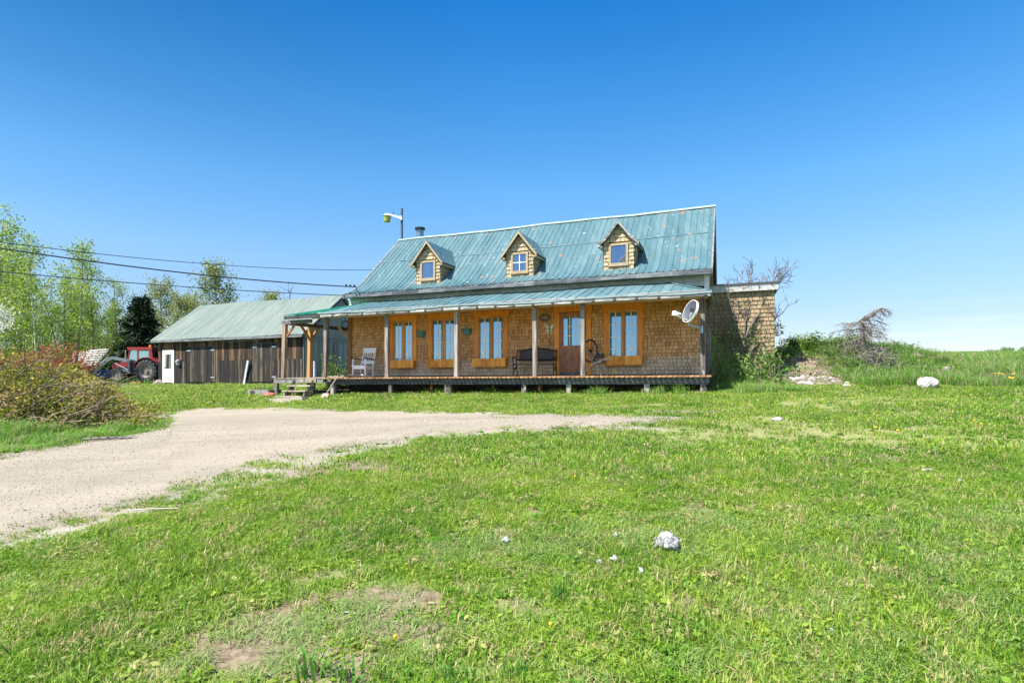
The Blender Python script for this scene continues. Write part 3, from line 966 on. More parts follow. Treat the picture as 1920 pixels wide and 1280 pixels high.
def rock_mb(seed, rx, ry, rz, sub=2, rough=.25, cut=True):
    import bmesh
    bm = bmesh.new(); bmesh.ops.create_icosphere(bm, subdivisions=sub, radius=1)
    g = np.random.default_rng(seed)
    V = np.array([v.co[:] for v in bm.verts]); F = [tuple(v.index for v in f.verts) for f in bm.faces]
    bm.free()
    off = g.normal(size=(7, 3)); amp = g.random(7)
    for o_, a__ in zip(off, amp):
        V = V * (1 + rough * .5 * a__ * np.sin(V @ o_ * 2.4 + a__ * 6))[:, None]
    for _ in range(5 if cut else 0):                                   # a few flat broken faces
        n_ = g.normal(size=3); n_ /= np.linalg.norm(n_); d = V @ n_; lim = .84 + .2 * g.random()
        V = V - np.clip(d - lim, 0, None)[:, None] * n_
    V = V * np.array((rx, ry, rz))
    mb = MB(); mb.add(V, F); return mb


STONES = [bpy.data.objects.new('pebble', rock_mb(i, 1, .8, .6, 1, .35).mesh('pebble', _n)) for i in range(5)]
ii = rng.integers(0, len(DA), 60000); f_ = rng.random(60000) ** .8
Pp = DA[ii, :2] * (1 - f_)[:, None] + DB[ii, :2] * f_[:, None] + rng.normal(size=(60000, 2)) * .05
k = (Pp[:, 1] < 13) & (np.abs(Pp[:, 0]) < .98 * Pp[:, 1] + 1)
Pp = Pp[k][:15000]
s = .003 + .010 * rng.random(len(Pp)) ** 4 + .0004 * Pp[:, 1]
scatter('gravel', STONES, np.stack([Pp[:, 0], Pp[:, 1], zt(Pp[:, 0], Pp[:, 1]) + .024], -1), rng.random(len(Pp)) * 6.28, np.stack([s, s, s], -1), .3, 'loose pale gravel stones on the driveway')

# ------------------------------------------------------------------ farmhouse
UL, UR = -14.19, -0.63          # left and right ends of the front wall
WR = 6.05; VR = 3.55; VB = 7.1  # ridge height, ridge depth, rear eave
DK = -0.165                     # porch floor level
VP = -2.05                      # front edge line of the porch posts
house = thing('farmhouse', 'cedar shingled farmhouse with teal metal roof, three dormers and a long front porch', 'house', H(-7, 0, -0.85).tolist())


def hbox(mb, u0, u1, v0, v1, w0, w1, rnd=None):
    P = H([u0, u1, u1, u0, u0, u1, u1, u0], [v0, v0, v1, v1, v0, v0, v1, v1], [w0] * 4 + [w1] * 4)
    return mb.add(P, [(3, 2, 1, 0), (4, 5, 6, 7), (0, 1, 5, 4), (1, 2, 6, 5), (2, 3, 7, 6), (3, 0, 4, 7)], rnd)


def shingles(mb, fn, a0, a1, b0, b1, course=.115, wmin=.085, wmax=.185, holes=(), clip=None, thick=.024, seed=0, rn=None):
    """courses of split shingles on the surface fn(a, out, b); holes are rectangles left open"""
    g = random.Random(seed)
    b = b0; k = 0
    while b < b1 - 0.01:
        bt = min(b + course, b1)
        a = a0 - g.uniform(0, wmin)
        while a < a1:
            w = g.uniform(wmin, wmax)
            s0, s1 = max(a, a0), min(a + w - .014, a1)
            a += w
            segs = [(s0, s1)]
            for h0, h1, h2, h3 in holes:
                if bt > h2 + .02 and b < h3 - .02:
                    ns = []
                    for p, q in segs:
                        if q <= h0 or p >= h1: ns.append((p, q)); continue
                        if p < h0: ns.append((p, h0))
                        if q > h1: ns.append((h1, q))
                    segs = ns
            r = g.random() if rn is None else rn(g, a, b)
            dz = g.uniform(-.005, .004)
            t = thick * g.uniform(.75, 1.3)
            for p, q in segs:
                if q - p < .015: continue
                if clip is not None:
                    tl, tr = clip(p), clip(q)
                    tp, tq = min(bt + .004, tl), min(bt + .004, tr)
                    if max(tp, tq) < b + .015: continue
                    tp = max(tp, b + .004); tq = max(tq, b + .004)
                else:
                    tp = tq = bt + .004
                lo = b + .013 + dz if b > b0 + .01 else b  # dark gap under each course stands in for its shadow line
                V = np.array([fn(p, t, lo), fn(q, t, lo), fn(q, .004, tq), fn(p, .004, tp), fn(p, 0, lo), fn(q, 0, lo), fn(q, 0, tq), fn(p, 0, tp)])
                mb.add(V, [(0, 1, 2, 3), (4, 5, 1, 0), (1, 5, 6, 2), (4, 0, 3, 7)], r)
        b = bt; k += 1


WINDOWS = [(-12.24, -11.08), (-10.55, -9.29), (-8.63, -7.35), (-3.90, -2.62)]
W0, W1 = 0.22, 2.16
DOOR = (-5.62, -4.33)
holes = [(a + .02, b - .02, W0 + .02, W1 - .02) for a, b in WINDOWS] + [(DOOR[0] + .02, DOOR[1] - .02, -0.3, 2.18)]

# front wall under the porch (backing, then the shingles as one surface)
mb = MB(); hbox(mb, UL, UR, 0, .15, -0.95, 2.62)
mb.build('wall_sheathing', M['shingle_back'], house)
fw = lambda a, o, b: H(a, -o, b)
for _i, (_a, _b) in enumerate(((UL + .12, DOOR[0]), (DOOR[1], UR - .02))):
    mb = MB(); shingles(mb, fw, _a, _b, -0.13, 0.42, holes=holes, seed=1 + 7 * _i)
    mb.build('lower_wall_shingles', M['shingle_grey'], house, label='paler weathered shingles low on the wall')
mb = MB(); shingles(mb, fw, UL + .12, UR - .02, 0.42, 2.30, holes=holes, seed=2)
mb.build('wall_shingles', M['shingle'], house)
# upper strip of wall above the porch roof
mb = MB(); shingles(mb, fw, UL, UR, 2.62, 3.16, .13, .13, .24, seed=3)
hbox(mb, UL, UR, .0, .15, 2.62, 3.2)
mb.build('upper_wall', M['shingle_white'], house, label='whitewashed shingles under the main eave')


def roof_w(v):
    """height of the main roof: steep above, flaring out at the eave"""
    v = np.asarray(v, float)
    vv = np.where(v > VR, VR - (v - VR) * (VR + .45) / (VB - VR), v)
    pts = [(-.45, 3.08), (-.2, 3.15), (.1, 3.27), (.4, 3.45), (.8, 3.75), (1.3, 4.16), (VR, WR)]
    return np.interp(vv, [p[0] for p in pts], [p[1] for p in pts])


# gable walls
for u0, nm in ((UR, 'right'), (UL, 'left')):
    pts = [(0.02, -0.95)] + [(v, float(roof_w(v)) - .07) for v in np.linspace(0.02, VB - .3, 22)] + [(VB - .3, -0.95)]
    mb = MB()
    P = [H(u0, v, w) for v, w in pts]
    mb.prism(P, (EXV[0] * .12 * (-1 if nm == 'right' else 1), EXV[1] * .12 * (-1 if nm == 'right' else 1), 0))
    mb.build('gable_wall', M['shingle_back'], house)
mb = MB(); shingles(mb, lambda a, o, b: H(UR + o, a, b), 0.06, VB - .35, -0.85, 6.0, .14, .12, .25, clip=lambda v: float(roof_w(v)) - .1, seed=5)
mb.build('gable_shingles', M['shingle_grey'], house)
# corner boards
mb = MB(); hbox(mb, UL - .02, UL + .15, -.06, .1, DK, 2.3)
mb.build('corner_board', M['post_orange'], house, label='honey coloured corner board')
mb = MB(); hbox(mb, UR - .06, UR + .055, -.055, .06, -.6, 2.4)
mb.build('corner_board', M['grey_wood'], house)
mb = MB(); hbox(mb, UR - .1, UR + .045, -.04, .06, 2.5, 3.12)
mb.build('corner_board', M['white_old'], house)
mb = MB(); hbox(mb, UR + .02, UR + .05, .55, 1.05, .1, 1.3); hbox(mb, UR + .051, UR + .062, .62, .98, .18, 1.22)
mb.build('side_shutter', M['steel'], house)


def rib_sheet(mb, us, vs, wf, ribs, rh=.022, rw=.018, rough=.006, rnd_seed=0, fr=H):
    """sheet metal: wf(u,v) gives the height, ribs are raised seams running up the slope"""
    g = np.random.default_rng(rnd_seed)
    cols = []; hts = []; pan = []
    us = sorted(set(us))
    for r in ribs:
        cols += [r - rw, r - rw * .45, r + rw * .45, r + rw]; hts += [0, rh, rh, 0]
    lo, hi = us[0], us[-1]
    C = [(lo, 0)] + [(c, h) for c, h in zip(cols, hts) if lo < c < hi] + [(hi, 0)]
    C.sort()
    V = np.array(vs)
    P = np.zeros((len(C), len(V), 3))
    wob = rough * g.normal(size=(len(C), len(V)))
    for i, (c, h) in enumerate(C):
        P[i] = fr(c, V, wf(c, V) + h + (wob[i] if h == 0 else 0))
    a, b = P.shape[:2]
    idx = np.arange(a * b).reshape(a, b)
    F = np.stack([idx[:-1, :-1], idx[1:, :-1], idx[1:, 1:], idx[:-1, 1:]], -1).reshape(-1, 4)
    pr = np.repeat(np.cumsum([1 if h == 0 else 0 for c, h in C[:-1]])[:, None] // 2, b - 1, 1)
    lap = (np.arange(b - 1)[None, :] > b * .55).astype(int)
    tone = g.random(5000)
    rr = tone[(pr * 2 + lap) % 5000]
    mb.add(P.reshape(-1, 3), list(map(tuple, F.tolist())), rr.reshape(-1).tolist())


RL, RRT = UL + .04, UR + .12
ribs = np.arange(RL + .12, RRT - .05, .212)
vsF = [-.45, -.3, -.15, 0, .2, .4, .65, .9, 1.3, 1.75, 2.0, 2.5, 3.0, VR]
wob_u = lambda u: 0.035 * math.sin(u * .9 + 1.0) + .02 * math.sin(u * 2.3)
mb = MB(); rib_sheet(mb, [RL, RRT], vsF, lambda u, v: roof_w(v) + wob_u(u) * np.clip((3.55 - np.abs(v - VR)) / 3, 0, 1) * .6, ribs, rnd_seed=11)
# lap seam across the sheets
for v_, w_ in ((1.98, 0),):
    for a, b in zip(np.linspace(RL, RRT, 41)[:-1], np.linspace(RL, RRT, 41)[1:]):
        w1_ = float(roof_w(v_)) + wob_u((a + b) / 2) * .4
        mb.add(H([a, b, b, a], [v_ - .03, v_ - .03, v_ + .02, v_ + .02], [w1_ - .005, w1_ - .005, w1_ + .045, w1_ + .045]), [(0, 1, 2, 3)], .4)
rear = [VR, 4.3, 5.2, 6.0, 6.4, 6.8, VB]
rib_sheet(mb, [RL, RRT], rear, lambda u, v: roof_w(v), ribs[::2], rnd_seed=12)
roof = mb.build('roof', M['roof'], house)
mb = MB()
for i in range(14):
    a = RL - .02 + (RRT - RL + .04) * i / 14; b = RL - .02 + (RRT - RL + .04) * (i + 1) / 14 + .02
    w0 = WR + wob_u(a) * .5; w1_ = WR + wob_u(b) * .5
    o_ = .004 * (i % 2)
    mb.add(np.concatenate([H([a, b, b, a], [VR - .11, VR - .11, VR, VR], [w0 - .045 + o_, w1_ - .045 + o_, w1_ + .05 + o_, w0 + .05 + o_]),
                           H([a, b, b, a], [VR, VR, VR + .11, VR + .11], [w0 + .05 + o_, w1_ + .05 + o_, w1_ - .045 + o_, w0 - .045 + o_])]), [(0, 1, 2, 3), (4, 5, 6, 7)])
mb.build('ridge_cap', M['ridge'], roof)
# barge boards closing the gable ends under the sheets
for u0, nm in ((RRT - .02, 0), (RL - .03, 1)):
    mb = MB()
    vs_ = np.linspace(-.43, VB - .02, 30)
    top = [H(u0, v, float(roof_w(v)) + .012) for v in vs_]
    bot = [H(u0, v, float(roof_w(v)) - .17) for v in vs_]
    for i in range(29):
        q = [bot[i], bot[i + 1], top[i + 1], top[i]]
        mb.prism(q, (EXV[0] * .05, EXV[1] * .05, 0), .5)
    mb.build('barge_board', M['grey_wood'], roof)
# front eave: gutter-like grey board, soffit
mb = MB()
n_ = 12
for i in range(n_):
    a = RL + (RRT - RL) * i / n_; b = RL + (RRT - RL) * (i + 1) / n_
    dw = random.uniform(-.01, .01)
    hbox(mb, a, b - .004, -.46 + dw * .4, -.41, 2.93 + dw, 3.065)
mb.build('eave_board', M['fascia_dark'], house)
mb = MB(); hbox(mb, RL, RRT, -.41, 0.0, 2.955, 2.985)
mb.build('soffit', M['grey_wood'], house)

# stove pipe behind the ridge
o_ = H(-14.05 + .75, 4.6, 5.3)
o_ = H(-14.05, 5.0, 5.25)
px_ = at(787.5, 446, 26.3)
mb = MB(); mb.lathe([(.17, -1.6), (.17, .42), (.165, .43)], px_, seg=20)
pipe = mb.build('stove_pipe', plain('galvanised_pipe', (.16, .22, .27), .35, .6, .3), house, smooth=False)
mb = MB(); mb.lathe([(.17, .36), (.24, .38), (.245, .46), (.235, .47), (.1, .47)], px_, seg=20)
mb.build('cap', M['black'], pipe)


# ---- casement windows with flower boxes
def casement(u0, u1, i):
    w0, w1 = W0, W1
    mb = MB()
    cw = .135
    hbox(mb, u0, u0 + cw, -.05, .0, w0 - .02, w1 - .17); hbox(mb, u1 - cw, u1, -.05, .0, w0 - .02, w1 - .17)
    hbox(mb, u0 - .05, u1 + .05, -.062, .0, w1 - .168, w1)
    hbox(mb, u0 - .07, u1 + .07, -.075, .0, w1 + .002, w1 + .03)
    win = mb.build('window', M['orange'], house)
    um = (u0 + u1) / 2; s = .03
    a0, a1 = u0 + cw, u1 - cw; b0, b1 = w0 - .01, w1 - .17
    mb = MB(); hbox(mb, a0, a1, -.012, -.004, b0, b1)
    pane = mb.build('pane', M['pane'], win)
    # sash frames
    mb = MB(); t = .065
    for p, q in ((a0 + .004, um - .012), (um + .012, a1 - .004)):
        hbox(mb, p, p + t, -.036, -.0125, b0, b1); hbox(mb, q - t, q, -.036, -.0125, b0, b1)
        hbox(mb, p + t, q - t, -.036, -.0125, b1 - .075, b1); hbox(mb, p + t, q - t, -.036, -.0125, b0, b0 + .085)
    hbox(mb, um - .0115, um + .0115, -.044, -.0125, b0, b1)
    mb.build('sash', M['sash'], win)
    mb = MB()
    for p, q in ((a0 + .004 + t, um - .012 - t), (um + .012 + t, a1 - .004 - t)):
        m_ = (p + q) / 2
        hbox(mb, m_ - .016, m_ + .016, -.022, -.0125, b0 + .085, b1 - .075)
        hh = (b1 - .075 - b0 - .085)
        for k in (1, 2, 3):
            hbox(mb, p, m_ - .016, -.022, -.0125, b0 + .085 + hh * k / 4 - .013, b0 + .085 + hh * k / 4 + .013)
            hbox(mb, m_ + .016, q, -.022, -.0125, b0 + .085 + hh * k / 4 - .013, b0 + .085 + hh * k / 4 + .013)
    mb.build('muntin', M['white'], win)
    # flower box of upright boards
    mb = MB(); n = 7; B0, B1 = u0 - .02, u1 - .0
    for k in range(n):
        p = B0 + (B1 - B0) * k / n; q = B0 + (B1 - B0) * (k + 1) / n
        hbox(mb, p + .004, q - .004, -.27, -.25, w0 - .05, w0 + .25 + random.uniform(-.006, .006))
    hbox(mb, B0, B0 + .02, -.249, -.02, w0 - .05, w0 + .24); hbox(mb, B1 - .02, B1, -.249, -.02, w0 - .05, w0 + .24)
    hbox(mb, B0 + .02, B1 - .02, -.249, -.02, w0 - .04, w0 - .02)
    hbox(mb, B0 + .02, B1 - .02, -.235, -.02, w0 + .16, w0 + .19, .0)
    mb.build('flower_box', M['orange_h'], house)


for i, (a, b) in enumerate(WINDOWS): casement(a, b, i)

# ---- front door
mb = MB()
u0, u1 = DOOR
hbox(mb, u0, u0 + .17, -.055, 0, DK + .01, 2.0); hbox(mb, u1 - .17, u1, -.055, 0, DK + .01, 2.0)
hbox(mb, u0 - .04, u1 + .04, -.068, 0, 2.002, 2.2)
hbox(mb, u0 - .06, u1 + .06, -.08, 0, 2.202, 2.23)
mb.build('door_frame', M['orange'], house)
d0, d1 = u0 + .19, u1 - .19
mb = MB(); hbox(mb, u0 + .172, u1 - .172, -.1, -.001, DK + .005, -.06)
mb.build('door_sill', M['grey_wood'], house)
mb = MB()
hbox(mb, d0, d0 + .13, -.04, -.002, -.055, 1.98); hbox(mb, d1 - .13, d1, -.04, -.002, -.055, 1.98)
hbox(mb, d0 + .131, d1 - .131, -.04, -.002, 1.84, 1.98); hbox(mb, d0 + .131, d1 - .131, -.04, -.002, -.055, .12)
hbox(mb, d0 + .131, d1 - .131, -.03, -.002, .12, .75); hbox(mb, d0 + .131, d1 - .131, -.04, -.002, .75, .86)
hbox(mb, d0 - .018, d0 - .002, -.045, 0, -.055, 1.995); hbox(mb, d1 + .002, d1 + .018, -.045, 0, -.055, 1.995)
door = mb.build('door', M['door'], house)
mb = MB(); hbox(mb, d0 + .131, d1 - .131, -.016, -.008, .86, 1.84)
mb.build('pane', M['pane'], door)
mb = MB()
for k in (1, 2):
    c = d0 + .131 + (d1 - d0 - .262) * k / 3; hbox(mb, c - .014, c + .014, -.026, -.0165, .86, 1.84)
for k in (1, 2):
    c = .86 + .98 * k / 3; hbox(mb, d0 + .131, d1 - .131, -.0275, -.0165, c - .014, c + .014)
mb.build('muntin', M['white'], door)
mb = MB(); mb.lathe([(.0, 0), (.03, .01), (.035, .04), (.015, .07), (0, .075)], H(d0 + .07, -.04, .92), axis=(-EYV[0], -EYV[1], 0), seg=10)
mb.build('handle', plain('brass_knob', (.45, .32, .12), .35, .8), door)


# ---- dormers
def dormer(uc, trim, cross, torn, flared, seed):
    v0 = .34
    hw = .515
    base = float(roof_w(v0)) - .0
    ev = base + .93; pk = base + 1.58
    F = lambda a, o, b: H(a, v0 - o, b)
    mb = MB()
    # solid body running back into the roof
    P = [H(uc - hw, v0, base - .1), H(uc + hw, v0, base - .1), H(uc + hw, v0, ev), H(uc, v0, pk - .09), H(uc - hw, v0, ev)]
    mb.prism(P, (EYV[0] * 2.3, EYV[1] * 2.3, 0), 0.0)
    body = mb.build('dormer', M['shingle_back'], house)
    wu0, wu1, ww0, ww1 = uc - .335, uc + .315, base + .12, base + .86
    mb = MB()
    shingles(mb, F, uc - hw, uc + hw, base - .02, ev - .02, .135, .1, .22, holes=[(wu0, wu1, ww0, ww1)], thick=.028, seed=seed)
    shingles(mb, F, uc - hw - .08, uc + hw + .08, ev - .02, pk, .135, .12, .24, clip=lambda a: pk - .07 - abs(a - uc) * 1.12, thick=.028, seed=seed + 1)
    for sgn in (-1, 1):
        Fs = lambda a, o, b: H(uc + sgn * (hw + o), a, b)
        n = 9
        b = base - .1
        k = 0
        while b < ev - .02:
            bt = min(b + .135, ev + .0)
            vend = float(np.interp(b, roof_w(np.linspace(-.4, VR, 60)), np.linspace(-.4, VR, 60))) + .1
            if vend > v0 + .05:
                a = v0 - .02
                while a < vend:
                    w = random.uniform(.1, .24); q = min(a + w - .008, vend)
                    V = np.array([Fs(a, .026, b), Fs(q, .026, b), Fs(q, .004, bt), Fs(a, .004, bt), Fs(a, 0, b), Fs(q, 0, b)])
                    fs = [(0, 1, 2, 3), (4, 5, 1, 0)] if sgn > 0 else [(3, 2, 1, 0), (0, 1, 5, 4)]
                    mb.add(V, fs)
                    a += w
            b = bt
    mb.build('dormer_shingles', M['shingle_cream'], body)
    # little gabled roof
    mb = MB()
    oh = .16; ft = .17
    sl = (pk - ev) / hw
    for sgn in (-1, 1):
        cols = [0, .3, .6, .8, 1.0]
        for i in range(4):
            pts = []
            for f in (cols[i], cols[i + 1]):
                du = f * (hw + oh)
                w = pk - du * sl + (.10 * max(0, f - .6) / .4 if flared else 0) + .02
                pts.append((uc + sgn * du, w))
            vb = [float(np.interp(p[1] - .02, roof_w(np.linspace(-.4, VR, 80)), np.linspace(-.4, VR, 80))) + .12 for p in pts]
            for dz, flip in ((0, False), (-.03, True)):
                V = H([pts[0][0], pts[1][0], pts[1][0], pts[0][0]], [v0 - ft, v0 - ft, vb[1], vb[0]], [pts[0][1] + dz, pts[1][1] + dz, pts[1][1] + dz, pts[0][1] + dz])
                mb.add(V, [(0, 1, 2, 3)] if (sgn > 0) != flip else [(3, 2, 1, 0)], .3 + .1 * i)
    mb.build('dormer_roof', M['roof_porch'], body)
    mb = MB()
    for sgn in (-1, 1):
        prev = None
        for f in (0, .6, 1.0):
            du = f * (hw + oh + .01)
            w = pk - du * sl + (.10 * max(0, f - .6) / .4 if flared else 0)
            if prev:
                (d0_, w0_) = prev
                q = H([uc + sgn * d0_, uc + sgn * du, uc + sgn * du, uc + sgn * d0_], [v0 - ft - .012] * 4, [w0_ - .085, w - .085, w + .018, w0_ + .018])
                mb.prism(q, (EYV[0] * .03, EYV[1] * .03, 0))
            prev = (du, w)
        # boxed eave return along each side
        wE = pk - (hw + oh) * sl + (.10 if flared else 0)
        vE = float(np.interp(wE, roof_w(np.linspace(-.4, VR, 80)), np.linspace(-.4, VR, 80))) + .05
        e0 = uc + sgn * (hw + .03); e1 = uc + sgn * (hw + oh - .005)
        hbox(mb, min(e0, e1), max(e0, e1), v0 - ft + .02, vE, wE - .10, wE - .035)
    mb.build('dormer_trim', M[trim], body)
    mb = MB(); t = .075
    hbox(mb, wu0, wu0 + t, v0 - .055, v0, ww0, ww1); hbox(mb, wu1 - t, wu1, v0 - .055, v0, ww0, ww1)
    hbox(mb, wu0 + t, wu1 - t, v0 - .055, v0, ww1 - t, ww1); hbox(mb, wu0 + t, wu1 - t, v0 - .055, v0, ww0, ww0 + t)
    hbox(mb, wu0 - .02, wu1 + .02, v0 - .075, v0, ww0 - .035, ww0 - .001)
    mb.build('window_frame', M['beige'], body)
    mb = MB(); hbox(mb, wu0 + t, wu1 - t, v0 - .03, v0 - .02, ww0 + t, ww1 - t)
    mb.build('pane', M['pane_dark'], body)
    if cross:
        mb = MB(); m_ = (wu0 + wu1) / 2; c_ = (ww0 + ww1) / 2
        hbox(mb, m_ - .013, m_ + .013, v0 - .042, v0 - .0305, ww0 + t, ww1 - t)
        hbox(mb, wu0 + t, m_ - .013, v0 - .042, v0 - .0305, c_ - .013, c_ + .013); hbox(mb, m_ + .013, wu1 - t, v0 - .042, v0 - .0305, c_ - .013, c_ + .013)
        mb.build('muntin', M['white'], body)
    if torn:
        mb = MB()
        V = F(0, 0, 0)
        a = [(wu1 - t - .24, ww0 + t + .02), (wu1 - t - .01, ww0 + t + .02), (wu1 - t - .01, ww0 + t + .27), (wu1 - t - .10, ww0 + t + .17), (wu1 - t - .2, ww0 + t + .11)]
        mb.prism([H(p, v0 - .0325, q) for p, q in a], (EYV[0] * .002, EYV[1] * .002, 0))
        mb.build('torn_curtain', plain('dusty_curtain', (.05, .065, .09), .8, 0, .3), body)
        mb = MB()
        for (p, q), (r, s_) in zip(a[2:], a[3:] + [a[0]]):
            mb.bar(H(p, v0 - .036, q), H(r, v0 - .036, s_), .012, .006)
        mb.build('curtain_edge', M['white_old'], body)


dormer(-10.77, 'beige', False, False, False, 20)
dormer(-7.02, 'beige', True, False, False, 30)
dormer(-3.47, 'fascia', False, True, True, 40)

# ---- porch roof
PE = -2.36                     # eave line
wall_w = 2.80; eave_w = 2.13
HIP_U = -1.88
CORN_U = -0.44


def porch_w(u, v):
    f = np.clip((np.asarray(v, float) - PE) / (0 - PE), 0, 1)
    return eave_w + (wall_w - eave_w) * f + .018 * np.sin(u * 1.3)


ribsP = np.arange(-12.7, HIP_U, .30)
mb = MB()
# straight front slope, ribs from seam line at the left to the hip at the right
rib_sheet(mb, [-12.9, HIP_U], np.linspace(PE, 0.0, 6), porch_w, ribsP, .018, .015, .005, 15)
# hipped triangle at the right end
def hip_w(u, v):
    return porch_w(u, v)
n = 10
tri = []
for i in range(n):
    ua = HIP_U + (CORN_U - HIP_U) * i / n; ub = HIP_U + (CORN_U - HIP_U) * (i + 1) / n
    va = 0 + (PE - 0) * i / n; vb = PE * (i + 1) / n
    mb.add(np.array([H(ua, PE, porch_w(ua, PE)), H(ub, PE, porch_w(ub, PE)), H(ub, vb, porch_w(ub, vb)), H(ua, va, porch_w(ua, va))]), [(0, 1, 2, 3)])
    if i % 2 == 0 and i: mb.tube([H(ua, PE, porch_w(ua, PE) + .006), H(ua, va, porch_w(ua, va) + .006)], .012, 4)
mb.add(np.array([H(CORN_U, PE, float(porch_w(CORN_U, PE))), H(CORN_U, .0, eave_w - .01), H(HIP_U, 0, float(porch_w(HIP_U, 0)))]), [(0, 1, 2)])
mb.tube([H(CORN_U, PE, eave_w + .01), H(HIP_U, 0, wall_w + .01)], .02, 6)
# diagonal seam where the older teal sheets end
SE = -13.75
n = 8
for i in range(n):
    f0 = i / n; f1 = (i + 1) / n
    ua = SE + (-12.9 - SE) * f0; ub = SE + (-12.9 - SE) * f1
    mb.add(np.array([H(ua, PE, porch_w(ua, PE)), H(ub, PE, porch_w(ub, PE)), H(ub, PE * (1 - f1), porch_w(ub, PE * (1 - f1))), H(ua, PE * (1 - f0), porch_w(ua, PE * (1 - f0)))]), [(0, 1, 2, 3)])
proof = mb.build('porch_roof', M['roof_porch'], house)
# pale drip edge
mb = MB(); a = SE
while a < CORN_U:
    b = min(a + random.uniform(.5, .9), CORN_U)
    hbox(mb, a, b - .005, PE - .02, PE + .03, float(porch_w(a, PE)) - .03 + random.uniform(-.008, .008), float(porch_w(a, PE)) + .022)
    a = b
mb.build('drip_edge', M['ridge'], proof)
# newer green sheets over the side porch
GL = -15.30
def green_w(u, v):
    return eave_w + .0 + .20 * (np.asarray(v, float) - PE)
mb = MB()
rg = np.arange(GL + .06, UL - .05, .19)
rib_sheet(mb, [GL, UL - .02], np.linspace(PE, 2.1, 8), green_w, rg, .026, .03, .002, 17)
n = 10
for i in range(n):          # part lying over the front porch, up to the diagonal seam
    f0 = i / n; f1 = (i + 1) / n
    v0_ = PE * (1 - f0); v1_ = PE * (1 - f1)
    r0 = SE + (-12.92 - SE) * f0; r1 = SE + (-12.92 - SE) * f1
    for k in range(5):
        a0 = (UL - .02) + (r0 - UL + .02) * k / 5; b0 = (UL - .02) + (r0 - UL + .02) * (k + 1) / 5
        a1 = (UL - .02) + (r1 - UL + .02) * k / 5; b1 = (UL - .02) + (r1 - UL + .02) * (k + 1) / 5
        def gw(u, v, rr):
            t = np.clip((u - UL) / (rr - UL + 1e-6), 0, 1)
            return float(green_w(u, v) * (1 - t) + porch_w(u, v) * t) + .006
        mb.add(np.array([H(a0, v0_, gw(a0, v0_, r0)), H(b0, v0_, gw(b0, v0_, r0)), H(b1, v1_, gw(b1, v1_, r1)), H(a1, v1_, gw(a1, v1_, r1))]), [(0, 1, 2, 3)])
for u_ in np.arange(UL + .1, -13.0, .19):
    vend = PE if u_ < SE else PE * (1 - (u_ - SE) / (-12.92 - SE))
    pts = [(u_, v) for v in np.linspace(vend, 0, 5)]
    def gw2(u, v):
        f = 1 - v / PE; rr = SE + (-12.92 - SE) * f
        t = np.clip((u - UL) / (rr - UL + 1e-6), 0, 1)
        return float(green_w(u, v) * (1 - t) + porch_w(u, v) * t) + .014
    mb.tube([H(u, v, gw2(u, v)) for u, v in pts], .02, 5)
mb.build('side_porch_roof', M['roof_green'], house, label='newer bright green corrugated roof sheets')

# fascia with dark rafter ends
mb = MB(); a = SE + .2; k = 0
us_r = np.arange(SE + .65, CORN_U - .1, .625)
prev = SE + .05
for u_ in list(us_r) + [CORN_U]:
    hbox(mb, prev + .045, u_ - .045, PE + .0, PE + .035, 2.005 + random.uniform(-.008, .006), 2.105)
    prev = u_
mb.build('fascia_board', M['fascia'], house)
RAF = plain('dark_rafter_end', (.07, .065, .06), .8, 0, .3)
for u_ in us_r:
    mb = MB(); hbox(mb, u_ - .038, u_ + .038, PE - .008, PE + .2, 2.02, 2.112)
    mb.build('rafter_end', RAF, house)
mb = MB(); hbox(mb, GL + .0, SE + .048, PE + .0, PE + .04, 1.99, 2.11)
mb.build('fascia_board', M['rim'], house, label='dark unpainted fascia board at the left end')
mb = MB(); hbox(mb, CORN_U - .03, CORN_U, PE + .04, .2, 2.0, 2.1)
mb.build('fascia_board', M['fascia'], house)
# ceiling and front beam
mb = MB()
for k in range(13):
    hbox(mb, UL, UR + .1, PE + .24 + k * .165, PE + .24 + k * .165 + .161, 2.20, 2.215)
mb.build('porch_ceiling', M['ceiling'], house)
mb = MB(); hbox(mb, UL - .05, UR + .08, VP - .04, VP + .06, 1.995, 2.195)
mb.build('porch_beam', M['ceiling'], house)
# side porch framing
mb = MB(); hbox(mb, -15.62, UL - .06, VP - .07, VP - .0, 1.84, 1.98)
mb.build('porch_beam', M['grey_wood'], house)
mb = MB()
for k in range(7): hbox(mb, -15.2, UL - .03, -1.9 + k * .63, -1.86 + k * .63, float(green_w(0, -1.9 + k * .63)) - .16, float(green_w(0, -1.9 + k * .63)) - .03)
hbox(mb, -15.56, -15.48, -2.0, 2.0, 1.83, 1.96)
mb.build('side_rafters', M['post'], house)

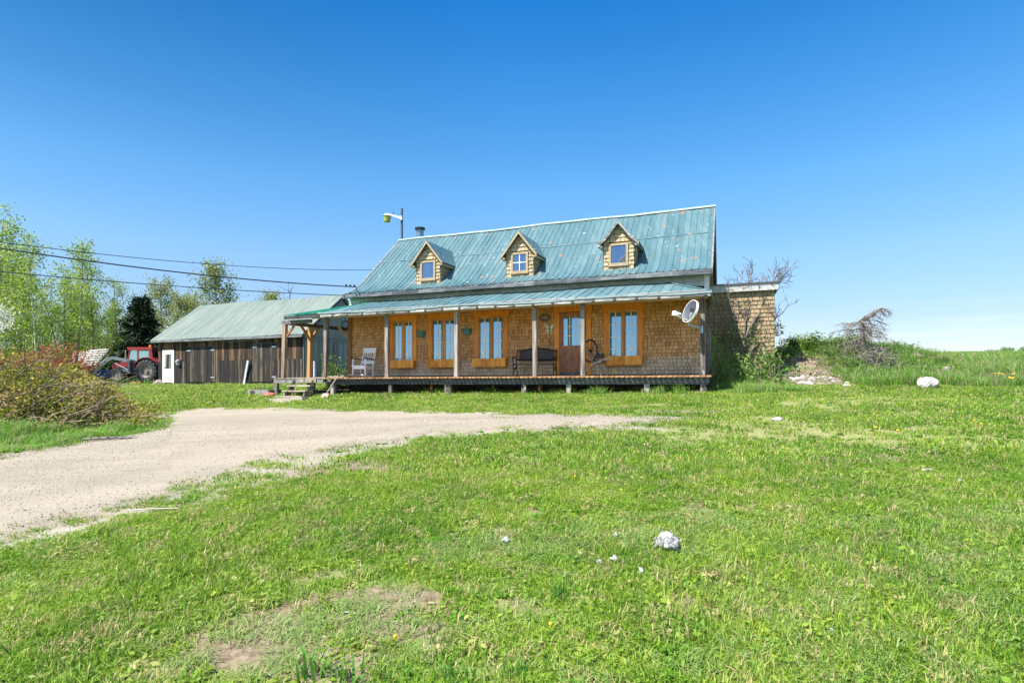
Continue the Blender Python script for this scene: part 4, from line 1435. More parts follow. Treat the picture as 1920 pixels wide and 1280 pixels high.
# ---- posts
PH = 1.99
for u_ in (-11.03, -8.36, -5.63, -4.11):
    mb = MB(); s_ = .062; j = random.uniform(-.012, .012)
    P = H([u_ - s_, u_ + s_, u_ + s_, u_ - s_, u_ - s_ + j, u_ + s_ + j, u_ + s_ + j, u_ - s_ + j], [VP - s_, VP - s_, VP + s_, VP + s_] * 2, [DK] * 4 + [PH] * 4)
    mb.add(P, [(3, 2, 1, 0), (4, 5, 6, 7), (0, 1, 5, 4), (1, 2, 6, 5), (2, 3, 7, 6), (3, 0, 4, 7)])
    mb.build('porch_post', M['post'], house)
mb = MB(); hbox(mb, -.76, -.64, VP - .06, VP + .06, DK, PH); mb.build('porch_post', M['post'], house)
for u_, v_, mt, lean in ((-13.62, VP, 'post', .05), (-15.5, VP - .03, 'post_bleached', .06), (-15.5, -.72, 'post_orange', .06)):
    mb = MB(); s_ = .07
    P = H([u_ - s_ - lean, u_ + s_ - lean, u_ + s_ - lean, u_ - s_ - lean, u_ - s_, u_ + s_, u_ + s_, u_ - s_], [v_ - s_, v_ - s_, v_ + s_, v_ + s_] * 2, [DK] * 4 + [1.84 if v_ != VP or u_ < -14 else 1.99] * 4)
    mb.add(P, [(3, 2, 1, 0), (4, 5, 6, 7), (0, 1, 5, 4), (1, 2, 6, 5), (2, 3, 7, 6), (3, 0, 4, 7)])
    mb.build('porch_post', M[mt], house)
for p, q in (((-15.45, VP - .03, 1.35), (-15.0, VP - .03, 1.86)), ((-15.5, -.72, 1.3), (-15.5, -1.25, 1.86)), ((-15.5, -.72, 1.3), (-15.5, -.2, 1.86)), ((UL + .02, -.1, 1.4), (UL - .45, -.1, 1.86))):
    mb = MB(); mb.bar(H(*p), H(*q), .05, .09)
    mb.build('post_brace', M['post_orange'], house)

# ---- porch floor: boards run out from the wall with open joints
mb = MB(); u_ = -13.62
while u_ < -.55:
    w_ = .148 + random.uniform(-.004, .004)
    e = random.uniform(-.02, .012)
    hbox(mb, u_, u_ + w_ - .026, VP - .20 + e, -.03, DK - .04, DK + random.uniform(-.004, .003))
    u_ += w_
mb.build('porch_floor', M['deck'], house)
mb = MB()
for a, b in ((-13.6, -9.3), (-9.295, -4.9), (-4.895, -.56)):
    hbox(mb, a, b, VP - .05, VP, DK - .245, DK - .042)
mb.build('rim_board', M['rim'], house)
mb = MB(); hbox(mb, -.6, -.55, VP - .04, -.05, DK - .23, DK - .042); mb.build('rim_board', M['grey_wood'], house)
mb = MB()
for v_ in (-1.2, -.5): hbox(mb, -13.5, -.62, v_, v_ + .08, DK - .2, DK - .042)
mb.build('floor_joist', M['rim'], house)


def leg(u_, v_, s0, s1, mt):
    g = H(u_, v_, 0)
    zb = float(zt(g[0], g[1])) - .06
    top = H(u_, v_, DK - .245)
    mb = MB(); mb.bar(np.array((top[0], top[1], zb)), top, s0, s1, up=(EYV[0], EYV[1], 0))
    mb.build('porch_support', M[mt], house)


for u_, s_ in ((-13.35, .14), (-10.9, .12), (-8.68, .22), (-6.0, .14), (-4.55, .14), (-2.22, .15), (-.68, .16)):
    leg(u_, VP + .02, s_, .12, 'post')
for u_ in (-9.75, -5.75, -1.35): leg(u_, -1.2, .1, .1, 'post_orange')
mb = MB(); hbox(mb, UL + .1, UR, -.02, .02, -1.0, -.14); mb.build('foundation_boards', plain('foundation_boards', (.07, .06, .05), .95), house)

# ---- landing and steps at the left end
mb = MB(); L0 = -16.0
for k in range(9):
    hbox(mb, L0, -13.63, VP - .11 + k * .205, VP - .11 + k * .205 + .196, DK - .035, DK + .002 * (k % 2))
for k in range(14): hbox(mb, L0, UL - .05, -.2 + k * .16, -.2 + k * .16 + .15, DK - .035, DK + .002 * (k % 2))
mb.build('landing_floor', M['step'], house)
mb = MB(); hbox(mb, L0 + .01, -13.7, VP - .09, VP - .05, DK - .19, DK - .037); hbox(mb, L0 + .01, L0 + .05, VP - .049, -.3, DK - .19, DK - .037)
mb.build('landing_rim', M['grey_wood'], house)
leg2 = ((L0 + .1, VP - .03), (L0 + .15, -.4), (-14.35, VP + .1), (-14.1, -.9))
for u_, v_ in leg2:
    g = H(u_, v_, 0); zb = float(zt(g[0], g[1])) - .06; top = H(u_, v_, DK - .19 if u_ < -15 else DK - .04)
    mb = MB(); mb.bar(np.array((top[0], top[1], zb)), top, .13, .11, up=(EYV[0], EYV[1], 0)); mb.build('porch_support', M['grey_wood'], house)
steps = thing('porch_steps', 'four open wooden steps leading up to the left end of the porch', 'steps', H(-14.9, VP - .5, -1.0).tolist())
S0, S1 = -15.12, -14.05
run, rise = .25, .185
for k in range(1, 4):
    mb = MB(); vf = VP - .12 - run * k
    hbox(mb, S0, S1, vf, vf + .26, DK - .08 - rise * k - .038, DK - .08 - rise * k)
    mb.build('tread', M['step'], steps)
for u_ in (S0 + .08, S1 - .1):
    mb = MB()
    out = [(VP - .115, DK - .05)]
    for k in range(1, 4):
        vf = VP - .10 - run * k
        out += [(vf + run, DK - .08 - rise * k - .04), (vf + .02, DK - .08 - rise * k - .04)]
        if k < 3: pass
    out += [(VP - .10 - run * 3 + .02, DK - .08 - rise * 4 - .03), (VP - .10 - run * 3 + .3, DK - .08 - rise * 4 - .03), (VP - .115, DK - .42)]
    mb.prism([H(u_, v, w) for v, w in out], (EXV[0] * .05, EXV[1] * .05, 0))
    mb.build('stringer', M['step'], steps)
mb = MB(); hbox(mb, S0 + .3, S1 + .06, VP - .13, VP - .095, DK - .17, DK - .04); mb.build('riser_board', M['step'], steps)
g0 = G(541, 754)
gp = thing('ground_plank', 'thick grey plank lying on the ground at the foot of the steps', 'plank', g0)
mb = MB(); ex3 = np.array((EXV[0], EXV[1], 0))
A_ = g0 - ex3 * .68; B_ = g0 + ex3 * .68
mb.bar((A_[0], A_[1], float(zt(A_[0], A_[1])) + .06), (B_[0], B_[1], float(zt(B_[0], B_[1])) + .08), .26, .15)
mb.build('timber', M['step'], gp)

# ---- flat-roofed side extension
EE = 1.3
ER = 1.34
mb = MB(); hbox(mb, UR + .001, ER, EE, EE + 4.5, -.9, 2.62)
ext = mb.build('side_extension', M['shingle_back'], house)
mb = MB(); shingles(mb, lambda a, o, b: H(a, EE - o, b), UR + .02, ER, -.62, 2.55, .135, .11, .22, thick=.024, seed=61)
shingles(mb, lambda a, o, b: H(ER + o, a, b), EE, EE + 4.5, -.62, 2.55, .135, .11, .22, thick=.024, seed=62)
mb.build('extension_shingles', M['shingle_tan'], ext)
mb = MB(); hbox(mb, UR + .03, ER + .11, EE - .12, EE - .085, 2.53, 2.76)
hbox(mb, ER + .075, ER + .11, EE - .084, EE + 4.6, 2.53, 2.76)
mb.build('extension_fascia', plain('grey_white_cap', (.38, .38, .37), .6, 0, .25, 9), ext)
mb = MB(); hbox(mb, UR + .03, ER + .16, EE - .16, EE + 4.65, 2.761, 2.80)
mb.build('extension_roof', plain('dark_roof_felt', (.09, .09, .1), .8), ext)
mb = MB(); hbox(mb, UR + .03, ER + .074, EE - .084, EE, 2.53, 2.56)
mb.build('extension_soffit', M['grey_wood'], ext)

# ------------------------------------------------------------------ barn
BD = 22.85
def B(u, v, w): return H(u, v, w, BD)
def bbox(mb, u0, u1, v0, v1, w0, w1, rnd=None):
    P = B([u0, u1, u1, u0, u0, u1, u1, u0], [v0, v0, v1, v1, v0, v0, v1, v1], [w0] * 4 + [w1] * 4)
    return mb.add(P, [(3, 2, 1, 0), (4, 5, 6, 7), (0, 1, 5, 4), (1, 2, 6, 5), (2, 3, 7, 6), (3, 0, 4, 7)], rnd)

barn = thing('barn', 'long weathered board barn with pale green metal roof and white side door', 'barn', B(-25.5, 0, -.45).tolist())
bl, br = -30.85, -20.3
bm0, bm1, bmm = -.6, 2.05, .75
MAND = (-30.45, -29.55)
LD = [(-28.6, -26.35, 1.52), (-23.75, -22.0, 1.60)]

def boards(mb, u0, u1, w0, w1, v=0, wmin=.10, wmax=.16, jag=0.0, skip=()):
    a = u0
    while a < u1 - .02:
        w = min(random.uniform(wmin, wmax), u1 - a)
        if not any(s0 - .02 < a + w / 2 < s1 + .02 for s0, s1 in skip):
            t = random.uniform(.018, .032)
            bbox(mb, a + .004, a + w - .004, v - t, v, w0 + random.uniform(-jag, jag), w1 + random.uniform(-jag, jag))
        a += w

mb = MB()
bbox(mb, bl + .02, br - .02, .001, 6.0, bm0, 2.0)
P = [B(br - .02, 0, 2.0), B(br - .02, 3, 4.2), B(br - .02, 6, 2.0)]
mb.prism(P, (-EXV[0] * 10.4, -EXV[1] * 10.4, 0))
mb.build('barn_frame', plain('barn_interior', (.02, .017, .015), .95), barn)
mb = MB(); boards(mb, bl, br, bmm + .0, bm1, 0, skip=[MAND] + [(a, b) for a, b, _ in LD])
for a, b, t in LD: boards(mb, a + .0, b, t + .03, bm1, 0)
boards(mb, MAND[0], MAND[1], 1.42, bm1, 0)
mb.build('upper_boards', M['barn_up'], barn)
for a, b in ((bl, MAND[0]), (MAND[1], LD[0][0]), (LD[0][1], LD[1][0]), (LD[1][1], br)):
    mb = MB(); boards(mb, a + .01, b - .01, bm0, bmm - .006, -.012, jag=.008)
    mb.build('lower_boards', M['barn_low'], barn)
for a, b, t in LD:
    mb = MB(); x = a + .03
    while x < b - .05:
        w = min(random.uniform(.12, .2), b - .03 - x); bbox(mb, x + .005, x + w - .005, -.03 - random.uniform(0, .012), 0, -.42, t); x += w
    dr = mb.build('barn_door', M['barn_low'], barn, label='wide plank barn door, blackened and bare in places')
    for hu, hw_ in ((a + .06, t - .22), (b - .36, t - .22), (b - .36, -.2)):
        mb = MB(); bbox(mb, hu, hu + .3, -.055, -.044, hw_, hw_ + .07); mb.build('hinge', M['steel'], dr)
    mb = MB(); bbox(mb, a - .05, b + .05, -.05, 0, t + .006, t + .028); mb.build('door_header', RAF, barn)
mb = MB(); a, b = MAND
bbox(mb, a, a + .11, -.06, 0, -.48, 1.40); bbox(mb, b - .11, b, -.06, 0, -.48, 1.40); bbox(mb, a + .11, b - .11, -.06, 0, 1.28, 1.40)
bbox(mb, a + .115, a + .2, -.045, 0, -.44, 1.275); bbox(mb, b - .2, b - .115, -.045, 0, -.44, 1.275)
bbox(mb, a + .2, b - .2, -.045, 0, 1.17, 1.275); bbox(mb, a + .2, b - .2, -.045, 0, .22, .34); bbox(mb, a + .2, b - .2, -.03, 0, -.44, .22)
sd = mb.build('side_door', M['white'], barn, label='white side door with a tall dark pane')
mb = MB(); bbox(mb, a + .2, b - .2, -.025, -.01, .34, 1.17); mb.build('pane', M['pane_black'], sd)
mb = MB(); mb.lathe([(0, 0), (.035, .01), (.03, .05), (0, .06)], B(a + .17, -.045, .42), axis=(-EYV[0], -EYV[1], 0), seg=8); mb.build('handle', M['steel'], sd)
mb = MB(); bbox(mb, -29.25, -29.02, -.14, -.03, .55, .86); mb.lathe([(.09, 0), (.09, .09), (.06, .1)], B(-29.13, -.14, .74), axis=(-EYV[0], -EYV[1], 0), seg=12)
mb.build('electric_meter', M['steel'], barn)
mb = MB()
for v_ in np.arange(0, 6.0, .2):
    top = 2.0 + min(v_ + .1, 6 - v_ - .1) * .72
    bbox(mb, br - .02, br + .012 + random.uniform(0, .01), v_ + .004, v_ + .196, -.6, min(top, 1.66))
bbox(mb, br - .02, br + .03, -.03, .06, -.6, 1.95)
for v_, a, b in ((0, 1.67, 1.9),):
    bbox(mb, br - .02, br + .012, .1, 5.9, a, b)
P = [B(br + .012, .05, 1.91), B(br + .012, 3, 4.15), B(br + .012, 5.95, 1.91)]
mb.prism(P, (-EXV[0] * .03, -EXV[1] * .03, 0), .6)
mb.build('gable_boards', M['barn_side'], barn)
def barn_w(u, v):
    v = np.asarray(v, float); v = np.where(v > 3, 6 - v, v)
    return 1.98 + (v + .3) * (4.36 - 1.98) / 3.3 + .02 * np.sin(u * 1.1)
mb = MB(); rib_sheet(mb, [bl - .32, br + .16], [-.3, .3, 1, 1.8, 2.5, 3.0], barn_w, np.arange(bl - .25, br + .1, .165), .022, .035, .003, 71, fr=B)
rib_sheet(mb, [bl - .32, br + .16], [3.0, 4, 5, 6.3], barn_w, np.arange(bl - .25, br + .1, .33), .022, .035, .003, 72, fr=B)
rf = mb.build('roof', M['roof_barn'], barn)
mb = MB(); bbox(mb, bl - .3, br + .14, -.3, -.26, 1.85, 1.965); mb.build('eave_board', M['fascia_dark'], barn)
mb = MB()
for s0, s1 in ((-.28, 3.0), (3.0, 6.28)):
    P0 = B(br + .1, s0, float(barn_w(br, s0)) - .09); P1 = B(br + .1, s1, float(barn_w(br, s1)) - .09)
    mb.bar(P0, P1, .04, .15)
mb.build('barge_board', M['fascia_dark'], barn)
wire_pts = [B(-28.7, -.05, 1.83), B(-27, -.06, 1.86), B(-25.2, -.06, 1.76), B(-23.4, -.06, 1.80), B(-21.8, -.05, 1.93)]
mb = MB(); mb.tube(wire_pts, .008, 4); mb.build('cable', M['white_old'], barn)

# ------------------------------------------------------------------ small things at the barn
g = G(457, 721)
pl = thing('leaning_plank', 'pale plank leaning against the barn between its two wide doors', 'plank', g)
tp = B(0, 0, 0); t_ = at(465, 676, 29.8)
mb = MB(); mb.bar(g + (0, 0, -.02), t_, .13, .035, up=(-.4, -.9, 0)); mb.build('board', M['white_old'], pl)

g = G(487, 741)
pb = thing('raised_planter', 'low weathered wooden garden planter with sprouting grass beside the steps', 'planter', g)
mb = MB(); zz = g[2]
def gp_(u, v, z, o=g): return np.array((o[0] + EXV[0] * u + EYV[0] * v, o[1] + EXV[1] * u + EYV[1] * v, z))
for (u0, v0, u1, v1) in ((-.55, 0, .45, 0), (-.55, .6, .45, .6), (-.55, 0, -.55, .6), (.45, 0, .45, .6)):
    mb.bar(gp_(u0, v0, zz + .08), gp_(u1, v1, zz + .10), .06, .24)
mb.build('sides', M['grey_wood'], pb)
mb = MB(); mb.box(gp_(-.05, .3, zz + .1), (.9, .5, .14)); mb.build('soil', plain('dark_soil', (.08, .055, .04), .95), pb)
mb = MB()
for k in range(5):
    q, r = blades(60, .14, .08, .3, .012, .8, seed=900 + k); mb.quads(q + gp_(-.42 + .18 * k, .3, zz + .16), r)
mb.build('grass', GM_TALL, pb)

g = G(252, 722)
br_ = thing('wooden_block', 'short squared brown timber block on the bare slab by the tractor', 'block', g)
mb = MB(); mb.box(g + (0, 0, .1), (.36, .2, .19)); mb.box(g + (.28, .02, .11), (.24, .22, .2)); mb.build('block', wood('brown_block', [(.2, .09, .03), (.36, .17, .07), (.42, .24, .12)], (6, 6, 6)), br_)
g = G(245, 725)
sl = thing('concrete_slab', 'flat pale concrete slab in the grass in front of the tractor', 'slab', g)
mb = MB(); mb.box(g + (0, 0, .0), (1.55, .9, .10)); mb.build('slab', M['stone'], sl)
g = G(296, 722)
st = thing('rough_stone', 'rough grey stone in the grass by the barn corner', 'stone', g)
r_ = rock_mb(5, .28, .22, .24); r_.v = [v + g + (0, 0, .08) for v in r_.v]; r_.build('stone', M['stone'], st)

# ------------------------------------------------------------------ tractor (forward = -x in its own frame)
tp_ = at(268, 720, 34.2); tz = float(zt(tp_[0], tp_[1]))
tr = thing('tractor', 'old red farm tractor with a grey front loader, parked beside the barn', 'tractor', (tp_[0], tp_[1], tz))
TO = np.array((tp_[0], tp_[1], tz))
ca, sa = math.cos(-.10), math.sin(-.10)
def T(x, y, z):
    x = np.asarray(x, float); y = np.asarray(y, float); z = np.asarray(z, float)
    x, y, z = np.broadcast_arrays(x, y, z)
    return np.stack([TO[0] + x * ca - y * sa, TO[1] + x * sa + y * ca, TO[2] + z], -1)
def tbox(mb, x0, x1, y0, y1, z0, z1, rnd=None):
    return mb.add(T([x0, x1, x1, x0, x0, x1, x1, x0], [y0, y0, y1, y1, y0, y0, y1, y1], [z0] * 4 + [z1] * 4), [(3, 2, 1, 0), (4, 5, 6, 7), (0, 1, 5, 4), (1, 2, 6, 5), (2, 3, 7, 6), (3, 0, 4, 7)], rnd)
def tpr(mb, prof, y0, y1, rnd=None):
    a = [T(x, y0, z) for x, z in prof]; d = T(0, y1, 0) - T(0, y0, 0)
    return mb.prism(a, d, rnd)
RED = plain('faded_red_paint', (.21, .013, .017), .4, 0, .25, 5)
LGR = plain('grey_loader_paint', (.13, .15, .165), .45, .2, .25, 5)
TYR = plain('tyre_rubber', (.03, .03, .032), .9, 0, .3, 20)
RIMM = plain('dull_rim_paint', (.20, .17, .15), .6, .2, .3)
yaxis = T(0, -1, 0) - T(0, 0, 0)
def wheel(x, y, z, R_, w, nl):
    mb = MB()
    prof = [(R_ * .56, -w / 2), (R_ * .8, -w / 2 - .02), (R_ * .95, -w * .42), (R_ * .965, 0), (R_ * .95, w * .42), (R_ * .8, w / 2 + .02), (R_ * .56, w / 2)]
    mb.lathe(prof, T(x, y, z), axis=yaxis, seg=32, caps=False)
    wh = mb.build('wheel', TYR, tr, smooth=False)
    mb = MB()
    for k in range(nl):
        for sg in (-1, 1):
            a = 2 * math.pi * (k + (.5 if sg > 0 else 0)) / nl
            p0 = T(x + R_ * .97 * math.cos(a), y, z + R_ * .97 * math.sin(a))
            a2 = a + .32
            p1 = T(x + R_ * .93 * math.cos(a2), y + sg * (w / 2 + .015), z + R_ * .93 * math.sin(a2))
            mb.bar(p0, p1, .05, .09, up=(math.cos(a), 0, math.sin(a)))
    mb.build('tread', TYR, wh)
    mb = MB(); mb.lathe([(R_ * .57, w * .1), (R_ * .57, w * .48), (R_ * .5, w * .46), (R_ * .42, w * .2), (R_ * .16, w * .22), (R_ * .15, w * .4), (.0, w * .42)], T(x, y, z), axis=yaxis, seg=24)
    mb.build('rim', RIMM, wh)
for yy in (-.75, .75): wheel(.95, yy, .72, .72, .42, 18)
for yy in (-.70, .70): wheel(-1.05, yy, .47, .47, .28, 14)
mb = MB(); tbox(mb, -1.35, -.1, -.28, .28, .55, .95); tbox(mb, -.3, .9, -.35, .35, .5, .9); tbox(mb, .8, 1.1, -.55, .55, .62, .82); tbox(mb, -1.12, -.98, -.58, .58, .42, .52)
mb.build('chassis', plain('grimy_engine', (.05, .05, .05), .6, .3, .4), tr)
mb = MB(); tpr(mb, [(-1.75, .62), (-1.75, 1.17), (-1.6, 1.24), (-.45, 1.30), (-.45, .98), (-1.1, .96), (-1.3, .62)], -.31, .31)
mb.build('hood', RED, tr)
mb = MB(); tbox(mb, -1.765, -1.752, -.25, .25, .72, 1.12); mb.build('grille', M['black'], tr)
for sy in (-.2, .2):
    mb = MB(); mb.lathe([(0, 0), (.075, .0), (.08, .03), (0, .035)], T(-1.765, sy, 1.0), axis=T(-1, 0, 0) - T(0, 0, 0), seg=12)
    mb.build('headlight', M['white_old'], tr)
mb = MB(); tbox(mb, -.42, 0.0, -.42, .42, .52, 1.22); mb.build('side_tank', LGR, tr)
# cab: posts, roof, panels, glass
cab = MB()
tbox(cab, -.42, 1.12, -.68, .68, 1.98, 2.10); tbox(cab, -.55, 1.05, -.62, .62, 2.10, 2.16)
c_roof = cab.build('cab_roof', RED, tr)
mb = MB()
for yy in (-.66, .60):
    mb.add(T([-.52, -.46, -.30, -.36] * 2, [yy] * 4 + [yy + .06] * 4, [1.22, 1.22, 1.98, 1.98] * 2), [(3, 2, 1, 0), (4, 5, 6, 7), (0, 1, 5, 4), (1, 2, 6, 5), (2, 3, 7, 6), (3, 0, 4, 7)])
    tbox(mb, .15, .24, yy, yy + .06, .72, 1.98)
    mb.add(T([1.12, 1.19, 1.11, 1.02] * 2, [yy] * 4 + [yy + .06] * 4, [1.24, 1.24, 1.98, 1.98] * 2), [(3, 2, 1, 0), (4, 5, 6, 7), (0, 1, 5, 4), (1, 2, 6, 5), (2, 3, 7, 6), (3, 0, 4, 7)])
    tbox(mb, -.46, 1.14, yy, yy + .06, 1.15, 1.235); tbox(mb, .9, 1.1, yy + .005, yy + .055, 1.236, 1.979)
    tbox(mb, .24, .40, yy + .005, yy + .055, .7, 1.149)
tbox(mb, 1.06, 1.14, -.6, .6, 1.15, 1.3); tbox(mb, -.46, -.38, -.6, .6, 1.0, 1.24)
mb.build('cab_frame', RED, tr)
CG = glass_mat('tractor_glass', (.03, .07, .08), .3, (.4, .62, .7))
mb = MB(); mb.add(T([-.44, .15, .15, -.30], [-.63] * 4, [1.24, 1.24, 1.97, 1.97]), [(0, 1, 2, 3)]); tbox(mb, .26, .89, -.64, -.63, 1.25, 1.94)
mb.build('cab_window', CG, tr)
mb = MB(); mb.add(T([-.44, .15, .15, -.30], [.63] * 4, [1.24, 1.24, 1.97, 1.97]), [(0, 1, 2, 3)]); tbox(mb, .26, .89, .63, .64, 1.25, 1.94); mb.add(T([-.45, -.45, -.32, -.32], [-.58, .58, .58, -.58], [1.25, 1.25, 1.97, 1.97]), [(0, 1, 2, 3)])
mb.build('cab_window', CG, tr)
mb = MB(); tbox(mb, .42, .85, -.25, .25, 1.0, 1.12); tbox(mb, .78, .9, -.25, .25, 1.12, 1.6); mb.build('seat', M['black'], tr)
for yy in (-.96, .5):
    mb = MB(); prev = None
    for a in np.linspace(.15 * math.pi, .92 * math.pi, 10):
        p = (.95 + .83 * math.cos(a), .72 + .8 * math.sin(a))
        if prev: mb.add(T([prev[0], p[0], p[0], prev[0], prev[0], p[0], p[0], prev[0]], [yy, yy, yy + .46, yy + .46] * 2, [prev[1], p[1], p[1], prev[1], prev[1] + .03, p[1] + .03, p[1] + .03, prev[1] + .03]), [(3, 2, 1, 0), (4, 5, 6, 7), (0, 1, 5, 4), (1, 2, 6, 5), (2, 3, 7, 6), (3, 0, 4, 7)])
        prev = p
    mb.build('fender', RED, tr)
mb = MB(); mb.tube([T(-1.05, -.1, 1.2), T(-1.05, -.1, 1.55)], .05, 8); mb.tube([T(-1.05, -.1, 1.55), T(-1.05, -.1, 2.0)], .033, 8)
mb.build('exhaust_pipe', wood('rusty_pipe', [(.2, .1, .06), (.4, .25, .18), (.5, .36, .28)], (5, 5, 5)), tr)
mb = MB(); mb.lathe([(.09, 0), (.09, .02), (.06, .1), (.0, .13)], T(.72, -.3, 2.17), seg=12); mb.build('beacon', plain('orange_beacon', (.75, .16, .01), .4), tr)
# loader arms and bucket
for yy in (-.78, .70):
    mb = MB(); pr_ = [(-.15, 1.30, .16), (-1.35, 1.52, .19), (-1.62, 1.42, .2), (-2.75, .42, .15)]
    for (x0, z0, h0), (x1, z1, h1) in zip(pr_, pr_[1:]):
        mb.bar(T(x0, yy + .04, z0), T(x1, yy + .04, z1), .09, (h0 + h1) / 2)
    mb.bar(T(-.2, yy + .04, .6), T(-.2, yy + .04, 1.36), .1, .3); mb.bar(T(-.95, yy + .04, .75), T(-.3, yy + .04, .75), .09, .16)
    mb.build('loader_arm', LGR, tr)
    mb = MB(); mb.bar(T(-.35, yy + .04, .8), T(-1.2, yy + .04, 1.2), .05, .05); mb.bar(T(-1.7, yy + .03, 1.5), T(-2.7, yy + .03, .75), .05, .06); mb.bar(T(-1.55, yy + .03, 1.45), T(-1.8, yy + .03, 1.45), .05, .05)
    mb.build('hydraulic_ram', M['steel'], tr)
mb = MB(); tpr(mb, [(-2.7, .3), (-2.75, .78), (-2.85, .8), (-2.82, .38), (-3.3, .12), (-3.5, .14), (-3.5, .09), (-3.25, .06), (-2.8, .12)], -.95, .95)
mb.build('bucket', plain('blue_bucket', (.04, .09, .26), .5, .2, .4), tr)

# ------------------------------------------------------------------ stacked pallets and a plastic-wrapped pile beyond the brush
PALW = plain('bleached_pallet_wood', (.34, .32, .31), .9, 0, .3, 6)
def pallet(o, ax, ay, nrm):
    mb = MB()
    o = np.array(o, float); ax = np.array(ax, float); ay = np.array(ay, float); nz = np.array(nrm, float)
    for k in range(7):
        f = k / 6
        mb.bar(o + ay * f, o + ay * f + ax, .11, .022, up=nz)
    for k in (0, .5, 1): mb.bar(o + ax * k - nz * .06, o + ax * k + ay - nz * .06, .05, .1, up=nz)
    return mb
for i, (px, py, lean, lab) in enumerate(((158, 672, .5, 'bleached slatted pallet tilted up at the right end of the pallet pile'), (138, 676, .35, 'grey slatted pallet leaning on the plastic wrapped pile'))):
    c = at(px, py, 35.2 + i * .2)
    t = thing('pallet', lab, 'pallet', c, 'pallets dumped beside the woods')
    pallet(c - np.array((.6, 0, .45)), (1.25, .12, .1), np.array((.45 - .2 * i, .5, .95)), np.array((.1, -.85, .5))).build('slats', PALW, t)
c = at(105, 681, 36.0); c[2] = float(zt(c[0], c[1]))
t = thing('wrapped_pile', 'long low pile wrapped in pale plastic behind the brush heap', 'pile', c)
mb = MB(); n = 14; seg = 12
Pg = np.zeros((n, seg, 3))
for i in range(n):
    for k in range(seg):
        a = math.pi * k / (seg - 1)
        rr = 1 + .12 * math.sin(i * 1.7 + k * .9) + .06 * random.random()
        Pg[i, k] = c + np.array((-2.1 + 4.2 * i / (n - 1), -.6 * math.cos(a) * rr, 1.28 * math.sin(a) ** .6 * rr * (1 - .25 * abs(i / (n - 1) - .5))))
mb.grid(Pg); mb.build('plastic_sheet', plain('pale_plastic', (.24, .24, .27), .35, 0, .2, 3), t, smooth=False)

# ------------------------------------------------------------------ things on and around the porch
def porch_frame(u, v, rz):
    """local axes for furniture: x to the right, y into the house, z up"""
    o = H(u, v, DK + .003)
    c, s = math.cos(rz), math.sin(rz)
    ex = np.array((EXV[0] * c + EYV[0] * s, EXV[1] * c + EYV[1] * s, 0)); ey = np.array((-EXV[0] * s + EYV[0] * c, -EXV[1] * s + EYV[1] * c, 0))
    def L(x, y, z): return o + ex * x + ey * y + np.array((0, 0, z))
    return o, L

# rocking chair, turned to the left
o_, L = porch_frame(-12.93, -.8, .05)
ch = thing('rocking_chair', 'white painted wooden rocking chair with dark arms on the porch', 'chair', o_)
WP = M['white']
for sx in (-.27, .27):
    mb = MB(); mb.tube([L(sx, y, .02 + .16 * (y / .55) ** 2 * .55) for y in np.linspace(-.5, .62, 10)], .024, 6); mb.build('rocker', WP, ch)
    mb = MB(); mb.tube([L(sx, -.3, .05), L(sx, -.29, .2), L(sx, -.285, .36), L(sx, -.27, .7)], [.022, .034, .026, .026], 8); mb.build('leg', WP, ch)
    mb = MB(); mb.tube([L(sx, .22, .03), L(sx, .24, .36), L(sx * .96, .36, .75), L(sx * .94, .47, 1.12)], [.024, .027, .027, .022], 8); mb.build('leg', WP, ch)
    mb = MB(); mb.tube([L(sx * 1.04, -.36, .715), L(sx * 1.04, -.1, .70), L(sx, .36, .66)], [.03, .022, .022], 6); mb.build('armrest', M['black'], ch)
mb = MB()
mb.add([L(-.3, -.33, .40), L(.3, -.33, .40), L(.27, .26, .35), L(-.27, .26, .35), L(-.3, -.33, .44), L(.3, -.33, .44), L(.27, .26, .39), L(-.27, .26, .39)], [(3, 2, 1, 0), (4, 5, 6, 7), (0, 1, 5, 4), (1, 2, 6, 5), (2, 3, 7, 6), (3, 0, 4, 7)])
mb.bar(L(-.27, -.31, .36), L(.27, -.31, .36), .03, .11); mb.bar(L(-.25, .24, .32), L(.25, .24, .32), .03, .08); mb.bar(L(-.27, -.3, .35), L(-.26, .24, .33), .03, .09); mb.bar(L(.27, -.3, .35), L(.26, .24, .33), .03, .09)
mb.build('seat', WP, ch)
mb = MB(); mb.bar(L(-.25, .445, 1.02), L(.25, .445, 1.02), .03, .2); mb.bar(L(-.26, .32, .56), L(.26, .32, .56), .03, .12)
for k in range(5):
    x = -.18 + .09 * k; mb.tube([L(x, .33, .6), L(x, .375, .76), L(x, .43, .93)], [.012, .02, .012], 6)
mb.build('backrest', WP, ch)

# iron bench
o_, L = porch_frame(-6.20, -.42, 0.0)
bn = thing('garden_bench', 'black iron bench with a curved panelled back against the wall', 'bench', o_)
bw = .72
for sx in (-bw, bw):
    mb = MB(); mb.tube([L(sx, -.22, 0), L(sx, -.16, .22), L(sx, -.2, .42), L(sx, -.24, .56), L(sx, -.18, .64), L(sx, .0, .62), L(sx, .12, .6)], .018, 6)
    mb.tube([L(sx, .24, 0), L(sx, .16, .22), L(sx, .1, .40), L(sx, .18, .7), L(sx, .22, .92)], .02, 6)
    mb.tube([L(sx, -.2, .40), L(sx, .1, .38)], .018, 6); mb.tube([L(sx, -.15, .22), L(sx, 0, .28), L(sx, .15, .22)], .012, 5); mb.tube([L(sx, -.16, .3), L(sx, 0, .2), L(sx, .12, .32)], .012, 5)
    mb.build('end_frame', M['black'], bn)
mb = MB()
for k in range(5): mb.box(L(0, -.19 + k * .072, .41), (1, 1, 1), m=np.stack([(L(1.42, 0, 0) - L(0, 0, 0)), (L(0, .055, 0) - L(0, 0, 0)), (0, 0, .03)], 1))
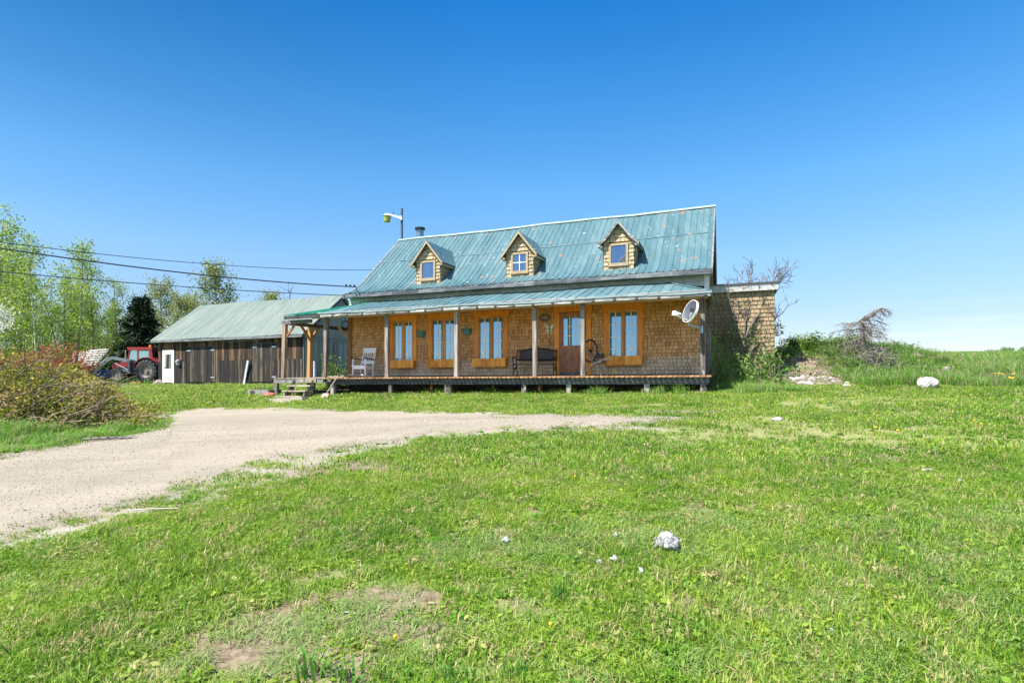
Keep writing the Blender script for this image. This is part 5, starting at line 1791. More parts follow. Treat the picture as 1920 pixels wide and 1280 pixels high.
mb.build('seat', M['black'], bn)
mb = MB()
xs = np.linspace(-bw, bw, 17); topz = .86 + .09 * np.cos(xs / bw * math.pi / 2) ** 2
mb.tube([L(x, .2, z) for x, z in zip(xs, topz)], .028, 6); mb.tube([L(-bw, .12, .55), L(bw, .12, .55)], .03, 6)
mb.build('back_frame', M['black'], bn)
mb = MB()
for a, b, z0, z1 in zip(xs[1:-2], xs[2:-1], topz[1:], topz[2:]):
    mb.add([L(a, .135, .58), L(b, .135, .58), L(b, .195, z1 - .03), L(a, .195, z0 - .03)], [(0, 1, 2, 3)])
mb.build('back_panel', M['dark_bronze'], bn)

# spinning wheel
o_, L = porch_frame(-4.2, -.72, -.62)
sw = thing('spinning_wheel', 'old wooden spinning wheel with a black wheel standing right of the door', 'spinning wheel', o_)
GWd = M['grey_wood']
wc = (-.02, 0, .80); RR = .35
mb = MB(); mb.tube([L(wc[0] + RR * math.cos(a), 0, wc[2] + RR * math.sin(a)) for a in np.linspace(0, 2 * math.pi, 33)], .028, 6, cap=False)
whl = mb.build('wheel', M['black'], sw)
mb = MB()
for k in range(10):
    a = 2 * math.pi * k / 10; mb.tube([L(wc[0], 0, wc[2]), L(wc[0] + RR * math.cos(a), 0, wc[2] + RR * math.sin(a))], .007, 4)
mb.lathe([(.05, -.05), (.06, 0), (.05, .05)], L(*wc), axis=L(0, 1, 0) - L(0, 0, 0), seg=10)
mb.build('spokes', M['black'], whl)
mb = MB(); mb.bar(L(.10, 0, .34), L(.86, 0, .54), .14, .06); mb.build('table', M['step'], sw)
for p, q in (((.16, 0, .36), (-.32, -.1, 0)), ((.5, -.05, .45), (.62, -.12, 0)), ((.5, .05, .45), (.55, .2, 0))):
    mb = MB(); mb.bar(L(*p), L(*q), .03, .03); mb.build('leg', M['step'], sw)
for yy in (-.06, .06):
    mb = MB(); mb.bar(L(.2, yy, .37), L(wc[0], yy, .82), .03, .035); mb.build('upright', GWd, sw)
mb = MB(); mb.tube([L(.28, 0, .42), L(.35, 0, .62)], .02, 6); mb.tube([L(.62, 0, .5), L(.6, 0, .72)], .02, 6); mb.lathe([(.03, -.15), (.07, -.12), (.075, .1), (.03, .13)], L(.5, 0, .62), axis=L(1, 0, .1) - L(0, 0, 0), seg=10)
mb.tube([L(.3, 0, .78), L(.42, 0, .66), L(.55, -.05, .60)], .03, 6); mb.lathe([(.02, 0), (.07, .03), (.05, .14)], L(.66, -.02, .38), seg=8)
mb.build('flyer', plain('dark_blue_grey_wood', (.035, .05, .06), .6), sw)

# half-round wall planters
for px, py, lab in ((790, 627, 'teal half-round wall planter hanging between the two left windows'), (876, 621, 'teal half-round wall planter hanging beside the fourth porch post, left of the bench window')):
    o_ = at(px, py, 0); t_ = (px - 960) / FPX
    Yw = (HD - .03) / (EYV[0] * t_ + EYV[1]); o_ = at(px, py, Yw)
    tpl = thing('wall_planter', lab, 'planter', o_, 'teal wall planters')
    mb = MB(); n = 12
    for (r0, z0), (r1, z1) in zip([(.13, -.12), (.17, .05), (.2, .07), (.2, .11)], [(.17, .05), (.2, .07), (.2, .11), (.185, .115)]):
        for k in range(n):
            a0 = math.pi * k / n; a1 = math.pi * (k + 1) / n
            q = [(r0 * math.cos(a0), r0 * math.sin(a0), z0), (r0 * math.cos(a1), r0 * math.sin(a1), z0), (r1 * math.cos(a1), r1 * math.sin(a1), z1), (r1 * math.cos(a0), r1 * math.sin(a0), z1)]
            mb.add([o_ + np.array((EXV[0] * x - EYV[0] * y, EXV[1] * x - EYV[1] * y, z)) for x, y, z in q], [(0, 1, 2, 3)])
    for rr, zz_ in ((.13, -.12), (.18, .09)):
        mb.add([o_ + np.array((EXV[0] * rr * math.cos(a) - EYV[0] * rr * math.sin(a), EXV[1] * rr * math.cos(a) - EYV[1] * rr * math.sin(a), zz_)) for a in np.linspace(0, math.pi, n + 1)], [tuple(range(n + 1))])
    mb.build('bowl', M['teal_pot'], tpl)


def wallpt(px, py, off=.03):
    t_ = (px - 960) / FPX; Yw = (HD - off) / (EYV[0] * t_ + EYV[1]); return at(px, py, Yw)


def txt(s, size, origin, xa, za, mat, parent, name='lettering', depth=.004):
    cu = bpy.data.curves.new(name, 'FONT'); cu.body = s; cu.size = size; cu.align_x = 'CENTER'; cu.align_y = 'CENTER'; cu.extrude = depth; cu.resolution_u = 3
    tob = bpy.data.objects.new(name, cu)
    COL.objects.link(tob)
    bpy.context.view_layer.update()
    me = bpy.data.meshes.new_from_object(tob.evaluated_get(bpy.context.evaluated_depsgraph_get()))
    bpy.data.objects.remove(tob)
    V = np.array([v.co[:] for v in me.vertices]); F = [tuple(p.vertices) for p in me.polygons]
    xa = np.array(xa, float); za = np.array(za, float); na = np.cross(xa, za)
    mb = MB(); mb.add(origin + V[:, :1] * xa + V[:, 1:2] * za + V[:, 2:3] * na, F)
    return mb.build(name, mat, parent)


XA = np.array((EXV[0], EXV[1], 0)); OUT = -np.array((EYV[0], EYV[1], 0)); UPV = np.array((0, 0, 1.0))
c = wallpt(1021.5, 595.5)
sg = thing('house_number_sign', 'dark oval house number plaque on the shingles left of the door', 'sign', c)
mb = MB(); n = 28
mb.prism([c + XA * .21 * math.cos(a) + UPV * .135 * math.sin(a) for a in np.linspace(0, 2 * math.pi, n, endpoint=False)], OUT * -.02)
mb.build('plaque', plain('dark_red_plaque', (.06, .032, .025), .5, 0, .4, 20), sg)
mb = MB(); mb.tube([c + OUT * .004 + XA * .21 * math.cos(a) + UPV * .135 * math.sin(a) for a in np.linspace(0, 2 * math.pi, 33)], .014, 5, cap=False)
mb.build('rim', plain('taupe_rim', (.20, .16, .13), .6), sg)
txt('505', .17, c + OUT * .004, XA, UPV, plain('cream_numerals', (.50, .42, .33), .6, 0, .3, 15), sg)

c = wallpt(1030.5, 616.5, .035)
bf = thing('butterfly_ornament', 'pale green and white butterfly wall ornament beside the door frame', 'ornament', c)
mb = MB()
tp1 = np.array([(.012, .02), (.05, .10), (.12, .17), (.165, .18), (.165, .12), (.14, .06), (.10, .01), (.03, -.01)])
bt1 = np.array([(.012, -.02), (.09, -.02), (.105, -.07), (.10, -.13), (.075, -.165), (.045, -.14), (.02, -.08)])
for w_, nm in ((tp1, 'upper'), (bt1, 'lower')):
    for sx in (-1, 1):
        poly = w_ * np.array((sx, 1))
        if sx < 0: poly = poly[::-1]
        m3 = MB(); m3.prism([c + XA * x + UPV * z + OUT * (.02 * abs(x) / .1) for x, z in poly], OUT * -.01)
        wg = m3.build('wing', plain('mint_wing', (.36, .58, .36), .5, 0, .15, 30) if (nm == 'upper' and sx < 0) or (nm == 'lower' and sx > 0) else plain('white_green_wing', (.62, .70, .60), .5, 0, .15, 30), bf)
        m4 = MB()
        inn = poly.mean(0) + (poly - poly.mean(0)) * .55
        m4.prism([c + XA * x + UPV * z + OUT * (.006 + .02 * abs(x) / .1) for x, z in inn], OUT * -.002)
        m4.build('wing_patch', plain('cream_wing_patch', (.72, .70, .52), .5, 0, .15, 30), wg)
        m4 = MB()
        for f in (.25, .5, .75):
            p = poly.mean(0) + (poly[3] - poly.mean(0)) * f * .8
            m4.lathe([(.009, 0), (.009, .006)], c + XA * p[0] + UPV * p[1] + OUT * (.008 + .02 * abs(p[0]) / .1), axis=OUT, seg=8)
        m4.build('wing_spots', M['black'], wg)
mb = MB(); mb.tube([c + UPV * .05, c + UPV * -.03, c - UPV * .1], [.008, .014, .006], 6); mb.build('body', M['black'], bf)

# satellite dish on the corner post
o_ = H(-.73, VP - .065, 1.11)
sd_ = thing('satellite_dish', 'grey satellite dish with dark lettering on the right corner post of the porch', 'satellite dish', o_)
dc = at(1293, 583, 15.35)
face = np.array((-.90, -.30, .34)); face /= np.linalg.norm(face)
sx_ = np.cross(UPV, face); sx_ /= np.linalg.norm(sx_); uy_ = np.cross(face, sx_)
# long axis tilted
ang = -.12
ax_ = sx_ * math.cos(ang) + uy_ * math.sin(ang); ay_ = np.cross(face, ax_)
DGR = plain('grey_dish_coating', (.062, .07, .082), .5, 0, .08, 4)
mb = MB(); nr, na_ = 8, 36
rx, ry = .275, .315
Pd = np.zeros((nr, na_, 3))
for i in range(nr):
    r = (i + .001) / (nr - 1)
    for k in range(na_):
        a = 2 * math.pi * k / (na_ - 1)
        Pd[i, k] = dc + ax_ * rx * r * math.cos(a) + ay_ * ry * r * math.sin(a) + face * (-.07 + .07 * r * r)
mb.grid(Pd); mb.build('dish', DGR, sd_, smooth=True)
mb = MB(); rimP = []
P2_ = np.zeros((4, na_, 3))
for k in range(na_):
    a = 2 * math.pi * k / (na_ - 1); b_ = dc + ax_ * rx * math.cos(a) + ay_ * ry * math.sin(a)
    ra = (ax_ * rx * math.cos(a) + ay_ * ry * math.sin(a)); ra /= np.linalg.norm(ra)
    P2_[0, k] = b_ + face * .003; P2_[1, k] = b_ + ra * .012 + face * .003; P2_[2, k] = b_ + ra * .014 - face * .055; P2_[3, k] = b_ - ra * .02 - face * .06
mb.grid(P2_); mb.build('rim', M['white'], sd_)
mb = MB(); P3 = np.zeros((5, na_, 3))
for i in range(5):
    r = 1 - .9 * i / 4
    for k in range(na_):
        a = 2 * math.pi * k / (na_ - 1); P3[i, k] = dc + ax_ * rx * r * math.cos(a) + ay_ * ry * r * math.sin(a) + face * (-.085 + .025 * r * r)
mb.grid(P3); mb.build('dish_back', M['white'], sd_)
txt('Bell', .155, dc + ay_ * .06 + face * (-.048) + ax_ * .03, ax_, ay_, plain('dark_lettering', (.03, .035, .05), .5), sd_)
lo = dc - ay_ * ry * .98
lnb = dc + face * .36 - ay_ * .26
mb = MB(); mb.bar(dc - ay_ * .25 - face * .10, lnb, .03, .035); mb.build('feed_arm', M['white'], sd_)
mb = MB(); mb.bar(lnb + face * .02 + uy_ * .05 - sx_ * .06, lnb + face * .02 + uy_ * .05 + sx_ * .06, .09, .13, up=face); mb.lathe([(.03, 0), (.04, .1)], lnb + uy_ * .07 - face * .03, axis=-face, seg=10); mb.bar(lnb - face * .02, lnb + face * .07, .14, .05); mb.build('receiver', M['white'], sd_)
mb = MB(); k0 = dc - face * .1 - ay_ * .12
mb.bar(k0 + ay_ * .1, k0 - ay_ * .12, .1, .08); mb.tube([k0 - ay_ * .05, k0 - ay_ * .22 + np.array((.01, .0, -.03)), o_ + np.array((-.05, -.02, .05)), o_], .026, 8)
mb.box(o_, (.05, .16, .2)); mb.build('mount', plain('pale_blue_steel', (.36, .44, .48), .45, .2), sd_)

# shovel leaning on the porch corner
g = G(605, 748)
shv = thing('shovel', 'rusty shovel leaning against the left corner of the porch floor', 'shovel', g)
tpv = at(634, 704, np.array(g)[1] + .55)
dv = (tpv - g) / np.linalg.norm(tpv - g)
mb = MB(); mb.tube([g + dv * .22, tpv], .018, 7); mb.build('shaft', M['step'], shv)
sdv = np.array((1.0, -.15, 0)); nv = np.cross(sdv, dv)
mb = MB()
mb.tube([tpv - sdv * .06 + dv * .09, tpv, tpv + sdv * .06 + dv * .09, tpv - sdv * .06 + dv * .09], .014, 6); mb.build('grip', RAF, shv)
mb = MB(); RUST = wood('rusty_shovel_blade', [(.16, .09, .07), (.30, .20, .17), (.38, .29, .26)], (7, 7, 7), .7)
pts = [(-.11, .24), (-.12, .05), (-.08, -.05), (0, -.12), (.08, -.05), (.12, .05), (.11, .24)]
mb.prism([g + sdv * x + dv * z for x, z in pts], nv * .012); mb.build('blade', RUST, shv)

# red disc under the steps
g = H(-15.75, VP - .55, 0); z_ = float(zt(g[0], g[1]))
fr = thing('red_disc', 'faded red plastic disc lying in the grass under the steps', 'disc', (g[0], g[1], z_))
mb = MB(); mb.lathe([(.17, 0), (.18, .03), (.16, .055), (.05, .06)], (g[0], g[1], z_ + .05), axis=(.1, -.2, 1), seg=20); mb.build('disc', plain('faded_red_plastic', (.52, .10, .07), .5), fr)

# stacked boards beyond the side porch
g = H(-14.9, 3.0, 0); z_ = float(zt(g[0], g[1]))
bs = thing('board_stack', 'stack of grey boards behind the side porch against the barn side', 'boards', (g[0], g[1], z_))
mb = MB()
for k in range(9):
    j = random.uniform(-.12, .12)
    mb.bar(H(-15.2 + j, 3.0 + .02 * k, 0) * (1, 1, 0) + (0, 0, z_ + .06 + .11 * k), H(-14.1 + j, 3.0 + .03 * k, 0) * (1, 1, 0) + (0, 0, z_ + .07 + .11 * k), .35, .055)
mb.build('boards', M['grey_wood'], bs)
# pale post behind the landing
g = H(-15.75, -.2, 0); z_ = float(zt(g[0], g[1]))
pp = thing('short_post', 'short pale post standing behind the landing', 'post', (g[0], g[1], z_))
mb = MB(); mb.tube([(g[0], g[1], z_), (g[0], g[1], EYE + .33)], .045, 10); mb.build('post', M['white_old'], pp)
# coil hanging under the side porch roof
c = at(647, 606, 22.6)
hc = thing('hanging_coil', 'dark coil hanging under the porch ceiling at the left end', 'coil', c)
mb = MB()
for k in range(3): mb.tube([c + np.array(((.12 + .01 * k) * math.cos(a), .02 * k, -.05 + (.13 + .01 * k) * math.sin(a))) for a in np.linspace(0, 6.283, 20)], .013, 5, cap=False)
mb.tube([c + (0, 0, .09), c + (0, 0, .36)], .008, 4); mb.build('coil', M['black'], hc)
# hose on the porch edge
hs = thing('garden_hose', 'dusty hose and rag left on the porch edge near the shovel', 'hose', H(-13.2, VP - .08, DK))
mb = MB(); mb.tube([H(-13.5 + .1 * k, VP - .10 + .06 * math.sin(k * 1.3), DK + .03 + .015 * math.sin(k * 2.1)) for k in range(8)], .022, 6); mb.build('hose', M['step'], hs)
# outdoor outlet plate
c = H(-13.45, VP - .055, DK - .09)
ol = thing('outlet_plate', 'small white outlet plate on the rim board at the left porch corner', 'outlet', c)
mb = MB(); hbox(mb, -13.53, -13.38, VP - .065, VP - .051, DK - .135, DK - .05); mb.build('plate', M['white'], ol)
for k in (-.035, .035):
    mb = MB(); hbox(mb, -13.455 + k - .018, -13.455 + k + .018, VP - .069, VP - .0655, DK - .12, DK - .065); mb.build('socket', M['black'], ol)
# little plant growing through the porch floor by the spinning wheel
o_ = H(-3.2, VP - .02, DK)
lp = thing('seedling', 'small yellow green seedling growing up at the porch edge by the spinning wheel', 'plant', o_)
mb = MB(); mb.tube([o_, o_ + (0, 0, .16)], .005, 4); q, r = leaf_quads(o_ + rng.normal(size=(14, 3)) * (.03, .03, .03) + (0, 0, .13), .06, rng); mb.quads(q, r); mb.build('leaves', GM_LAWN, lp)

# ------------------------------------------------------------------ yard lamp
b_ = at(753.5, 450, 27.5); gz = float(zt(b_[0], b_[1]))
yl = thing('yard_lamp', 'dusk lamp on a tall dark pole rising behind the left end of the ridge', 'lamp', (b_[0], b_[1], gz))
tp = at(753.5, 391, 27.5)
mb = MB(); mb.tube([(b_[0], b_[1], gz), tp], .055, 8); mb.build('pole', plain('dark_pole', (.06, .065, .075), .7), yl)
a0 = at(752, 409, 27.4); a1 = at(731, 402.5, 27.4)
mb = MB(); mb.bar(a0, a1, .06, .13, taper=.7); mb.box(a0, (.12, .12, .2)); mb.build('arm', M['white_old'], yl)
hd = at(726, 404.5, 27.4)
mb = MB(); mb.lathe([(.02, .12), (.1, .09), (.22, -.02), (.2, -.03)], hd, seg=16); mb.tube([a1, hd], .05, 8); mb.build('hood', M['white_old'], yl)
mb = MB(); mb.lathe([(.19, -.025), (.15, -.29), (.14, -.30), (.0, -.3)], hd, seg=16); mb.build('lamp_shade', plain('yellow_green_lens', (.26, .30, .06), .3, 0, .3, 12), yl)
mb = MB(); mb.lathe([(.03, 0), (.03, .07)], hd + np.array((.3, 0, .1)), seg=8); mb.build('sensor', RAF, yl)

# ------------------------------------------------------------------ overhead wires
def wire(name, label, pts, Ys, r, n=60):
    px = np.array([p[0] for p in pts], float); py = np.array([p[1] for p in pts], float)
    A = at(px[0], py[0], Ys[0]); Bp = at(px[-1], py[-1], Ys[1])
    # a hanging line between two real points; sag fitted to the middle of the span
    m = len(pts) // 2
    def Pt(s, sag): return A + (Bp - A) * s - np.array((0, 0, 4 * sag * s * (1 - s)))
    best = None
    for sag in np.linspace(-.2, 4, 400):
        S = np.array([Pt(s, sag) for s in np.linspace(0, 1, 80)])
        qx = 960 + FPX * S[:, 0] / S[:, 1]; qy = YH - FPX * (S[:, 2] - EYE) / S[:, 1]
        e = abs(np.interp(px[m], qx, qy) - py[m])
        if best is None or e < best[0]: best = (e, sag)
    mb = MB(); mb.tube([Pt(s, best[1]) for s in np.linspace(0, 1, n)], r, 5)
    o = mb.build(name, M['black'])
    return tag(o, label, 'wire', 'overhead wires')
wire('overhead_wire', 'thick black service cable, middle of the three lines running to the house', [(-140, 443), (330, 510), (668, 538)], (15, 21.6), .021)
wire('overhead_wire', 'lowest black wire, running over the barn roof to the house eave', [(-140, 496), (330, 536.5), (650, 554)], (15, 22.0), .014)
wire('overhead_wire', 'thin topmost wire crossing the treetops towards the roof', [(-60, 446), (330, 490), (704, 506)], (15, 24.6), .011)
mb = MB()
c0 = at(668, 538, 21.6)
for k in range(3): mb.lathe([(.03, 0), (.05, .03), (.03, .06)], c0 + np.array((-.1 - .16 * k, 0, .05 + .01 * k)), axis=(1, 0, -.1), seg=8)
mb.tube([c0, H(UL + .25, .15, 3.3)], .015, 5)
tag(mb.build('wire_anchor', M['black']), 'black insulators where the service cable meets the house eave', 'insulator')

# ------------------------------------------------------------------ trees
LEAF_ASPEN = leafmat('aspen_leaf', [(0.07, 0.155, 0.014), (0.14, 0.255, 0.026), (0.235, 0.345, 0.05), (0.34, 0.425, 0.095)], .5, .5)
LEAF_BIRCH = leafmat('birch_leaf', [(0.09, 0.14, 0.035), (0.15, 0.20, 0.05), (0.22, 0.26, 0.07), (0.29, 0.30, 0.10)], .4, .5)
LEAF_BUSH = leafmat('bush_leaf', [(0.03, 0.09, 0.015), (0.07, 0.16, 0.025), (0.13, 0.23, 0.04), (0.19, 0.27, 0.07)], .35, .5)
NEEDLE = leafmat('spruce_needle', [(0.006, 0.016, 0.008), (0.014, 0.034, 0.014), (0.03, 0.055, 0.02)], .1, .6)
BLOSSOM = leafmat('white_blossom', [(0.25, 0.33, 0.12), (0.62, 0.62, 0.52), (0.78, 0.77, 0.70)], .35, .6)
BARK_PALE = wood('pale_aspen_bark', [(0.12, 0.11, 0.09), (0.30, 0.29, 0.24), (0.46, 0.45, 0.40)], (3, 3, 6), .9)
BARK_DARK = wood('dark_bark', [(0.05, 0.042, 0.035), (0.11, 0.09, 0.075), (0.18, 0.15, 0.125)], (8, 8, 2), .9)
TWIG_GREY = plain('dead_twig_grey', (0.165, 0.15, 0.13), .9, 0, .35, 8)
TWIG_PALE = plain('bare_branch_bark', (0.13, 0.115, 0.10), .9, 0, .4, 6)


def limb_path(g, p, d, L, n, wob, up):
    pts = [np.array(p, float)]; d = np.array(d, float)
    for i in range(n):
        d = d + g.normal(size=3) * wob + np.array((0, 0, up)); d /= np.linalg.norm(d)
        pts.append(pts[-1] + d * L / n)
    return np.array(pts), d


def tree_meshes(seed, Ht, r0, cb, cr, nl, nleaf, ls, up=.12, lean=.03, bark=None, leaf=None, shape='oval', spread=.35):
    g = np.random.default_rng(seed)
    tk = MB()
    tp, _ = limb_path(g, (0, 0, -.15), (g.normal() * lean, g.normal() * lean, 1), Ht * .97, 9, .035, .06)
    tk.tube(tp, r0 * np.linspace(1, .12, len(tp)) ** .8, 7)
    C = []; W = []
    for i in range(nl):
        f = cb + (.97 - cb) * (i + g.random() * .8) / nl
        k = f * (len(tp) - 1); a = int(k); b = min(a + 1, len(tp) - 1)
        p = tp[a] + (tp[b] - tp[a]) * (k - a)
        t = (f - cb) / (1 - cb)
        if shape == 'oval': rr = cr * (.35 + 1.0 * math.sin(math.pi * min(1, .15 + .8 * t)) ) * .75
        else: rr = cr * (1.15 - .9 * t)
        rr *= .7 + .6 * g.random()
        az = g.random() * 6.283
        q, dd = limb_path(g, p, (math.cos(az), math.sin(az), .25 + .8 * t), rr, 5, .14, up)
        tk.tube(q, np.linspace(r0 * .28 * (1 - .6 * t), .008, len(q)), 4, cap=False)
        cl = g.random()
        for j in range(int(1 + 3 * rr / cr)):
            s = .25 + .75 * g.random(); kk = s * (len(q) - 1); a = int(kk); b = min(a + 1, len(q) - 1)
            o = q[a] + (q[b] - q[a]) * (kk - a)
            tw, _ = limb_path(g, o, g.normal(size=3) + (0, 0, .3), rr * (.25 + .35 * g.random()), 3, .2, .05)
            tk.tube(tw, np.linspace(.012, .004, len(tw)), 3, cap=False)
            C.append(tw[1:]); W.append(np.full(len(tw) - 1, cl))
        C.append(q[2:]); W.append(np.full(len(q) - 2, cl))
    C = np.concatenate(C); W = np.concatenate(W)
    idx = g.integers(0, len(C), nleaf)
    c = C[idx] + g.normal(size=(nleaf, 3)) * spread * cr * np.array((.42, .42, .34))
    lv = MB(); q, r = leaf_quads(c, ls, g)
    lv.quads(q, np.clip(.25 + .35 * W[idx] + .4 * (g.random(nleaf)), 0, 1) * .95)
    return tk.mesh('trunk', bark), lv.mesh('crown', leaf)


def plant_tree(name, label, cat, group, meshes, loc, rz, sc):
    t = thing(name, label, cat, (0, 0, 0), group)
    for me, nm in zip(meshes, ('trunk', 'crown')):
        o = bpy.data.objects.new(nm, me); COL.objects.link(o); o.parent = t
    t.location = loc; t.rotation_euler = (0, 0, rz); t.scale = (sc, sc, sc)
    return t


def ground_at(px, Y):
    X = (px - 960) / FPX * Y
    return np.array((X, Y, float(zt(X, Y)) - .05))


def top_height(px, pytop, Y):
    return at(px, pytop, Y)[2] - float(zt((px - 960) / FPX * Y, Y))


ASP = [tree_meshes(1000 + i, 9.0, .085, .25, 1.45, 31, 2700, .12, .16, .04, BARK_PALE, LEAF_ASPEN) for i in range(5)]
ASP_D = [tree_meshes(1050 + i, 9.0, .08, .22, 1.4, 27, 2300, .12, .16, .05, BARK_DARK, LEAF_ASPEN) for i in range(3)]
AL = ASP + ASP_D
WOODG = 'young aspens of the wood at the left edge'
lead = [(-8, 392, 30, 'tallest aspen, its crown cut by the left edge of the photo'), (72, 428, 33, 'rounded pale green aspen crown, the highest left of the thick cable'), (142, 446, 34, 'aspen with a thin spire top, right of the highest rounded aspen crown'), (172, 474, 38.5, 'aspen with a yellow green crown just right of the spire topped aspen'), (222, 516, 39.5, 'small thin aspen at the right end of the wood, left of the dark spruce')]
for i, (px, py, Y, lab) in enumerate(lead):
    p = ground_at(px, Y); h = top_height(px, py, Y)
    plant_tree('aspen_tree', lab, 'tree', WOODG, AL[i], p, R(0, 6.28), h / 9.0)
g_ = np.random.default_rng(5)
n_t = 0
spots = []
while n_t < 56:
    px = g_.uniform(-150, 238); Y = g_.uniform(31.5, 52) if px < 120 else g_.uniform(38, 54)
    p = ground_at(px, Y)
    if any(np.hypot(p[0] - a, p[1] - b) < .95 for a, b in spots): continue
    spots.append((p[0], p[1]))
    topy = np.interp(px, [-150, 0, 60, 100, 150, 190, 240], [425, 450, 475, 480, 485, 510, 560]) + g_.uniform(0, 110)
    h = min(max(top_height(px, topy, Y), 3.2), 11)
    plant_tree('aspen_tree', 'slender young aspen with fresh green leaves inside the wood', 'tree', WOODG, AL[g_.integers(0, len(AL))], p, g_.uniform(0, 6.28), h / 9.0)
    n_t += 1

# undergrowth in front of and between the trunks
def bush_meshes(seed, rad, h, n, ls, leaf, nst=14):
    g = np.random.default_rng(seed)
    tk = MB(); C = []
    for i in range(nst):
        az = g.random() * 6.283
        q, _ = limb_path(g, (g.normal() * rad * .25, g.normal() * rad * .25, -.05), (math.cos(az) * .55, math.sin(az) * .55, 1), h * (.6 + .5 * g.random()), 5, .14, .04)
        tk.tube(q, np.linspace(.018, .005, len(q)), 4, cap=False); C.append(q[1:])
    C = np.concatenate(C)
    ii = g.integers(0, len(C), n)
    c = C[ii] + g.normal(size=(n, 3)) * np.array((rad * .22, rad * .22, h * .10))
    c[:, 2] = np.maximum(c[:, 2], .02)
    lv = MB(); q, r = leaf_quads(c, ls, g); lv.quads(q, np.clip(.15 + .5 * (ii % 9) / 9 + .35 * g.random(n), 0, 1))
    return tk.mesh('stems', BARK_DARK), lv.mesh('foliage', leaf)


def plant_bush(name, label, meshes, loc, rz, sc, group=None, cat='shrub'):
    t = thing(name, label, cat, (0, 0, 0), group)
    for me, nm in zip(meshes, ('stems', 'foliage')):
        o = bpy.data.objects.new(nm, me); COL.objects.link(o); o.parent = t
    t.location = loc; t.rotation_euler = (0, 0, rz); t.scale = sc if not np.isscalar(sc) else (sc, sc, sc)
    return t


UB = [bush_meshes(1100 + i, 1.0, 2.3, 1900, .11, LEAF_ASPEN) for i in range(3)]
for i in range(24):
    px = -120 + 372 * (i + g_.random()) / 24; Y = g_.uniform(36.5, 46)
    plant_bush('undergrowth_bush', 'low leafy bush in the undergrowth between the aspen trunks', UB[i % 3], ground_at(px, Y), g_.uniform(0, 6.28), g_.uniform(.8, 1.3), 'undergrowth of the left wood')

# white blossoming tree at the left edge
bl_m = tree_meshes(1201, 5.0, .07, .3, 1.25, 26, 3600, .11, .1, .06, BARK_DARK, BLOSSOM)
p = ground_at(-36, 25.5); plant_tree('blossom_tree', 'small tree in white blossom at the left edge of the photo', 'tree', None, bl_m, p, .4, top_height(-36, 540, 25.5) / 5.6)

# birches behind the barn
BI = [tree_meshes(1300 + i, 10.0, .13, .28, 2.3, 46, 5200, .17, .2, .05, BARK_PALE, LEAF_BIRCH, spread=.3) for i in range(3)]
for i, (px, py, Y, lab) in enumerate([(415, 493, 50, 'tall round crowned birch rising behind the middle of the barn roof'), (303, 526, 52, 'olive green birch between the dark spruce and the barn roof'), (366, 556, 54, 'low thin birch between the two larger birches behind the barn'), (500, 546, 56, 'birch top barely showing above the barn ridge, right of the round crowned birch'), (338, 552, 49, 'small birch over the left end of the barn roof')]):
    p = ground_at(px, Y); plant_tree('birch_tree', lab, 'tree', 'birches behind the barn', BI[i % 3], p, 1.1 * i, top_height(px, py, Y) / 10.0)
p = ground_at(545, 56)
t = thing('bare_tree', 'leafless twiggy treetop above the right end of the barn ridge', 'tree', p)
mb = MB(); h = top_height(545, 546, 56)
q, _ = limb_path(g_, p, (0, 0, 1), h, 6, .05, .1); mb.tube(q, np.linspace(.1, .02, 7), 5)
for k in range(16):
    s = q[3 + k % 4]; w, _ = limb_path(g_, s, g_.normal(size=3) * (1, 1, .3) + (0, 0, 1), 1.6, 4, .15, .05); mb.tube(w, np.linspace(.03, .008, 5), 3)
mb.build('branches', BARK_DARK, t)


def spruce(seed, Ht, rb, dead=False, n_lv=24, cards=26):
    g = np.random.default_rng(seed)
    tk = MB(); tk.tube([(0, 0, -.1), (0, 0, Ht * .5), (.03, 0, Ht)], [.028 * Ht, .016 * Ht, .005], 7)
    ar = []; rr = []
    for i in range(n_lv):
        z = Ht * (.05 + .93 * (i / n_lv) ** .92); rad = rb * (1 - z / Ht) ** .8 * (.8 + .35 * g.random()) + .08
        for k in range(int(7 + 6 * (1 - z / Ht))):
            az = g.random() * 6.283; L = rad * (.65 + .5 * g.random())
            d = np.array((math.cos(az), math.sin(az), 0)); n = 5
            s = np.linspace(0, 1, n)
            pts = np.array([0, 0, z]) + d * (s * L)[:, None] + np.array((0, 0, 1)) * (-.28 * L * s + .16 * L * s ** 3)[:, None]
            tk.tube(pts, np.linspace(.02, .004, n), 3, cap=False)
            c = np.repeat(pts[1:], cards // 4, 0) + g.normal(size=((n - 1) * (cards // 4), 3)) * np.array((.09, .09, .05)) * (rb / 1.3)
            m = len(c)
            out = d + g.normal(size=(m, 3)) * .55; out[:, 2] -= .25; out /= np.linalg.norm(out, axis=1, keepdims=True)
            sd = np.cross(out, g.normal(size=(m, 3))); sd /= np.linalg.norm(sd, axis=1, keepdims=True)
            l = (.16 + .12 * g.random(m))[:, None] * rb / 1.3; w = .035 * rb / 1.3
            ar.append(np.stack([c - sd * w, c + sd * w, c + out * l + sd * w * .3, c + out * l - sd * w * .3], 1)); rr.append(g.random(m) * .7 + .3 * g.random())
    lv = MB(); lv.quads(np.concatenate(ar), np.concatenate(rr))
    return tk.mesh('trunk', BARK_DARK), lv.mesh('crown', NEEDLE)


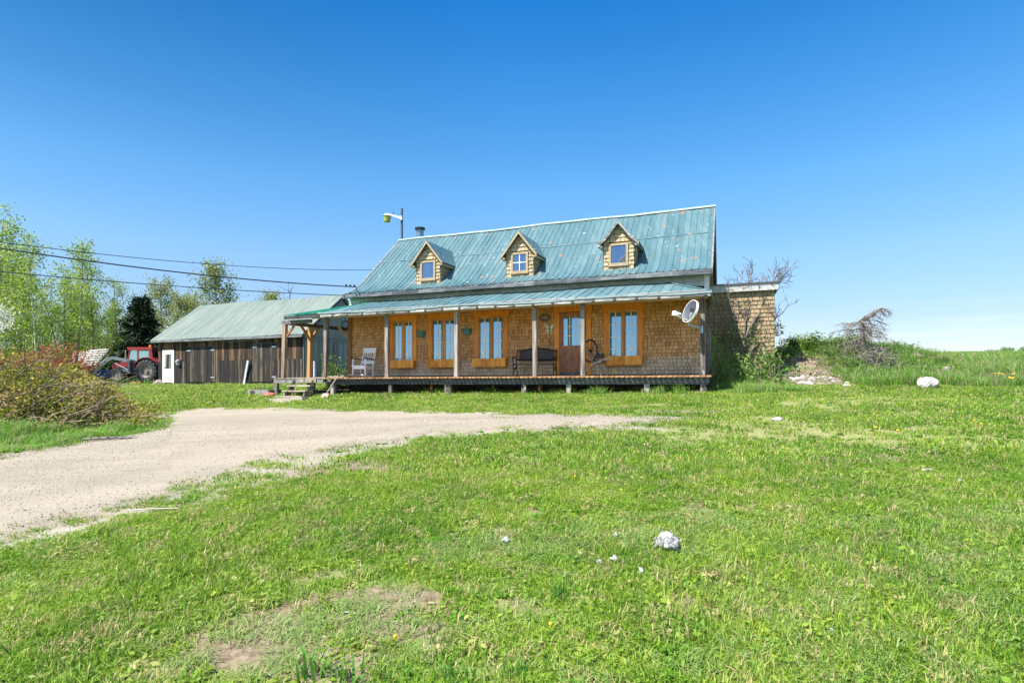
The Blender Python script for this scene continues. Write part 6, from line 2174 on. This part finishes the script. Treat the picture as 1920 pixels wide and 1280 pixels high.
Y = 39.5; h = top_height(262, 552, Y)
plant_tree('spruce_tree', 'dense dark green spruce between the aspen wood and the barn', 'tree', None, spruce(1400, h, 2.15, n_lv=26), ground_at(264, Y), .3, 1.0)
p = ground_at(236, 41); plant_bush('undergrowth_bush', 'bright leafy bush at the left foot of the dark spruce', UB[1], p, .4, (1.3, 1.3, 2.0), 'undergrowth of the left wood')
p = ground_at(318, 44); plant_bush('undergrowth_bush', 'yellow green bush between the spruce and the barn roof', UB[2], p, 2.4, (1.5, 1.5, 2.2), 'undergrowth of the left wood')

# ------------------------------------------------------------------ brush heap at the left
BR_G = leafmat('cut_cedar_green', [(0.07, 0.11, 0.015), (0.16, 0.205, 0.022), (0.29, 0.305, 0.035), (0.40, 0.37, 0.06)], .25, .7)
BR_B = leafmat('cut_cedar_brown', [(0.10, 0.07, 0.025), (0.20, 0.14, 0.045), (0.30, 0.22, 0.075), (0.36, 0.30, 0.10)], .2, 1.0)
BR_R = leafmat('dead_rust_needles', [(0.11, 0.035, 0.016), (0.22, 0.075, 0.032), (0.31, 0.13, 0.06), (0.36, 0.20, 0.11)], .2, 1.0)
hx, hy = -12.9, 14.9
heap = thing('brush_pile', 'big heap of cut cedar branches, yellow green and rusty, at the left edge', 'brush pile', (hx, hy, float(zt(hx, hy))))
gb = np.random.default_rng(77)


def heap_h(X, Y):
    px_ = 960 + FPX * X / Y
    prof = np.interp(px_, [-450, -200, 0, 60, 120, 160, 195, 225, 243], [1.4, 1.6, 1.68, 1.6, 1.36, 1.0, .68, .38, 0])
    cr = np.clip(1 - ((Y - 15.3) / 2.3) ** 2, 0, 1)
    return prof * np.sqrt(cr) * (.85 + .35 * vnoise(X, Y, .9, 91))


tw = MB(); cards = {'g': ([], []), 'b': ([], []), 'r': ([], [])}
for i in range(1500):
    X = gb.uniform(-18.6, -8.6); Y = gb.uniform(12.9, 17.6)
    hh = float(heap_h(np.array(X), np.array(Y)))
    if hh < .08: continue
    z0 = float(zt(X, Y))
    zb = z0 + hh * gb.uniform(.15, .95) - .05
    az = gb.normal(.35, .75)
    d = np.array((math.cos(az), .5 * math.sin(az) - .15, gb.normal(.35, .3)))
    L = gb.uniform(.5, 1.35)
    q, _ = limb_path(gb, (X, Y, zb), d / np.linalg.norm(d), L, 5, .14, -.02)
    q[:, 2] = np.minimum(q[:, 2], z0 + np.maximum(.12, heap_h(q[:, 0], q[:, 1]) * 1.1 + .12))
    tw.tube(q, np.linspace(gb.uniform(.007, .02), .004, 6), 4, cap=False)
    topness = (q[:, 2].mean() - z0) / 1.75
    back = (Y - 14.6) / 2.2
    pr = .75 * np.clip(topness * 1.5 + back * .6 - 1.12, 0, 1) + (.05)
    u = gb.random()
    kind = 'r' if u < pr else ('b' if u < pr + .16 + .22 * (X > -11) else 'g')
    m = 58
    s = gb.random(m) ** .7 * 5; a = np.clip(s.astype(int), 0, 4)
    c = q[a] + (q[a + 1] - q[a]) * (s - a)[:, None] + gb.normal(size=(m, 3)) * .075
    out = (q[-1] - q[0]) / L + gb.normal(size=(m, 3)) * .6; out /= np.linalg.norm(out, axis=1, keepdims=True)
    sd = np.cross(out, gb.normal(size=(m, 3))); sd /= np.linalg.norm(sd, axis=1, keepdims=True)
    l = (.05 + .075 * gb.random(m))[:, None]; w = .014 + .012 * gb.random(m)[:, None]
    cards[kind][0].append(np.stack([c - sd * w * .4, c + out * l * .5 - sd * w, c + out * l, c + out * l * .5 + sd * w], 1))
    cards[kind][1].append(np.clip(gb.random() * .5 + gb.random(m) * .55, 0, 1))
# long bare sticks lying over the front
for i in range(170):
    X = gb.uniform(-17.5, -8.8); Y = gb.uniform(13.0, 14.6)
    if 960 + FPX * X / Y > 215: continue
    z0 = float(zt(X, Y)); hh = max(.12, float(heap_h(np.array(X), np.array(Y))))
    az = gb.normal(.45, .35)
    q, _ = limb_path(gb, (X, Y, z0 + hh * gb.uniform(.2, 1.0)), (math.cos(az), -.25, math.sin(az) * .8), gb.uniform(.7, 1.9), 6, .08, -.02)
    q[:, 2] = np.maximum(q[:, 2], zt(q[:, 0], q[:, 1]) + .03)
    tw.tube(q, np.linspace(gb.uniform(.01, .022), .005, 7), 5)
    for k in range(3):
        w_, _ = limb_path(gb, q[2 + k], (q[3 + k] - q[2 + k]) / .2 + gb.normal(size=3) * .5, .4, 3, .15, 0); tw.tube(w_, np.linspace(.008, .003, 4), 3, cap=False)
tw.build('sticks', plain('cut_stick_bark', (.19, .14, .10), .9, 0, .45, 7), heap)['kind'] = 'stuff'
for k, nm, mt in (('g', 'green_foliage', BR_G), ('b', 'brown_foliage', BR_B), ('r', 'rusty_foliage', BR_R)):
    m3 = MB(); m3.quads(np.concatenate(cards[k][0]), np.concatenate(cards[k][1])); m3.build(nm, mt, heap)['kind'] = 'stuff'
# rusty dead conifers standing behind the heap
DEADR = []
def rust_bush(seed):
    g = np.random.default_rng(seed); tk = MB(); ar = []; rr = []
    for i in range(26):
        az = g.random() * 6.283
        q, _ = limb_path(g, (g.normal() * .2, g.normal() * .2, -.1), (math.cos(az) * .45, math.sin(az) * .45, 1), g.uniform(.8, 1.9), 5, .12, .05)
        tk.tube(q, np.linspace(.014, .004, 6), 3, cap=False)
        m = 110; s = (.25 + .75 * g.random(m)) * 4.99; a = s.astype(int)
        c = q[a] + (q[a + 1] - q[a]) * (s - a)[:, None] + g.normal(size=(m, 3)) * .09
        out = g.normal(size=(m, 3)) + (0, 0, .5); out /= np.linalg.norm(out, axis=1, keepdims=True)
        sd = np.cross(out, g.normal(size=(m, 3))); sd /= np.linalg.norm(sd, axis=1, keepdims=True)
        l = (.07 + .09 * g.random(m))[:, None]; w = .018
        ar.append(np.stack([c - sd * w * .4, c + out * l * .5 - sd * w, c + out * l, c + out * l * .5 + sd * w], 1)); rr.append(np.clip(g.random(m) * .6 + .4 * g.random(), 0, 1))
    lv = MB(); lv.quads(np.concatenate(ar), np.concatenate(rr)); return tk.mesh('stems', BARK_DARK), lv.mesh('foliage', BR_R)
RB = [rust_bush(1500 + i) for i in range(3)]
for i, (px, py, Y, lab) in enumerate([(8, 650, 19.5, 'rusty dead conifer branches at the left edge, behind the brush heap'), (58, 655, 20, 'wide rusty dead bush behind the brush heap, next to the one at the left edge'), (100, 640, 21, 'tallest rusty dead conifer behind the brush heap'), (112, 658, 22, 'low rusty clump in front of the plastic wrapped pile'), (122, 648, 23.5, 'thin rusty spire at the right end of the dead bushes'), (30, 660, 18.2, 'short rusty bush in the middle of the brush heap top'), (78, 662, 18.6, 'rusty brown tuft on the heap below the tallest dead conifer')]):
    p = ground_at(px, Y); h = top_height(px, py, Y)
    plant_bush('dead_conifer', lab, RB[i % 3], p, 1.3 * i, (h / 1.6 * .9, h / 1.6 * .9, h / 1.6), 'rusty dead conifers by the brush heap')

# ------------------------------------------------------------------ shrub by the extension, mound plants, dead spruce
gs = np.random.default_rng(31)
root = G(1392, 718)
bs_ = thing('bare_shrub', 'sprawling half bare shrub with crooked grey stems against the side extension', 'shrub', root)
tk = MB(); C = []


def grow(p, d, L, r, lvl, up=.02):
    n = 5
    q, dd = limb_path(gs, p, d, L, n, .13, up)
    tk.tube(q, np.maximum(.0065, np.linspace(r, r * .55, n + 1)), 6 if lvl < 2 else 4, cap=False)
    if lvl >= 2: C.append(q)
    if lvl >= 4: return
    for k in range(3 if lvl < 3 else 2):
        s = gs.integers(2, n + 1)
        nd = dd + gs.normal(size=3) * np.array((.62, .35, .45)) + (0, 0, .12)
        grow(q[s], nd / np.linalg.norm(nd), L * gs.uniform(.5, .75), r * .5, lvl + 1, up)


def S_(px, py, dY=0): return at(px, py, root[1] + dY)
def stem(pp, r0, r1, kids):
    P_ = [S_(*p) for p in pp]
    tk.tube(P_, np.linspace(r0, r1, len(P_)), 7)
    for k in range(kids):
        i = 1 + gs.integers(0, len(P_) - 1); d = (P_[min(i + 1, len(P_) - 1)] - P_[i - 1]); d /= np.linalg.norm(d)
        nd = d + gs.normal(size=3) * np.array((.6, .3, .5)) + (0, 0, .3)
        grow(P_[i], nd / np.linalg.norm(nd), gs.uniform(.28, .6), r1 * .6, 2)
stem([(1391, 712), (1393, 695), (1400, 672), (1412, 652), (1430, 640), (1445, 624), (1452, 600), (1463, 578)], .05, .012, 15)
stem([(1380, 678, .1), (1372, 655, .1), (1376, 620, .1), (1374, 585, .1), (1368, 562, .15)], .04, .012, 14)
stem([(1388, 705, .15), (1382, 680, .1), (1392, 648, .05), (1405, 615), (1425, 585), (1432, 578)], .045, .03, 8)
stem([(1425, 585), (1440, 560), (1446, 545), (1456, 530)], .024, .008, 16)
stem([(1395, 640, .1), (1398, 600, .1), (1408, 565, .1), (1405, 538, .1)], .024, .008, 16)
stem([(1388, 700), (1370, 690, -.1), (1362, 655, -.1), (1360, 610, -.1)], .02, .006, 6)
stem([(1400, 712), (1415, 700, -.15), (1432, 690, -.15), (1440, 668, -.15)], .025, .006, 7)
tk.build('stems', TWIG_PALE, bs_)['kind'] = 'stuff'
C = np.concatenate(C); low = C[C[:, 2] < root[2] + 1.9]
ii = gs.integers(0, len(low), 1500)
mb = MB(); q, r = leaf_quads(low[ii] + gs.normal(size=(1500, 3)) * .08, .075, gs); mb.quads(q, r); mb.build('foliage', LEAF_BUSH, bs_)

BUSH = [bush_meshes(1600 + i, .55, .95, 1500, .07, LEAF_BUSH, 18) for i in range(4)]
for i, (px, py, top, Y, wx, lab) in enumerate([
    (1350, 718, 650, 16.9, .45, 'dark leafy bush in the corner between the porch end and the extension'),
    (1425, 722, 672, 16.4, 1.1, 'bright leafy growth at the foot of the bare shrub'),
    (1466, 700, 658, 19.4, .8, 'small bush just right of the extension wall'),
    (1500, 690, 646, 19.8, .9, 'dark green bush on the mound, second right of the extension'),
    (1535, 690, 628, 19.8, 1.3, 'tall light green bush on top of the mound, left of the dead spruce'),
    (1557, 695, 660, 18.9, .6, 'dark shaded bush overhanging the bare bank below the mound top'),
    (1583, 690, 640, 19.8, .9, 'grey green bush at the left side of the dead spruce'),
    (1682, 690, 648, 19.6, 1.0, 'rounded bush right of the dead spruce on the mound'),
    (1712, 690, 654, 20.2, .8, 'last low bush at the right end of the mound'),
    (1512, 690, 640, 19.7, .8, 'upright leafy bush between the dark green bush and the tall light green bush'),
    (1562, 690, 634, 20.2, 1.0, 'leafy bush on the mound top behind the shaded overhanging bush'),
    (1602, 700, 668, 18.0, .7, 'low weedy bush at the left end of the dead twig tangle'),
    (1660, 690, 650, 19.9, .9, 'leafy bush just behind the right side of the dead spruce'),
    (1765, 712, 692, 17.2, .6, 'scrubby weed clump in the long grass right of the big boulder'),
    (1705, 722, 698, 16.4, .6, 'green weed clump in the long grass left of the big boulder'),
    (1650, 705, 672, 18.3, .9, 'low bush in front of the dead spruce roots')]):
    p = ground_at(px, Y); h = top_height(px, top, Y)
    plant_bush('mound_bush', lab, BUSH[i % 4], p, 1.7 * i, (wx * 1.2, wx * 1.2, max(.45, h / .72)), 'bushes along the mound')

p = ground_at(628, 23.6); h = top_height(628, 664, 23.6)
plant_bush('side_bush', 'dark feathery bush between the side porch and the barn gable', BUSH[2], p, .7, (1.0, 1.0, h / .9), None)
# dead grey spruce leaning on the mound
rt = ground_at(1618, 18.7)
ds = thing('dead_spruce', 'dead grey spruce with drooping bare branches on the mound', 'tree', rt)
tk = MB(); tr_p = [rt, at(1618, 640, 18.7), at(1617, 600, 18.7), at(1622, 592, 18.7)]
tk.tube(tr_p, [.07, .055, .045, .03], 8)
lead_ = [at(1617, 602, 18.7), at(1632, 594, 18.6), at(1650, 582, 18.5), at(1657, 578, 18.5)]
tk.tube(lead_, [.04, .03, .018, .008], 6)
tk.build('trunk', TWIG_PALE, ds)
tk = MB()
def droop(p, az, L, sag, dens):
    d = np.array((math.cos(az), math.sin(az) * .8, 0)); s = np.linspace(0, 1, 7)
    q = p + d * (s * L)[:, None] + np.array((0, 0, 1)) * (.10 * L * s - sag * L * s ** 2)[:, None] + gs.normal(size=(7, 3)) * .012
    tk.tube(q, np.linspace(.018, .005, 7), 4, cap=False)
    for k in range(dens):
        s_ = gs.random() * 5.99; a = int(s_); o = q[a] + (q[a + 1] - q[a]) * (s_ - a)
        dd = d * .35 + gs.normal(size=3) * np.array((.35, .5, .25)) + (0, 0, -.55)
        w_, _ = limb_path(gs, o, dd / np.linalg.norm(dd), gs.uniform(.12, .34), 3, .2, -.03); tk.tube(w_, np.linspace(.0065, .003, 4), 3, cap=False)
base_z = rt[2]
top_z = at(1617, 600, 18.7)[2] - rt[2]
for k in range(30):
    f = (k + .5) / 30
    p = np.array((rt[0] + .02, rt[1], rt[2] + top_z * (.40 + .60 * f)))
    droop(p, gs.random() * 6.283, gs.uniform(.55, 1.0) * (1.05 - .2 * f), .30, 24)
for f in np.linspace(.15, .98, 14):
    k = f * 3; a = min(int(k), 2); p = lead_[a] + (lead_[a + 1] - lead_[a]) * (k - a)
    droop(p, gs.choice([0.3, -.4, 3.0, 2.6, -2.8]), gs.uniform(.2, .45), .6, 16)
droop(at(1610, 606, 18.7), 3.3, .75, .18, 30); droop(at(1608, 618, 18.7), 3.1, .95, .25, 36)
tk.build('branches', TWIG_GREY, ds)['kind'] = 'stuff'
# tangle of dead branches at its foot
mb = MB()
for k in range(680):
    p = rt + np.array((gs.normal(.0, .52), gs.normal(-.65, .3), 0)); p[2] = float(zt(p[0], p[1])) + gs.random() * .72 * max(.1, 1 - abs(p[0] - rt[0]) / 1.35)
    w_, _ = limb_path(gs, p, gs.normal(size=3) * (1, .7, .5) + (0, 0, .1), gs.uniform(.25, .6), 3, .2, -.12); mb.tube(w_, np.linspace(.009, .003, 4), 3, cap=False)
tag(mb.build('dead_brush', TWIG_GREY), 'tangled grey dead twigs heaped at the foot of the dead spruce', kind='stuff')

# ------------------------------------------------------------------ stones
def stone(px, py, rx, ry, rz, lab, seed, mt='white_stone', name='boulder', cat='stone', group=None, sink=.35, rough=.3, cut=True):
    p = G(px, py)
    t = thing(name, lab, cat, p, group)
    r_ = rock_mb(seed, rx, ry, rz, 3, rough, cut); r_.v = [v + p + (0, 0, rz * (1 - sink) - .02) for v in r_.v]
    r_.build('rock', M[mt], t)
stone(1739, 728, .26, .22, .175, 'big pale boulder in the long grass below the mound', 3, sink=.2, rough=.16, cut=False)
stone(1731, 694, .22, .16, .12, 'flat pale rock on the bare top of the mound, above the big boulder', 4, sink=.2)
stone(1777, 698, .15, .12, .12, 'small pale rock in the grass right of the big boulder', 6, sink=.2)
stone(1707, 690, .12, .1, .08, 'little whitish rock left of the flat rock on the mound', 8, sink=.2)
stone(1717, 676, .26, .16, .14, 'reddish clod on the bare earth at the mound top', 9, 'stone', sink=.2)
grb = np.random.default_rng(44)
RUB = [(grb.uniform(1470, 1592), grb.uniform(704, 727), grb.uniform(.05, .13), 0) for _ in range(26)]
RUB = [(a_, b_, r_, r_ * grb.uniform(.4, .65)) for a_, b_, r_, _ in RUB]
for i, (px, py, r1, r2) in enumerate(RUB):
    stone(px, py, r1, r1 * .8, r2, 'pale broken stone in the patch of rubble below the bank', 30 + i, 'white_stone', 'rubble_stone', 'stone', 'rubble stones below the mound')
X, Y = field(8.0, 10.9, 16.2, 20.5, 2600)
k = (rng.random(len(X)) < np.clip(bare(X, Y), 0, 1)); X, Y = X[k], Y[k]
s = .015 + .05 * rng.random(len(X)) ** 2.5
scatter('rubble', STONES, np.stack([X, Y, zt(X, Y) + .01], -1), rng.random(len(X)) * 6.28, np.stack([s, s, s * .8], -1), .3, 'small broken stones and clods on the bare bank beside the extension')
X, Y = field(-6, 14, 2.4, 16, 9000)
k = (rng.random(len(X)) < np.clip(bare(X, Y) - .25, 0, 1) * .35) & ~in_poly(X, Y, DPOLY); X, Y = X[k], Y[k]
s = .006 + .016 * rng.random(len(X)) ** 3
scatter('soil_crumbs', STONES, np.stack([X, Y, zt(X, Y) + .004], -1), rng.random(len(X)) * 6.28, np.stack([s, s, s * .8], -1), .3, 'small stones and crumbs on the bare soil patches of the lawn')

# white fluff lying on the lawn
FL = leafmat('white_fluff', [(.42, .42, .43), (.50, .50, .50), (.56, .56, .55)], .3, .9)
def fluff(px, py, r, h, n, lab, seed):
    p = G(px, py); t = thing('white_fluff', lab, 'fluff', p, 'white fluff on the lawn')
    g = np.random.default_rng(seed)
    mb = rock_mb(seed + 200, r * .82, r * .62, h * .8, 3, .4, False)
    mb.v = [v * (1 + .16 * np.sin(v[:, :1] / r * 11 + seed) * np.sin(v[:, 1:2] / r * 13) + .1 * g.normal(size=(len(v), 1))) + p + (0, 0, h * .55 + .02) for v in mb.v]
    d = g.normal(size=(n, 3)); d[:, 2] = abs(d[:, 2]); d /= np.linalg.norm(d, axis=1, keepdims=True)
    c = p + d * np.array((r * .85, r * .65, h * .85)) + (0, 0, h * .5 + .02)
    q, rr = leaf_quads(c, r * .13, g); mb.quads(q, rr)
    for k in range(int(n / 12)):
        o = c[g.integers(0, n)]; w_, _ = limb_path(g, o, g.normal(size=3) * (1, 1, .4), r * .5, 4, .5, -.05); mb.tube(w_, r * .03, 3, cap=False)
    mb.build('clump', FL, t, smooth=True)
fluff(1250, 1034, .10, .085, 1100, 'largest clump of white fluff lying in the grass right of centre', 1)
fluff(949, 1020, .042, .03, 90, 'flat white scrap on the grass near the middle, left of the other fluff', 2)
fluff(1154, 1055, .030, .026, 70, 'small white tuft just left of the largest clump', 3)
fluff(1203, 1083, .020, .034, 50, 'thin upright white tuft below the largest clump', 4)
fluff(1155, 1013, .018, .03, 40, 'tiny white tuft above the small tuft, farther back', 5)
fluff(1124, 1060, .022, .016, 40, 'faint white scrap left of the small tuft', 6)
fluff(1799, 907, .028, .024, 40, 'white scrap far right on the lawn', 7)
fluff(1560, 1190, .014, .012, 30, 'white speck near the bottom, right of centre', 8)
stone(1738, 882, .10, .05, .03, 'flat pale stone flush with the grass on the right side of the lawn', 51, 'white_stone', 'flat_stone')
stone(1896, 856, .06, .05, .04, 'small pale stone in the grass near the right edge', 52, 'white_stone', 'flat_stone')
stone(1456, 788, .10, .06, .05, 'little white stone where the driveway fades into the grass', 53, 'white_stone', 'flat_stone')
stone(611, 1228, .026, .02, .022, 'small rusty white pebble among the foreground weeds', 54, 'white_stone', 'flat_stone')
stone(607, 1192, .02, .016, .016, 'smaller clean white pebble above the rusty one', 55, 'white_stone', 'flat_stone')
p = G(538, 1193); t = thing('dark_stick', 'short dark stick on the bare soil patch in the foreground', 'stick', p)
mb = MB(); mb.tube([p + (-.05, -.015, .012), p + (0, .0, .016), p + (.05, .012, .014)], [.008, .011, .007], 7); mb.build('stick', BARK_DARK, t)
p = G(655, 1150); t = thing('pale_stick', 'thin pale stick lying at the top of the bare soil patch', 'stick', p)
mb = MB(); mb.tube([p + (-.05, 0, .012), p + (.02, -.004, .012), p + (.06, -.02, .01)], .005, 5); mb.build('stick', M['white_old'], t)
p = G(285, 962); t = thing('bare_twig', 'bare twig lying on the lawn near the driveway edge', 'stick', p)
mb = MB(); mb.tube([p + (-.25, -.03, .04), p + (0, .0, .05), p + (.25, .06, .04)], .008, 5); mb.build('stick', M['step'], t)
p = G(205, 826); t = thing('fallen_branch', 'weathered branch lying along the far edge of the driveway', 'branch', p)
mb = MB(); mb.tube([p + (-.5, -.05, .04), p + (0, .02, .06), p + (.5, .06, .05)], [.02, .03, .015], 6)
for k in range(6): mb.tube([p + (-.4 + .15 * k, 0, .05), p + (-.3 + .15 * k, -.1 + .04 * k, .10)], .008, 4)
mb.build('stick', TWIG_GREY, t)

GM_COARSE = grass_mat('coarse_blade', [(0.04, 0.14, 0.02), (0.08, 0.22, 0.03), (0.14, 0.30, 0.05)], (0.25, 0.33, 0.08), 0.8)
# tall grass clumps close to the camera
def clump(px, py, h, n, lab, seed, lean=.6, wd=.0105):
    p = G(px, py); t = thing('grass_clump', lab, 'grass clump', p, 'tall grass clumps in the foreground')
    mb = MB(); q, r = blades(n, .075, h * .4, h, wd, lean, .45, 1.0, seed=seed); 
    mb.quads(q + p, r); mb.build('blades', GM_COARSE, t)
clump(585, 1268, .26, 24, 'tallest clump of coarse grass standing in the bottom foreground', 1, .95)
clump(655, 1272, .21, 24, 'coarse grass clump right beside the tallest foreground clump', 2, 1.0)
clump(1048, 1125, .24, 34, 'dark green grass clump left of the largest white fluff', 3, .4, .009)
clump(860, 1276, .16, 16, 'sparse grass clump at the bottom edge below the middle', 4, .6)
clump(960, 1270, .18, 14, 'thin upright grass clump at the bottom edge, right of the sparse one', 5, .4)
clump(738, 1276, .13, 18, 'low leaning grass clump at the bottom edge between taller clumps', 6, .9)
clump(700, 1150, .10, 16, 'small tuft growing on the far rim of the foreground soil patch', 7, .6)
clump(910, 1130, .17, 9, 'few long leaning blades in the lawn above the bottom edge', 8, 1.0)

# dandelions
YEL = plain('dandelion_yellow', (.80, .46, .01), .7, 0, .15, 30)
def dandelion(p, h, r, name_l, grp):
    t = thing('dandelion', name_l, 'flower', p, grp)
    mb = MB(); mb.tube([p, p + (0, 0, h)], .004, 4); mb.build('stalk', GM_WEED, t)
    mb = MB(); mb.lathe([(.004, -.01), (r * .6, .0), (r, .012), (r * .55, .02), (.0, .016)], p + np.array((0, 0, h)), seg=9); mb.build('flower_head', YEL, t)
for px, py, lab in ((1112, 822, 'yellow dandelion at the lawn edge below the driveway tip'), (1078, 903, 'lone yellow dandelion in the open middle of the lawn'), (1820, 752, 'yellow dandelion in the long grass right of the big boulder'), (1826, 803, 'upper yellow dandelion of a pair near the right edge of the lawn'), (1839, 810, 'lower yellow dandelion of a pair near the right edge of the lawn'), (1032, 1192, 'orange yellow flower low in the near lawn'), (741, 1215, 'small yellow flower lying in the foreground soil')):
    dandelion(G(px, py), .12 if py < 900 else .06, .016 if py < 830 else .010, lab, None)
gd = np.random.default_rng(8)
for cx, cy, n, sx, sy in ((1890, 722, 7, 18, 2), (1898, 731, 4, 10, 2), (1860, 669, 14, 22, 2), (1900, 672, 16, 22, 3), (1820, 672, 8, 16, 3), (1885, 677, 8, 12, 2), (1770, 682, 3, 20, 4), (1700, 812, 2, 90, 10)):
    for k in range(n):
        p = G(cx + gd.normal() * sx * .6, cy + gd.normal() * sy * .6)
        dandelion(p, .30 if cy < 760 else .1, .014 + .0011 * p[1], 'one of the many yellow dandelions dotting the grass at the right side', 'yellow dandelions of the right meadow')

# far trees on the skyline at the right
FT = [bush_meshes(1700 + i, 3.0, 6.0, 700, .7, LEAF_BUSH, 10) for i in range(2)]
for i in range(16):
    px = 1866 + 6.2 * i + gd.uniform(-2, 2); Y = 210 + gd.uniform(-8, 8)
    p = at(px, 663, Y); p[2] -= 4.2
    tt_ = plant_bush('distant_tree', 'small dark tree on the distant skyline at the right edge', FT[i % 2], p, i, (.9, .9, gd.uniform(.75, 1.1)), 'distant trees on the right skyline', 'tree')
for px, top in ((1905, 655),):
    pass
